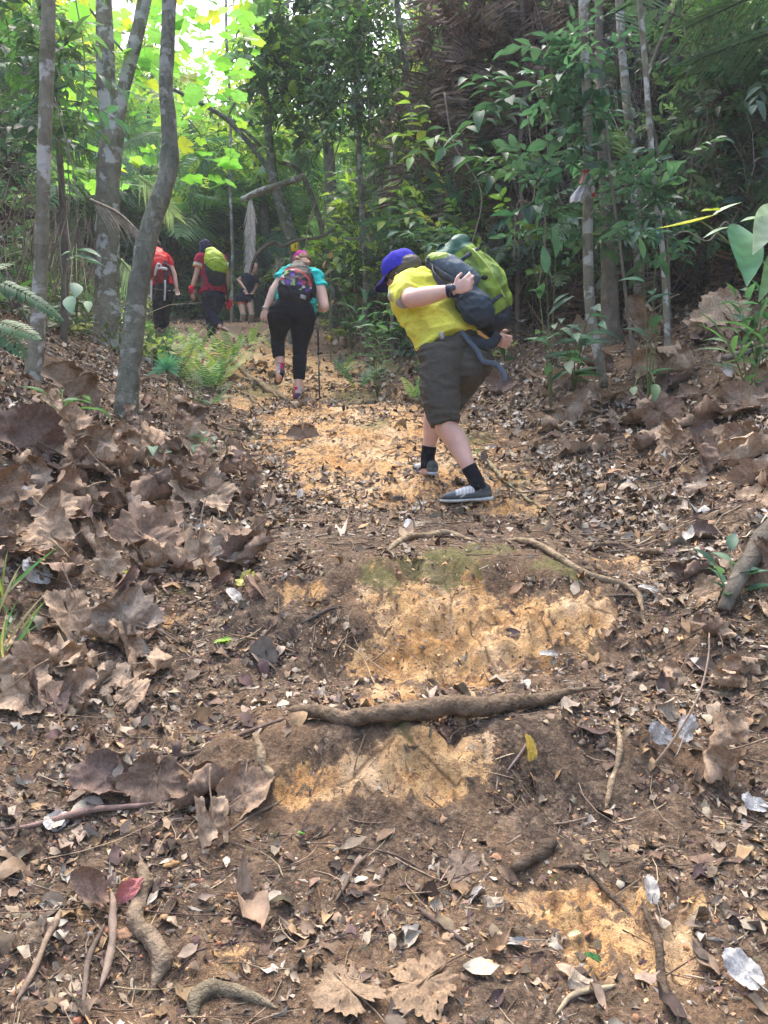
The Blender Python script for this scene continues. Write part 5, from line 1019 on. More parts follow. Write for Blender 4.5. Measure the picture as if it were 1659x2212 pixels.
def fan(label, c, r_, n, cols, up, seed=0):
    t = thing('fan_palm_seedling', c-np.array([0, 0, .12]), label, 'plant'); mb = MB(); r = np.random.default_rng(seed)
    for i in range(n):
        a = math.radians(-35+250*i/(n-1)); d = nrm(np.array([math.cos(a), -.25, math.sin(a)])); V, F = leaf_simple(.15, .2, 5, .2, 0, .9, i); mb.add(V*r_*(1.35 if abs(i-n+2) < 1 else r.uniform(.85, 1)) @ frame(d, (0, -1, .5)) + c, F, pick(cols, 1, .1)[0])
    mb.build('leaf_fan', M['green'], t); s, f = tube(np.array([c, c-[0, -.03, .12], c-[0, -.05, .3]]), [.004, .005, .005], 5); part('stalk', s, f, M['twig'], t, (.12, .2, .08)); return t
fan('round fan palm seedling right of the curved trunk', P(362, 795, 6.2), .12, 15, [(.14, .38, .22), (.12, .33, .2)], None)
FERNS = [(455, 720, 9.2), (420, 735, 8.8), (385, 700, 9.6), (480, 700, 9.6), (350, 690, 10), (430, 660, 11), (500, 690, 10.3), (380, 760, 8.3), (330, 735, 8.6), (460, 760, 8.3), (540, 665, 12.5), (410, 640, 12), (355, 650, 11.5)]
FLB = ['yellow green fern clump right beside the maroon man', 'fern clump in front of the maroon man', 'fern clump below the red backpack man', 'fern tuft at the feet of the maroon man', 'dark fern against the curved trunk', 'pale fern between the two men in red tones', 'small fern left of the trail bend', 'low fern above the fan palm seedling', 'fern partly behind the curved trunk', 'lower fern hanging over the trail edge', 'fern beside the legs of the black-clad woman', 'light green fern behind the maroon man', 'fern at the hidden feet of the man with the red pack']
for k, ((px, py, d), lb) in enumerate(zip(FERNS, FLB)):
    b = gp(px, py, d); r = np.random.default_rng(500+k); n = 9; a = r.uniform(0, 6.28)+np.arange(n)*6.28/n
    tips = [b+np.array([math.cos(q)*r.uniform(.25, .42), math.sin(q)*r.uniform(.25, .42), r.uniform(.12, .38)]) for q in a]
    fern(lb, b, tips, 12, .2, .045, GY_+GG+[(.2, .34, .14)], 20+k*10, .7)
for k, (px, py, d, lb) in enumerate([(770, 700, 8.6, 'fern tuft on the right trail edge near the pole'), (730, 690, 9.5, 'small pale fern behind the trekking pole'), (905, 700, 7.6, 'fern tuft behind the yellow shirt'), (1010, 940, 5.4, 'moss-like fern sprouts behind the bare calf'), (455, 890, 6.8, 'thin fern hanging at the clay ledge on the left'), (600, 640, 12, 'fern at the left of the turquoise shirt woman')]):
    b = gp(px, py, d); r = np.random.default_rng(600+k); n = 7; s = .6 if k in (3, 4) else 1; tips = [b+s*np.array([r.uniform(-.35, .35), r.uniform(-.3, .2), r.uniform(.08, .3)]) for q in range(n)]
    fern(lb, b, tips, 12, .2, .05, GG+GB+GY_[:1], 300+k*10, .6)
# undergrowth on both trail sides (uncountable)
mb = MB()
y = rng.uniform(8, 24, 2600); s = np.where(rng.uniform(0, 1, 2600) < .6, -1, 1); x = trail_x(y)+s*(1.25*(y < 20.5)+.02*y+rng.gamma(1.3, .8, 2600)); m = (hill_t(x, y) < .3) & ~((y < 12) & (x > 1.2) & (rng.uniform(0, 1, 2600) < .7)); x, y = x[m], y[m]
p = np.column_stack([x, y, H(x, y, False)+rng.uniform(.02, .45, len(x))*sst(8, 12, y)]); cloud(mb, SPR+FRD+SPW, p, rng.uniform(.2, .45, len(p)), pick(G_MD+G_DK+GY_[:3], len(p), .2), 'up', .5)
tag(mb.build('trail_side_undergrowth', M['green']), 'low leafy undergrowth along both sides of the upper trail', 'undergrowth', kind='stuff')
mb = MB()
for i in range(16):
    b = G(rng.uniform(-30, 30), rng.uniform(1280, 1480)); d = np.array([rng.normal(.03, .05), rng.normal(-.02, .05), rng.uniform(.08, .17)]); V, F = leaf_simple(.4, .1, 5, .045, 0, 1, i); mb.add(V*np.linalg.norm(d)*1.2 @ frame(d, (0, -1, .3)) + b, F, pick([(.12, .3, .1), (.3, .34, .1), (.4, .36, .2)], 1)[0])
tag(mb.build('grass_tuft', M['green']), 'tuft of narrow grass blades at the left edge of the photo', 'grass', kind='stuff')
# rag tied on the sapling
t = thing('cloth_rag', P(1255, 440, 6.15), 'white and red rag tied round the slender sapling', 'rag')
def ribbon(pts, ws, d, col, name, k=0):
    Q = PX([(a, b, d) for a, b in pts]); n = 14; A = catmull(Q, n); W = np.interp(np.linspace(0, 1, n), np.linspace(0, 1, len(ws)), ws)/1853*d; m = 7; u = np.linspace(-.5, .5, m)
    V = np.array([[A[i]+np.array([1, 0, .15])*W[i]*q+np.array([0, 1, 0])*(.02*math.sin(q*9+k)+.01*math.sin(i+q*5)) for q in u] for i in range(n)]).reshape(-1, 3)
    i = (np.arange(n-1)[:, None]*m+np.arange(m-1)).ravel(); F = [np.column_stack([i, i+1, i+m+1, i+m])]; c = col(V, np.repeat(np.linspace(0, 1, n), m), np.tile(u, n)) if callable(col) else col
    part(name, V, F, M['cloth'], t, c)
ribbon([(1268, 366), (1262, 385), (1256, 402), (1246, 420), (1242, 436)], [16, 14, 12, 24, 20], 6.12, lambda V, a, b: np.where((a < .5)[:, None] & (b < .0)[:, None], [.75, .3, .25], [.72, .72, .76]), 'rag_tail')
ribbon([(1258, 368), (1266, 372), (1276, 368)], [12, 10, 12], 6.1, (.55, .12, .18), 'knot', 2)
ribbon([(1280, 400), (1282, 416), (1284, 426)], [5, 12, 9], 6.15, lambda V, a, b: np.where((a > .5)[:, None], [.6, .12, .08], [.8, .75, .72]), 'rag_tail', 3)
ribbon([(1290, 450), (1292, 458)], [8, 9], 6.2, (.7, .6, .55), 'rag_scrap', 4)
# ------------------------------------------------------------ people
def limb(pts, R, R2=None, side=None, n=16, rnd=True, seg=None): return tube(pts, R, n, side=side, R2=R2, rnd=rnd, seg=seg)
def vox(name, prims, voxel, mat, parent, col, smooth=6, wr=0.0, wf=(14, 14, 30), seed=0, keep=None):
    """one continuous surface grown over overlapping primitives (voxel remesh), with optional fold relief"""
    mb = MB()
    for V, F in prims: mb.add(V, F)
    V, F, _ = mb.data(); me = mesh_np('tmp', V, F); o = bpy.data.objects.new('tmp', me); C.objects.link(o)
    r = o.modifiers.new('r', 'REMESH'); r.mode = 'VOXEL'; r.voxel_size = voxel; r.use_smooth_shade = True
    s = o.modifiers.new('s', 'SMOOTH'); s.factor = .5; s.iterations = smooth
    bpy.context.view_layer.update(); ev = o.evaluated_get(bpy.context.evaluated_depsgraph_get()); m2 = bpy.data.meshes.new_from_object(ev)
    n = len(m2.vertices); W = np.empty(n*3, np.float32); m2.vertices.foreach_get('co', W); W = W.reshape(-1, 3).astype(float)
    N = np.empty(n*3, np.float32); m2.vertex_normals.foreach_get('vector', N); N = N.reshape(-1, 3)
    nl = len(m2.loops); li = np.empty(nl, np.int32); m2.loops.foreach_get('vertex_index', li); tot = np.empty(len(m2.polygons), np.int32); m2.polygons.foreach_get('loop_total', tot)
    st = np.concatenate([[0], np.cumsum(tot)[:-1]]); Fs = [li[st[tot == k][:, None]+np.arange(k)] for k in (3, 4) if (tot == k).any()]
    bpy.data.objects.remove(o); bpy.data.meshes.remove(me); bpy.data.meshes.remove(m2)
    if wr:
        q = W*np.array(wf); f = noise(q[:, 0], q[:, 1], q[:, 2], seed)+.5*noise(q[:, 0]*2, q[:, 1]*2, q[:, 2]*2, seed+3)
        W = W+N*(wr*(1-2.2*np.abs(f)))[:, None]
    if keep is not None:
        m = keep(W); Fs = [f[m[f].all(1)] for f in Fs]; Fs = [f for f in Fs if len(f)]
    c = col(W, N) if callable(col) else np.array(col)
    return part(name, W, Fs, mat, parent, c)
def fingers(wrist, palm_end, side, L=.08, curl=.3, spread=.25, r=.0085, normal=None, curls=None):
    """hand: flattened palm + four fingers and a thumb. side points to the thumb"""
    wrist, palm_end = np.asarray(wrist, float), np.asarray(palm_end, float); d = nrm(palm_end-wrist); side = nrm(np.asarray(side, float)-d*np.dot(side, d)); nr = np.cross(side, d) if normal is None else np.asarray(normal, float)
    pr = [tube(np.array([wrist-d*.02, wrist+d*.02, .5*(wrist+palm_end), palm_end]), [.022, .027, .038, .036], 14, side=side, R2=[.017, .015, .014, .011], rnd=True)]
    for i, (o, l) in enumerate(((.028, .9), (.010, 1.0), (-.009, .95), (-.027, .75))):
        cu = curl if curls is None else curls[i]; b = palm_end+side*o*1.05-d*.008; dd = nrm(d+side*o*spread*20); pts = [b]; a = 0
        for k, s in enumerate((.45, .32, .25)):
            a += cu; pts.append(pts[-1]+(dd*math.cos(a)+nr*math.sin(a))*L*l*s)
        pr.append(tube(np.array(pts), [r, r*.95, r*.88, r*.75], 8, rnd=True))
    b = wrist+d*.03+side*.028; tdir = nrm(d*.6+side*.8+nr*.25); t2 = nrm(d*.9+side*.35+nr*.35)
    pr.append(tube(np.array([wrist+d*.02+side*.012, b, b+tdir*.032, b+tdir*.032+t2*.03]), [.013, .0115, .0105, .008], 8, rnd=True)); return pr
def strap(name, pts, w_, col, th=.004, side=(0, 1, .3)):
    V, F = tube(np.array(pts), [w_/2]*len(pts), 8, side=side, R2=[min(th, .006)]*len(pts)); part(name, V, F, M['nylon'], t, col)
def shoe(heel, toe, parent, up=(0, 0, 1), L=None, cu=(.2, .24, .26), cs=(.62, .62, .6), name='shoe', accents=True, high=.085):
    heel, toe = np.asarray(heel, float), np.asarray(toe, float); R = frame(toe-heel, up); L = np.linalg.norm(toe-heel)
    def loft(st, cap=True):
        n = 32; rings = []; st = np.array(st); u = np.linspace(0, len(st)-1, 48); st = np.column_stack([np.interp(u, np.arange(len(st)), st[:, q]) for q in range(6)])
        for (t_, wl, wr_, z0, z1, p_) in st:
            a = np.arange(n)*2*math.pi/n; cx, cz = np.cos(a), np.sin(a); cx = np.sign(cx)*np.abs(cx)**p_; cz = np.sign(cz)*np.abs(cz)**p_
            rings.append(np.column_stack([np.where(cx > 0, wr_, wl)*cx, np.full(n, t_*L), z0+(z1-z0)*(cz*.5+.5)]))
        V = np.vstack(rings); m = len(st); i = np.arange(m-1)[:, None]*n; j = np.arange(n)[None]; j2 = (j+1) % n; F = np.stack([i+j, i+n+j, i+n+j2, i+j2], -1).reshape(-1, 4)
        k = len(V); V = np.vstack([V, rings[0].mean(0), rings[-1].mean(0)]); jj = np.arange(n); kk = (jj+1) % n
        return V, [F, np.vstack([np.column_stack([jj, kk, np.full(n, k)]), np.column_stack([(m-1)*n+kk, (m-1)*n+jj, np.full(n, k+1)])])]
    s = L/.28
    st = [(0.0, .012, .012, .02, .05, .9), (.02, .028, .028, .012, .080, .9), (.12, .038, .038, .012, high+.018, .85), (.26, .041, .041, .012, high+.012, .85), (.38, .043, .043, .012, .092, .85), (.55, .048, .047, .012, .080, .8), (.74, .052, .047, .012, .066, .8), (.88, .045, .040, .013, .056, .85), (.97, .026, .022, .016, .042, .9), (1.0, .006, .006, .02, .025, 1)]
    V, F = loft([(a, b*s, c*s, d*s, e*s, p_) for a, b, c, d, e, p_ in st]); 
    def colf(V):
        t_ = V[:, 1]/L; c = np.tile(np.array(cu, float), (len(V), 1))
        if accents:
            z = V[:, 2]/s; w_ = np.abs(np.sin(t_*9+z*30)) < .28; m = (t_ > .3) & (t_ < .8) & (z > .02) & w_; c[m] = (.55, .55, .5); m = (t_ > .35) & (t_ < .72) & (z > .052-.02*(t_-.35)*2.5); c[m] = (.5, .52, .52); m2 = m & (np.sin(t_*95) > .2); c[m2] = (.78, .78, .76);  m = (t_ < .2) & (z > .05); c[m] = np.array(cu)*.5; m = (t_ > .9); c[m] = np.array(cu)*.7
        return c
    up_ = part(name, V @ R + heel, F, M['rubber'], parent, colf(V))
    so_ = [(-.02, .02, .02, .0, .022, .7), (.04, .034, .034, -.004, .022, .7), (.25, .036, .036, -.004, .018, .7), (.45, .038, .037, .0, .017, .7), (.65, .050, .046, -.004, .017, .7), (.82, .050, .044, -.002, .018, .7), (.95, .034, .030, .002, .02, .7), (1.02, .012, .012, .008, .02, .8)]
    V, F = loft([(a, b*s, c*s, d*s, e*s, p_) for a, b, c, d, e, p_ in so_]); part('sole', V @ R + heel, F, M['rubber'], up_, cs); return up_
SKN = np.array([.72, .48, .40])
def skincol(base, dark=None):
    def f(W, N): return np.tile(np.array(base), (len(W), 1))*(1+.05*noise(W[:, 0]*30, W[:, 1]*30, W[:, 2]*30, 5)[:, None])
    return f
def head(c, fwd, up, r=.095, h=.118):
    """skull, face and jaw primitives"""
    fwd = nrm(np.asarray(fwd, float)); up = nrm(np.asarray(up, float)-fwd*np.dot(up, fwd)); s = np.cross(fwd, up); A = np.stack([s, fwd, up]); c = np.asarray(c, float)
    def e(x, y, z, a, b, d): return ellipsoid(c+np.array([x, y, z])@A, (a, b, d), 18, A)
    return [e(0, -.012, .025, r*.8, r, r*.95), e(0, .03, -.03, r*.62, r*.66, r*.85), e(0, .045, -.075, r*.42, r*.45, r*.35), e(0, .093, -.022, .011, .02, .022), e(0, .09, -.032, .015, .012, .009), e(0, .082, -.058, .022, .010, .010), e(r*.8, -.005, -.02, .010, .018, .03), e(-r*.8, -.005, -.02, .010, .018, .03), e(.03, .073, .012, .022, .012, .008), e(-.03, .073, .012, .022, .012, .008)], A
# ======== man in yellow
def MZ(zx, zy, dd=0.0): return P(779.3+zx*.2757, 508.3+zy*.2757, 4.7+dd)
t = thing('person', MZ(720, 2110, 0)*[1, 1, 0]+[0, 0, float(G(990, 1095)[2])], 'man in yellow shirt and blue cap leaning forward uphill, swinging a green backpack', 'person')
hd, A = head(MZ(315, 285, .30), (-.80, .45, -.42), (-.35, .25, .9)); shL, elL, wrL = MZ(350, 430, .12), MZ(400, 500, -.12), MZ(715, 430, -.20)
pr = list(hd)
pr.append(limb([MZ(330, 330, .28), MZ(385, 400, .26), MZ(450, 470, .26)], [.055, .062, .08]))
pr.append(limb([MZ(430, 450, .24), MZ(520, 560, .2), MZ(600, 700, .16), MZ(680, 860, .12)], [.12, .135, .135, .12], [.14, .155, .145, .13], side=(0.7, 0, .7)))
pr.append(limb([shL, .5*(shL+elL), elL], [.062, .056, .048])); pr.append(limb([elL, elL*.65+wrL*.35+[0, 0, .0], wrL], [.048, .050, .030], [.046, .044, .026]))
pr += fingers(wrL, MZ(822, 390, -.22), (-.4, .0, .9), .074, .3, .4, .0105, normal=(.2, .7, .6), curls=[.55, .45, .55, .65])
shR, elR, wrR = MZ(520, 420, .42), MZ(830, 640, .50), MZ(1040, 800, .32)
pr.append(limb([shR, .5*(shR+elR), elR], [.06, .055, .045])); pr.append(limb([elR, .6*elR+.4*wrR, wrR], [.045, .045, .028])); pr += fingers(wrR, MZ(1090, 820, .28), (0, 0, 1), .08, .5, .2, .0105)
hpL, knL, anL = MZ(640, 950, 0), MZ(655, 1460, -.02), MZ(893, 1900, -.06); hpR, knR, anR = MZ(840, 950, .22), MZ(590, 1330, .30), MZ(525, 1730, .36)
pr.append(limb([hpL, hpL*.5+knL*.5, knL, knL*.65+anL*.35+[.012, .02, 0], knL*.3+anL*.7, anL], [.08, .075, .062, .064, .045, .036], [.08, .075, .06, .062, .045, .036]))
pr.append(limb([hpR, hpR*.5+knR*.5, knR, knR*.65+anR*.35, knR*.3+anR*.7, anR], [.075, .07, .058, .060, .042, .036])); pr.append(ellipsoid(MZ(740, 910, .12), (.12, .12, .11)))
hlL, toL = MZ(1000, 2062, -.05), MZ(630, 2098, -.05); hlR, toR = MZ(570, 1880, .30), MZ(420, 1850, .50)
pr.append(limb([anL, MZ(930, 2000, -.06), MZ(850, 2040, -.05)], [.034, .030, .022])); pr.append(limb([anR, MZ(520, 1840, .36), MZ(490, 1860, .40)], [.036, .034, .028]))
vox('body', pr, .006, M['skin'], t, skincol(SKN), 4)
# shirt: torso and sleeves
YE = (.80, .82, .13)
def ycol(W, N):
    c = np.tile(np.array(YE), (len(W), 1)); d = np.linalg.norm(W-MZ(330, 535, -.05), axis=1); d2 = np.linalg.norm(W-MZ(245, 470, .02), axis=1); c[(d < .04)] = (.45, .45, .5); c[d2 < .035] = (.5, .5, .5)
    return c
pr = [limb([MZ(350, 365, .27), MZ(400, 420, .26), MZ(470, 510, .22), MZ(560, 640, .17), MZ(650, 790, .13), MZ(688, 872, .11)], [.08, .14, .165, .163, .168, .178], [.095, .175, .19, .18, .18, .185], side=(.82, 0, .57), rnd=False),
      limb([MZ(420, 400, .30), shL, MZ(335, 465, .03), MZ(372, 480, -.05)], [.11, .085, .077, .070], rnd=False), limb([MZ(430, 440, .3), shR, shR*.4+elR*.6], [.09, .08, .07], rnd=False),
      limb([MZ(470, 640, .12), MZ(500, 760, .10), MZ(505, 860, .10)], [.10, .085, .055], rnd=True)]
vox('shirt', pr, .007, M['cloth'], t, ycol, 5, .012, (5, 5, 13), 3)
GR = (.085, .082, .07)
pr = [limb([MZ(665, 800, .11), MZ(690, 880, .12), MZ(735, 960, .12)], [.165, .178, .16], [.165, .175, .16], side=(.82, 0, .57), rnd=False), ellipsoid(MZ(845, 960, .14), (.135, .17, .135)), ellipsoid(MZ(800, 1040, .10), (.12, .15, .12)), ellipsoid(MZ(650, 960, .04), (.125, .13, .13)),
      limb([MZ(635, 900, .02), MZ(620, 1050, 0), MZ(618, 1200, -.01), MZ(638, 1350, -.01), MZ(663, 1478, -.02)], [.125, .112, .108, .098, .078], [.13, .12, .11, .10, .085], rnd=False, side=(1, 0, 0)),
      limb([MZ(850, 950, .2), MZ(790, 1080, .26), MZ(700, 1220, .28), MZ(630, 1340, .30)], [.15, .13, .115, .10], rnd=False, side=(1, 0, 0))]
vox('shorts', pr, .007, M['cloth'], t, lambda W, N: np.tile(np.array(GR), (len(W), 1)), 4, .008, (9, 9, 19), 9)
V, F = tube(np.array([MZ(628, 760, -.075), MZ(634, 785, -.08), MZ(640, 812, -.078)]), [.012, .013, .012], 8, R2=[.006]*3, side=(1, 0, 0)); part('belt_clip', V, F, M['metal'], t, (.35, .35, .33))
for an, kn, k in ((anL, knL, 0), (anR, knR, 1)):
    a = an+.20*(kn-an); e = (MZ(930, 1990, -.06), MZ(525, 1830, .36))[k]
    V, F = tube(np.array([a, .5*(a+an), an, e]), [.044, .042, .042, .043], 16); o = part('sock', V, F, M['cloth'], t, (.012, .013, .02))
shoe(hlL+[.02, 0, -.01], toL, t, (0, 0, 1), cu=(.11, .135, .15), cs=(.5, .52, .5)); shoe(hlR+[.01, 0, .0], toR+[0, 0, .0], t, (.2, -.35, 1), cu=(.14, .17, .18), cs=(.5, .55, .6))
# ear is in the head; cap with brim, hair, watch
f_, u_, c0 = A[1], A[2], MZ(312, 262, .30)
hp = [ellipsoid(c0+f_*-.02-u_*.02, (.093, .112, .085), 18, A)]
vox('hair', hp, .006, M['hair'], t, (.10, .085, .075), 3, .002, (60, 60, 60))
def cap_(c, A, r, col, parent, brim=True, name='cap', open_back=False):
    f_, u_ = A[1], A[2]; n = 28; rings = []
    for v in np.linspace(0, 1, 9):
        a = v*math.pi/2; rr = math.cos(a)**.75; zz = math.sin(a)**.9
        th = np.arange(n)*2*math.pi/n; rings.append(np.column_stack([np.cos(th)*r*.93*rr, np.sin(th)*r*1.12*rr, np.full(n, zz*r*.98)]))
    rings = [rings[0]*[1.0, 1.0, 1]-[0, 0, .028]] + rings; V = np.vstack(rings); m = len(rings); i = np.arange(m-1)[:, None]*n; j = np.arange(n)[None]; j2 = (j+1) % n; F = np.stack([i+j, i+j2, i+n+j2, i+n+j], -1).reshape(-1, 4)
    V = V+.0025*np.column_stack([np.sin(np.arctan2(V[:, 1], V[:, 0])*6)]*3)*nrm(V)
    o = part(name, V@A+c, [F], M['cloth'], parent, col)
    b, bf = ellipsoid(np.array([0, 0, r])@A*1+c, (.007, .007, .005), 8, A); part('cap_button', b, bf, M['cloth'], o, col)
    if brim:
        th = np.linspace(-1.15, 1.15, 15); inn = np.column_stack([np.sin(th)*r*.90, np.cos(th)*r*1.08, -.022-.0*th]); out = np.column_stack([np.sin(th)*r*.98, r*1.0*np.cos(th)+.085*np.cos(th*.95)**.6, -.034-.02*th**2])
        mid = .5*(inn+out)+[0, 0, .006]; V = np.vstack([inn, mid, out]); V = np.vstack([V, V-[0, 0, .004]]); k = np.arange(14); Q = []
        for z in (0, 45):
            for q in (0, 15): a_ = z+q+k; Q.append(np.column_stack([a_, a_+1, a_+16, a_+15]))
        a_ = 30+k; Q.append(np.column_stack([a_, a_+1, a_+46, a_+45])); part('cap_brim', V@A+c, [np.vstack(Q)], M['cloth'], o, np.array(col)*.4)
    return o
AC = A.copy(); cap_(MZ(310, 262, .30), AC, .105, (.035, .03, .42), t)
V, F = tube(np.array([wrL-(wrL-elL)*.03-nrm(wrL-elL)*.02, wrL-(wrL-elL)*.03+nrm(wrL-elL)*.012]), [.036, .036], 18, sm=False, R2=[.031, .031]); wt = part('wrist_watch', V, F, M['rubber'], t, (.02, .025, .06)); V, F = ellipsoid(wrL+[0, -.030, .006], (.018, .008, .018), 14); part('watch_face', V, F, M['metal'], wt, (.05, .06, .1))
# green backpack swung behind
t = thing('backpack', MZ(900, 880, .05), 'large green and grey hiking backpack swung off the back of the man in yellow', 'backpack')
c, ax, wd = MZ(890, 425, .10), nrm(MZ(1080, 720, .12)-MZ(690, 150, .10)), None; ax = ax-np.array([0, 1, 0])*0; sd2 = nrm(np.cross(ax, [0, 1, 0]))
def bcol(W, N):
    q = (W-c)@ax; s = (W-c)@sd2; col = np.tile(np.array([.22, .34, .04]), (len(W), 1)); st = np.sin(s*60+q*14+2*noise(W[:, 0]*9, W[:, 1]*9, W[:, 2]*9, 4)) > .55; col[st] = (.13, .21, .04)
    col[(s < -.02) & (q < .1) & (q > -.2)] = (.07, .10, .12); col[q < -.21] = (.05, .14, .10); col[(q > .19)] = (.025, .035, .05); return col
if np.dot(sd2, [1, 0, 1]) < 0: sd2 = -sd2
pr = [limb([c-ax*.22, c-ax*.15, c, c+ax*.14, c+ax*.20], [.09, .135, .155, .15, .10], [.09, .12, .14, .14, .10], side=sd2, n=20, rnd=True), limb([c-ax*.15+sd2*.06, c+ax*.03+sd2*.09, c+ax*.16+sd2*.05], [.08, .09, .07], [.12, .13, .11], side=sd2), limb([c-ax*.235-sd2*.05, c-ax*.245+sd2*.05], [.05, .05], [.09, .09])]
vox('pack_body', pr, .007, M['nylon'], t, bcol, 5, .012, (9, 9, 9), 21)
for k_, (u0, u1) in enumerate([(-.16, .10), (-.02, .14), (.12, .13)]):
    strap('compression_strap', [c+ax*(u0)+sd2*.13-[0, .07, 0], c+ax*(u0+.01)+sd2*.03-[0, .142, 0], c+ax*(u0+.03)-sd2*.08-[0, .12, 0]], .022, (.03, .04, .055), .004, side=ax)
V, F = tube(np.array([c-ax*.17+sd2*.09-[0, .115, 0], c-ax*.02+sd2*.10-[0, .135, 0], c+ax*.15+sd2*.085-[0, .115, 0]]), [.005]*3, 6); part('zip', V, F, M['metal'], t, (.5, .6, .2))
V, F = ellipsoid(c+ax*.0+sd2*.05-[0, .145, 0], (.018, .008, .014), 10); part('buckle', V, F, M['rubber'], t, (.02, .02, .02))
pr = [limb([MZ(830, 470, -.07), MZ(900, 560, -.085), MZ(950, 620, -.06)], [.07, .09, .075], [.05, .06, .05], side=sd2), ellipsoid(MZ(900, 580, -.07), (.085, .06, .085))]; vox('side_pocket', pr, .006, M['nylon'], t, (.035, .06, .085), 5, .005, (16, 16, 16), 5)
pr = [limb([MZ(560, 185, .03), MZ(660, 215, -.02), MZ(770, 280, -.05), MZ(870, 350, -.06)], [.035, .055, .06, .05], [.03, .045, .05, .04], side=sd2)]; vox('hip_belt_pad', pr, .006, M['nylon'], t, lambda W, N: np.where((((W-MZ(560, 185, 0))@nrm(MZ(870, 350, 0)-MZ(560, 185, 0)) < .07) & (W[:, 2] > MZ(560, 205, 0)[2]))[:, None], [.22, .33, .04], [.08, .12, .15]), 4, .004, (14, 14, 14), 6)
strap('shoulder_strap', [MZ(560, 230, .0), MZ(570, 300, -.10), MZ(620, 370, -.13), MZ(665, 440, -.12), MZ(760, 470, -.1), MZ(840, 480, -.08)], .03, (.03, .035, .05), side=(0, 0, 1))
strap('hip_strap', [MZ(780, 740, -.03), MZ(850, 830, -.06), MZ(910, 900, -.06), MZ(960, 985, -.06), MZ(1060, 1010, -.05), MZ(1120, 1080, -.05), MZ(1130, 1150, -.05)], .028, (.09, .12, .16), side=(1, 0, .4)); strap('hip_strap', [MZ(800, 800, .0), MZ(900, 840, -.02), MZ(1020, 850, .0), MZ(1080, 770, .02)], .06, (.02, .03, .04), .012, side=(0, 0, 1))
strap('grab_loop', [MZ(610, 180, .05), MZ(600, 110, .05), MZ(640, 70, .06), MZ(680, 110, .07), MZ(690, 160, .08)], .03, (.02, .025, .04), side=(0, 1, 0)); strap('cord', [MZ(1200, 660, .05), MZ(1260, 680, .04), MZ(1290, 660, .04)], .008, (.03, .035, .05)); strap('shoulder_strap', [MZ(540, 180, .0), MZ(520, 220, .0), MZ(560, 250, -.02), MZ(700, 340, -.1), MZ(850, 380, -.1)], .035, (.03, .04, .055), .008, side=(0, 0, 1))
# ======== woman with the pole
WD = 8.2
def WZ(zx, zy, dd=0.0): return P(542.1+zx*.1593, 528.6+zy*.1593, WD+dd)
t = thing('person', [*WZ(650, 2100)[:2], float(G(645, 866)[2])], 'woman in turquoise shirt and black leggings walking uphill with a trekking pole', 'person')
hd, A = head(WZ(690, 255, .24), (.05, .93, -.25), (0, .25, 1), .088)
sL, eL, wL = WZ(460, 410, .12), WZ(310, 610, .05), WZ(195, 870, .0); sR, eR, wR = WZ(890, 460, .12), WZ(1000, 850, .0), WZ(900, 860, .30)
pr = list(hd)+[limb([WZ(690, 280, .2), WZ(680, 350, .18), WZ(660, 440, .14)], [.048, .052, .07]), limb([WZ(670, 420, .14), WZ(620, 600, .08), WZ(570, 780, .0)], [.14, .14, .15], [.1, .1, .12], side=(1, 0, 0)),
 limb([sL, .5*(sL+eL), eL], [.058, .050, .040]), limb([eL, .6*eL+.4*wL, wL], [.042, .038, .024]), limb([sR, .5*(sR+eR), eR], [.066, .062, .045]), limb([eR, .5*(eR+wR), wR], [.045, .04, .026])]
pr += fingers(wL, WZ(172, 950, .0), (.7, -.3, .5), .08, .22, .35, .0095, normal=(.5, .6, 0)); pr += fingers(wR, WZ(890, 880, .36), (0, 0, 1), .07, .9, .1, .010)
hL, kL, aL = WZ(400, 880, .0), WZ(365, 1300, .10), WZ(400, 1660, .06); hR, kR, aR = WZ(700, 890, 0), WZ(665, 1400, .02), WZ(640, 1950, -.02)
pr += [limb([hL, kL, kL*.6+aL*.4, aL], [.10, .06, .058, .036]), limb([hR, kR, kR*.6+aR*.4, aR], [.10, .062, .058, .036]), limb([aL, WZ(385, 1760, -.02), WZ(375, 1830, .03)], [.034, .033, .028]), limb([aR, WZ(638, 2050, -.02), WZ(632, 2080, .10)], [.036, .034, .03])]
vox('body', pr, .006, M['skin'], t, skincol(SKN*[1.02, 1.05, 1.05]), 4)
pr = [limb([WZ(690, 330, .17), WZ(680, 370, .16), WZ(650, 450, .12), WZ(610, 600, .07), WZ(590, 760, 0), WZ(585, 830, -.01)], [.07, .15, .185, .165, .175, .18], [.07, .10, .125, .13, .15, .155], side=(1, 0, -.05), rnd=False), limb([WZ(560, 400, .14), sL, WZ(365, 470, .09)], [.08, .068, .058], rnd=False), limb([WZ(800, 430, .14), sR, WZ(945, 590, .08)], [.085, .078, .072], rnd=False), limb([WZ(780, 800, .0), WZ(855, 890, .05)], [.08, .03], rnd=True)]
vox('shirt', pr, .008, M['cloth'], t, (.03, .55, .52), 5, .011, (7, 7, 12), 13)
BK = (.010, .011, .016)
pr = [limb([WZ(560, 800, 0), WZ(555, 900, -.03), WZ(550, 980, -.02)], [.17, .205, .20], [.14, .17, .15], side=(1, 0, .02), rnd=False), ellipsoid(WZ(415, 930, -.06), (.125, .125, .13)), ellipsoid(WZ(690, 930, -.06), (.125, .125, .13)),
 limb([WZ(400, 940, -.01), WZ(385, 1100, .04), WZ(365, 1290, .10), WZ(368, 1400, .08), WZ(378, 1530, .06)], [.13, .105, .068, .064, .056], [.14, .11, .07, .066, .056], rnd=False), limb([WZ(705, 940, -.01), WZ(690, 1150, .0), WZ(665, 1400, .02), WZ(660, 1600, .0), WZ(652, 1830, -.01)], [.13, .11, .072, .068, .054], [.14, .115, .075, .068, .054], rnd=False)]
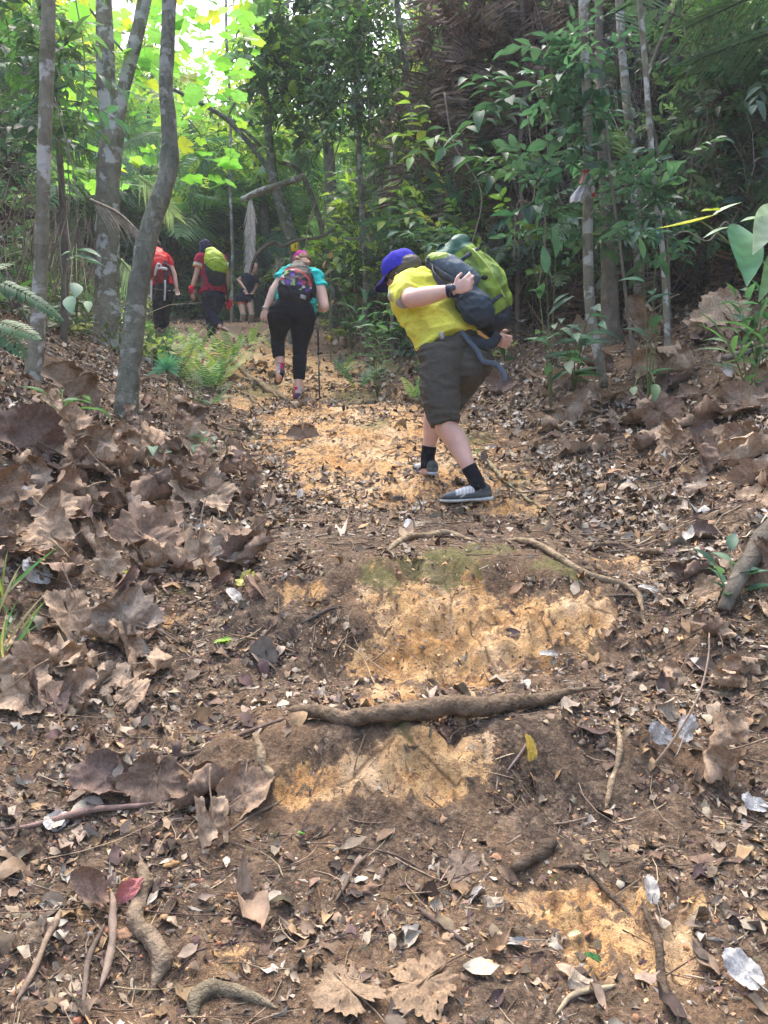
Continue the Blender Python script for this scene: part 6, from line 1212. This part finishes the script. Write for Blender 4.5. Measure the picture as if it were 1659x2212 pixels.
vox('leggings', pr, .008, M['cloth'], t, BK, 6, .003, (6, 6, 20), 4)
def sockcol(V, c): return np.where((((V[:, 0]-c[0]) > .006) | (V[:, 2] > c[2]+.05))[:, None], [.55, .03, .10], [.45, .46, .5])
V, F = tube(np.array([WZ(405, 1600, .06), aL, WZ(390, 1740, .0)]), [.042, .038, .042], 14); part('sock', V, F, M['cloth'], t, sockcol(V, WZ(400, 1680, .05)))
V, F = tube(np.array([WZ(645, 1935, -.02), WZ(640, 2000, -.02), WZ(638, 2085, -.02)]), [.041, .038, .044], 14); part('sock', V, F, M['cloth'], t, np.where((V[:, 0] < WZ(655, 0)[0])[:, None], [.6, .03, .11], [.55, .56, .6]))
shoe(WZ(425, 1745, -.06), WZ(345, 1905, .10), t, (-.2, .9, .25), cu=(.05, .055, .075), cs=(.03, .028, .028), accents=False); shoe(WZ(640, 2125, -.06), WZ(625, 2120, .20), t, (0, 0, 1), cu=(.06, .05, .10), cs=(.3, .25, .25), accents=False)
hp = [ellipsoid(WZ(700, 240, .22), (.092, .10, .10), 18, A), limb([WZ(700, 210, .15), WZ(740, 270, .11), WZ(770, 340, .11)], [.05, .055, .030], [.03, .03, .02], side=(1, 0, 0)), limb([WZ(640, 215, .15), WZ(620, 260, .14), WZ(590, 285, .15)], [.04, .03, .012])]
vox('hair', hp, .006, M['hair'], t, (.22, .095, .045), 3, .004, (90, 40, 30), 2); cap_(WZ(690, 222, .24), A, .094, (.45, .02, .26), t, False, 'head_scarf'); V, F = tube(np.array([WZ(660, 255, .125), WZ(720, 262, .12), WZ(765, 275, .14)]), [.012]*3, 8); part('hair_band', V, F, M['cloth'], t, (.45, .02, .3))
V, F = tube(np.array([WZ(200, 850, .0), WZ(190, 872, .0)]), [.030, .029], 14, sm=False); part('wrist_band', V, F, M['metal'], t, (.6, .6, .58))
t = thing('backpack', WZ(620, 800, -.05), 'small black backpack with lime, purple and red print on the turquoise shirt', 'backpack')
def pcol(W, N):
    q = W*np.array([30, 10, 26]); q = q+.6*np.column_stack([noise(q[:, 0], q[:, 1], q[:, 2], 31), 0*q[:, 0], noise(q[:, 0]+7, q[:, 1], q[:, 2], 32)]); i = np.floor(q).astype(np.int64); h = hash3(i[:, 0], 0*i[:, 0], i[:, 2], 77)
    pal = np.array([(.02, .02, .03), (.25, .45, .16), (.50, .58, .5), (.12, .05, .28), (.02, .02, .03), (.03, .02, .05), (.35, .03, .04), (.02, .02, .03)]); c = pal[(h*8).astype(int) % 8]
    s = (W-WZ(620, 540, 0)); u = s[:, 0]/.17; v = (s[:, 2]-s[:, 0]*-.35)/.12; d = np.sqrt(u*u+v*v); c[(d > .80) & (v > -.1)] = (.45, .03, .03); c[(d > .95) | (v < -.75) | (N[:, 1] > -.15)] = (.015, .015, .02); return c
pr = [limb([WZ(650, 300, .0), WZ(640, 400, -.06), WZ(620, 550, -.10), WZ(600, 700, -.12), WZ(590, 790, -.12)], [.08, .14, .172, .165, .12], [.05, .09, .115, .105, .06], side=(1, 0, -.22), n=20)]; vox('pack_body', pr, .006, M['nylon'], t, pcol, 4, .005, (14, 14, 14), 8)
strap('shoulder_strap', [WZ(560, 320, .0), WZ(520, 300, .12), WZ(500, 330, .22), WZ(480, 420, .26)], .05, (.015, .015, .02), .01, side=(1, 0, 0)); strap('shoulder_strap', [WZ(760, 330, .0), WZ(810, 340, .12), WZ(840, 400, .22)], .05, (.015, .015, .02), .01, side=(1, 0, 0)); strap('side_strap', [WZ(845, 500, -.02), WZ(870, 620, .0), WZ(850, 760, .0), WZ(890, 860, .02)], .03, (.02, .025, .03), .006, side=(1, 0, 0)); strap('top_handle', [WZ(560, 310, .0), WZ(600, 272, -.02), WZ(650, 290, -.02)], .03, (.05, .05, .07), .006, side=(0, 0, 1))
V, F = tube(np.array([WZ(670, 695, -.225), WZ(745, 722, -.20)]), [.02, .02], 8, sm=False, R2=[.004]*2, side=(0, 0, 1)); part('tag_patch', V, F, M['nylon'], t, (.35, .35, .38))
t = thing('trekking_pole', WZ(932, 2155, .12), 'black trekking pole planted right of the woman in turquoise', 'trekking pole'); a, b = WZ(900, 820, .38), WZ(932, 2155, .12); d = b-a
V, F = tube(np.array([a+d*.1, a+d*.5]), [.009, .009], 10, sm=False); part('upper_shaft', V, F, M['metal'], t, (.03, .03, .035)); V, F = tube(np.array([a+d*.5, a+d*.97]), [.0072, .0065], 10, sm=False); part('lower_shaft', V, F, M['metal'], t, (.02, .02, .025)); V, F = tube(np.array([a, a+d*.05, a+d*.12]), [.018, .015, .012], 12); part('grip', V, F, M['rubber'], t, (.02, .02, .02)); V, F = tube(np.array([a+d*.48, a+d*.51]), [.013, .013], 10, sm=False); part('lock_collar', V, F, M['rubber'], t, (.02, .02, .02)); V, F = tube(np.array([a+d*.965, a+d*1.0]), [.012, .005], 8, sm=False); part('tip', V, F, M['metal'], t, (.1, .1, .1))
# ======== man in maroon
def RZ(zx, zy, dd=0.0): return P(304.96+zx*.12255, 508.3+zy*.12255, 14+dd)
t = thing('person', [*RZ(1240, 1790)[:2], float(H(*RZ(1240, 1790)[:2]))], 'hiker in maroon shirt and navy hood with a lime green backpack, one foot kicked back', 'person')
hd, A = head(RZ(1120, 210, .2), (-.35, .9, -.15), (0, .1, 1), .088); sL, eL, wL = RZ(1030, 420, .05), RZ(975, 690, .0), RZ(895, 940, -.05); sR, eR, wR = RZ(1420, 420, .15), RZ(1520, 700, .2), RZ(1490, 1080, .1)
hL, kL, aL = RZ(1180, 1040, .05), RZ(1210, 1420, .12), RZ(1230, 1740, .0); hR, kR, aR = RZ(1350, 1060, .0), RZ(1230, 1400, .05), RZ(1400, 1620, -.25)
SK2 = SKN*[.85, .78, .72]
pr = list(hd)+[limb([RZ(1140, 260, .17), RZ(1200, 350, .12)], [.052, .07]), limb([RZ(1220, 400, .12), RZ(1260, 700, .08), RZ(1270, 950, .03)], [.15, .14, .15], [.1, .1, .11], side=(1, 0, 0)), limb([sL, eL], [.06, .044]), limb([eL, .5*(eL+wL), wL], [.044, .04, .027]), limb([sR, eR], [.06, .044]), limb([eR, wR], [.044, .027]), limb([hL, kL, aL], [.1, .06, .038]), limb([hR, kR, aR], [.1, .06, .038])]
pr += fingers(wL, RZ(905, 1070, -.06), (1, -.2, 0), .075, .25, .1, .0105)+fingers(wR, RZ(1495, 1170, .08), (-1, -.2, 0), .075, .4, .1, .0105)
vox('body', pr, .008, M['skin'], t, skincol(SK2), 3)
MA = (.38, .012, .05)
pr = [limb([RZ(1190, 320, .13), RZ(1210, 380, .12), RZ(1240, 550, .1), RZ(1270, 800, .05), RZ(1270, 1030, .02)], [.08, .19, .20, .20, .225], [.08, .12, .14, .14, .16], side=(1, 0, 0), rnd=False), limb([RZ(1100, 400, .1), sL, RZ(985, 575, .03)], [.09, .08, .072], rnd=False), limb([RZ(1350, 400, .15), sR, RZ(1470, 580, .18)], [.09, .08, .07], rnd=False)]
def mcol(W, N):
    c = np.tile(np.array(MA), (len(W), 1)); z0 = RZ(0, 500)[2]; z1 = RZ(0, 570)[2]; s = W[:, 2]+.25*(W[:, 0]-RZ(990, 0)[0]); m = (W[:, 0] < RZ(1075, 0)[0]); c[m & (s < z0+.02) & (s > z0-.03)] = (.75, .72, .68); c[m & (s <= z0-.03) & (s > z1-.0)] = (.75, .35, .05); return c
vox('shirt', pr, .009, M['cloth'], t, mcol, 4, .008, (9, 9, 9), 30)
pr = [limb([RZ(1270, 980, .02), RZ(1270, 1130, .0)], [.20, .18], [.14, .13], side=(1, 0, 0), rnd=False), limb([RZ(1190, 1080, .05), kL, RZ(1235, 1640, .02), RZ(1235, 1790, -.02)], [.13, .085, .07, .06], rnd=False), limb([RZ(1350, 1080, .0), RZ(1300, 1270, .04), kR, RZ(1330, 1520, -.12), RZ(1385, 1590, -.22)], [.14, .105, .085, .075, .068], rnd=False)]
vox('trousers', pr, .009, M['cloth'], t, (.014, .02, .045), 5, .007, (9, 9, 14), 31)
V, F = tube(np.array([RZ(890, 900, -.04), RZ(888, 1030, -.05)]), [.046, .044], 14, sm=False); part('wrist_band', V, F, M['cloth'], t, (.6, .01, .05)); V, F = tube(np.array([RZ(1520, 1150, .05), RZ(1560, 1200, .05), RZ(1520, 1300, .05)]), [.04, .05, .03], 12); part('glove', V, F, M['cloth'], t, (.65, .01, .03))
hp = [ellipsoid(RZ(1130, 205, .19), (.115, .125, .125), 18), limb([RZ(1130, 230, .15), RZ(1110, 330, .12), RZ(1050, 330, .12)], [.10, .10, .06])]; vox('hood', hp, .008, M['cloth'], t, (.022, .025, .06), 4, .004, (14, 14, 14), 5)
shoe(RZ(1395, 1640, -.26), RZ(1540, 1720, -.36), t, (.3, .9, .6), cu=(.36, .36, .34), cs=(.28, .12, .08), accents=False, high=.10); shoe(RZ(1245, 1800, -.06), RZ(1220, 1800, .18), t, cu=(.1, .1, .12), cs=(.3, .3, .3), accents=False)
t = thing('backpack', RZ(1330, 800, -.15), 'lime green and black backpack on the maroon shirt', 'backpack')
def lcol(W, N):
    a = (W[:, 0]-RZ(1120, 0)[0])+1.05*(W[:, 2]-RZ(0, 600)[2]); c = np.where((a > .085)[:, None], [.36, .52, .02], [.02, .025, .04]); l = np.abs((W[:, 0]-RZ(1330, 0)[0])*.5-(W[:, 2]-RZ(0, 480)[2])) < .012; c[l & (a > .085)] = (.2, .3, .02); c[W[:, 2] < RZ(0, 690)[2]+.12*(RZ(1330, 0)[0]-W[:, 0])] = (.015, .02, .03); return c
pr = [limb([RZ(1230, 290, -.0), RZ(1280, 400, -.06), RZ(1320, 580, -.10), RZ(1330, 760, -.10)], [.10, .16, .185, .15], [.06, .11, .13, .09], side=(1, 0, -.15), n=20)]; vox('pack_body', pr, .008, M['nylon'], t, lcol, 5, .007, (11, 11, 11), 44)
strap('side_strap', [RZ(1090, 700, -.05), RZ(1100, 850, -.08), RZ(1090, 960, -.08), RZ(1140, 1090, -.1)], .04, (.06, .06, .09), .008, side=(1, 0, 0)); strap('side_strap', [RZ(1470, 760, -.05), RZ(1510, 950, -.05), RZ(1530, 1180, .0)], .03, (.03, .03, .05), .006, side=(1, 0, 0)); strap('shoulder_strap', [RZ(1150, 360, .0), RZ(1110, 500, .05), RZ(1120, 620, .06)], .05, (.03, .03, .05), .01, side=(1, 0, 0))
V, F = ellipsoid(RZ(1512, 530, -.03), (.035, .03, .055), 14); part('water_bottle', V, F, M['nylon'], t, (.75, .78, .8))
V, F = tube(np.array([RZ(1330, 350, -.12), RZ(1260, 500, -.2), RZ(1320, 560, -.22)]), [.012]*3, 6); part('front_strap', V, F, M['nylon'], t, (.05, .07, .09))
# ======== man with the red pack
def QZ(zx, zy, dd=0.0): return P(304.96+zx*.12255, 508.3+zy*.12255, 15+dd)
gx = QZ(320, 1500); t = thing('person', [gx[0], gx[1], float(H(gx[0], gx[1]))], 'hiker in red shirt and black trousers with a red backpack behind the curved trunk', 'person')
hd, A = head(QZ(250, 200, .15), (-.1, .95, -.1), (0, 0, 1), .088); sL, sR, eR, wR = QZ(160, 400, .1), QZ(460, 420, .1), QZ(580, 690, .05), QZ(625, 920, .0); eL, wL = QZ(90, 690, .05), QZ(70, 900, .1)
zf = float(H(gx[0], gx[1])); hL, kL = QZ(280, 1000, .02), QZ(300, 1370, .08); aL = np.array([kL[0]+.02, kL[1]-.05, zf+.1]); hR, kR = QZ(470, 1000, .0), QZ(420, 1350, .12); aR = np.array([kR[0], kR[1]+.0, zf+.12])
pr = list(hd)+[limb([QZ(270, 250, .14), QZ(290, 340, .1)], [.052, .07]), limb([QZ(300, 400, .1), QZ(350, 700, .06), QZ(370, 900, .03)], [.15, .14, .14], [.1, .1, .11], side=(1, 0, 0)), limb([sL, eL], [.06, .044]), limb([eL, wL], [.044, .027]), limb([sR, eR], [.062, .046]), limb([eR, .5*(eR+wR), wR], [.046, .04, .027]), limb([hL, kL, aL], [.1, .06, .038]), limb([hR, kR, aR], [.1, .06, .038])]
pr += fingers(wR, QZ(640, 1010, .0), (-1, -.3, 0), .08, .3, .15, .0105)+fingers(wL, QZ(70, 980, .1), (1, 0, 0), .07, .3, .1, .0105); vox('body', pr, .008, M['skin'], t, skincol(SKN), 3)
pr = [limb([QZ(290, 310, .11), QZ(300, 370, .1), QZ(330, 550, .08), QZ(370, 750, .05), QZ(385, 900, .02)], [.08, .18, .185, .19, .20], [.08, .12, .14, .14, .15], side=(1, 0, -.15), rnd=False), limb([QZ(200, 400, .1), sL, QZ(120, 540, .08)], [.09, .08, .07], rnd=False), limb([QZ(400, 400, .1), sR, QZ(520, 560, .08)], [.09, .08, .068], rnd=False)]
vox('shirt', pr, .009, M['cloth'], t, (.72, .02, .035), 4, .008, (9, 9, 9), 33)
pr = [limb([QZ(380, 840, .02), QZ(385, 1000, .0)], [.185, .19], [.14, .15], side=(1, 0, 0), rnd=False), limb([QZ(300, 960, .02), kL, aL], [.13, .09, .07], rnd=False), limb([QZ(460, 960, .0), kR, aR], [.135, .09, .07], rnd=False)]; vox('trousers', pr, .009, M['cloth'], t, (.010, .011, .016), 5, .006, (9, 9, 14), 34)
hp = [ellipsoid(QZ(265, 195, .13), (.098, .11, .115), 18)]; vox('hair', hp, .008, M['hair'], t, (.05, .03, .025), 3, .003, (50, 50, 50), 5); V, F = tube(np.array([QZ(200, 250, .0), QZ(270, 290, -.02), QZ(320, 310, .0)]), [.018]*3, 8); part('collar_towel', V, F, M['cloth'], t, (.5, .52, .5))
shoe(aL+[0, -.06, -.1], aL+[0, .2, -.1], t, cu=(.1, .1, .1), cs=(.3, .3, .3), accents=False); shoe(aR+[0, -.06, -.1], aR+[0, .2, -.1], t, cu=(.1, .1, .1), cs=(.3, .3, .3), accents=False)
t = thing('backpack', QZ(320, 760, -.15), 'red backpack with white straps on the hiker behind the curved trunk', 'backpack')
pr = [limb([QZ(260, 300, .0), QZ(290, 400, -.06), QZ(310, 560, -.10), QZ(350, 720, -.11)], [.13, .16, .175, .15], [.07, .11, .13, .10], side=(1, 0, -.15), n=20)]
def rcol(W, N):
    c = np.tile(np.array([.72, .02, .02]), (len(W), 1)); z = W[:, 2]; c[z < QZ(0, 590)[2]] = (.5, .02, .02); c[z < QZ(0, 720)[2]] = (.3, .015, .02); c[W[:, 0] < QZ(170, 0)[0]] = (.03, .02, .04); c[(W[:, 0] > QZ(440, 0)[0]) & (z < QZ(0, 500)[2])] = (.10, .03, .06); return c
vox('pack_body', pr, .008, M['nylon'], t, rcol, 5, .007, (11, 11, 11), 45)
WH = (.72, .72, .74); strap('reflective_strap', [QZ(300, 490, -.25), QZ(270, 560, -.26), QZ(250, 640, -.26), QZ(240, 710, -.24)], .035, WH, .006, side=(1, 0, 0)); strap('reflective_strap', [QZ(280, 585, -.27), QZ(370, 580, -.27), QZ(460, 600, -.22)], .045, WH, .006, side=(0, 0, 1)); strap('reflective_strap', [QZ(300, 490, -.25), QZ(340, 520, -.26), QZ(360, 580, -.26)], .025, WH, .006, side=(1, 0, 0)); strap('reflective_strap', [QZ(430, 460, -.12), QZ(460, 520, -.14), QZ(500, 530, -.1)], .03, WH, .006, side=(1, 0, 0))
strap('hanging_strap', [QZ(420, 790, -.22), QZ(422, 950, -.24), QZ(412, 1150, -.24)], .033, WH, .004, side=(1, 0, 0)); strap('hanging_strap', [QZ(180, 800, -.20), QZ(178, 950, -.22), QZ(175, 1160, -.22)], .035, WH, .004, side=(1, 0, 0)); strap('shoulder_strap', [QZ(450, 500, -.05), QZ(510, 620, .0), QZ(560, 800, .0), QZ(575, 900, .02)], .045, (.08, .03, .05), .008, side=(1, 0, 0))
# ======== woman in black facing down the trail
def KZ(zx, zy, dd=0.0): return P(474.4+zx*.0919, 528.6+zy*.0919, 19+dd)
gx = KZ(600, 1930); t = thing('person', [gx[0], gx[1], float(H(gx[0], gx[1]))], 'woman in black top and shorts, hand on hip, looking back down the trail', 'person')
hd, A = head(KZ(830, 545, -.12), (.35, -.8, -.45), (.12, -.35, .9), .088); sR, eR, wR = KZ(570, 740, .0), KZ(440, 830, .03), KZ(600, 1040, -.16); sL, eL, wL = KZ(850, 790, .0), KZ(870, 980, .1), KZ(780, 1130, .0)
hR, kR, aR = KZ(500, 1330, .0), KZ(550, 1640, -.12), KZ(520, 1870, .0); hL, kL, aL = KZ(700, 1330, .05), KZ(750, 1640, -.05), KZ(720, 1860, .1)
SK3 = SKN*[1.0, .95, .85]
pr = list(hd)+[limb([KZ(790, 620, -.06), KZ(740, 700, -.0)], [.045, .055]), limb([KZ(720, 760, 0), KZ(680, 950, .02), KZ(620, 1200, .03)], [.12, .10, .13], [.09, .08, .1], side=(1, 0, 0)), limb([sR, eR], [.048, .038]), limb([eR, .5*(eR+wR), wR], [.038, .034, .023]), limb([sL, eL], [.048, .038]), limb([eL, wL], [.036, .023]), limb([hR, kR, kR*.6+aR*.4, aR], [.09, .058, .055, .034]), limb([hL, kL, kL*.6+aL*.4, aL], [.09, .058, .055, .034])]
pr += fingers(wR, KZ(625, 1130, -.17), (-.8, -.4, 0), .085, .35, .3, .009)+fingers(wL, KZ(770, 1170, -.05), (-1, 0, 0), .07, .4, .1, .009)
def facecol(W, N):
    c = np.tile(SK3, (len(W), 1)); q = (W-KZ(830, 545, -.12))@A.T
    m = (np.abs(np.abs(q[:, 0])-.032) < .015) & (np.abs(q[:, 2]+.004) < .006) & (q[:, 1] > .04); c[m] = (.05, .03, .03)
    m = (np.abs(np.abs(q[:, 0])-.032) < .018) & (np.abs(q[:, 2]-.018) < .004) & (q[:, 1] > .04); c[m] = (.12, .07, .05)
    m = (np.abs(q[:, 0]) < .022) & (np.abs(q[:, 2]+.058) < .008) & (q[:, 1] > .05); c[m] = (.42, .13, .11); return c
vox('body', pr, .006, M['skin'], t, facecol, 3)
pr = [limb([KZ(745, 690, .0), KZ(725, 740, .0), KZ(700, 860, .01), KZ(670, 1010, .02), KZ(640, 1100, .03)], [.06, .135, .142, .11, .115], [.06, .10, .115, .09, .10], side=(1, 0, 0), rnd=False), limb([KZ(650, 730, .0), sR, KZ(530, 770, .02)], [.07, .06, .055], rnd=False), limb([KZ(800, 760, .0), sL, KZ(862, 880, .05)], [.07, .06, .055], rnd=False)]; vox('top', pr, .008, M['cloth'], t, (.018, .028, .05), 4, .004, (12, 12, 12), 50)
pr = [limb([KZ(645, 1060, .03), KZ(600, 1200, .03), KZ(580, 1290, .02)], [.115, .15, .165], [.1, .13, .13], side=(1, 0, 0), rnd=False), limb([KZ(500, 1230, .0), KZ(505, 1375, -.02)], [.11, .112], rnd=False), limb([KZ(670, 1230, .05), KZ(690, 1390, .03)], [.105, .09], rnd=False)]; vox('shorts', pr, .008, M['cloth'], t, (.012, .02, .05), 3, .003, (12, 12, 12), 51)
V, F = tube(np.array([KZ(506, 1372, -.02), KZ(507, 1400, -.02)]), [.112, .108], 18, sm=False); part('orange_lining', V, F, M['cloth'], t, (.8, .16, .03))
for k_, a_ in ((kR, aR), (kL, aL)): V, F = tube(np.array([k_+(k_-a_)*.16, k_, k_*.6+a_*.4, a_*.8+k_*.2]), [.068, .064, .060, .042], 14); part('knee_sleeve', V, F, M['cloth'], t, (.66, .60, .48))
hp = [ellipsoid(KZ(825, 500, -.08), (.092, .10, .09), 18, A), ellipsoid(KZ(800, 480, .02), (.05, .05, .05))]; vox('hair', hp, .007, M['hair'], t, (.02, .017, .02), 3)
for a_, f in ((aR, (.35, -.2, -.12)), (aL, (.25, -.15, -.05))):
    h_ = a_-np.array(f)*.15+[0, 0, -.075]; shoe(h_, h_+nrm(np.array(f))*.25, t, cu=(.10, .11, .14), cs=(.3, .3, .33), accents=False)


# ------------------------------------------------------------ haze
hm = bpy.data.materials.new('haze'); hm.use_nodes = True; ht = hm.node_tree; ht.nodes.remove(ht.nodes['Principled BSDF']); pv = ht.nodes.new('ShaderNodeVolumePrincipled')
pv.inputs['Color'].default_value = (.93, .97, 1, 1); pv.inputs['Density'].default_value = .0026; ht.links.new(pv.outputs[0], ht.nodes['Material Output'].inputs['Volume'])
cs_ = np.array([[x, y, z] for x in (-42, 42) for y in (-13, 132) for z in (-6, 52)], float)
hz = link('haze', mesh_np('haze', cs_, [np.array([[0, 1, 3, 2], [4, 6, 7, 5], [0, 4, 5, 1], [2, 3, 7, 6], [0, 2, 6, 4], [1, 5, 7, 3]])], None, False), hm); tag(hz, kind='stuff')
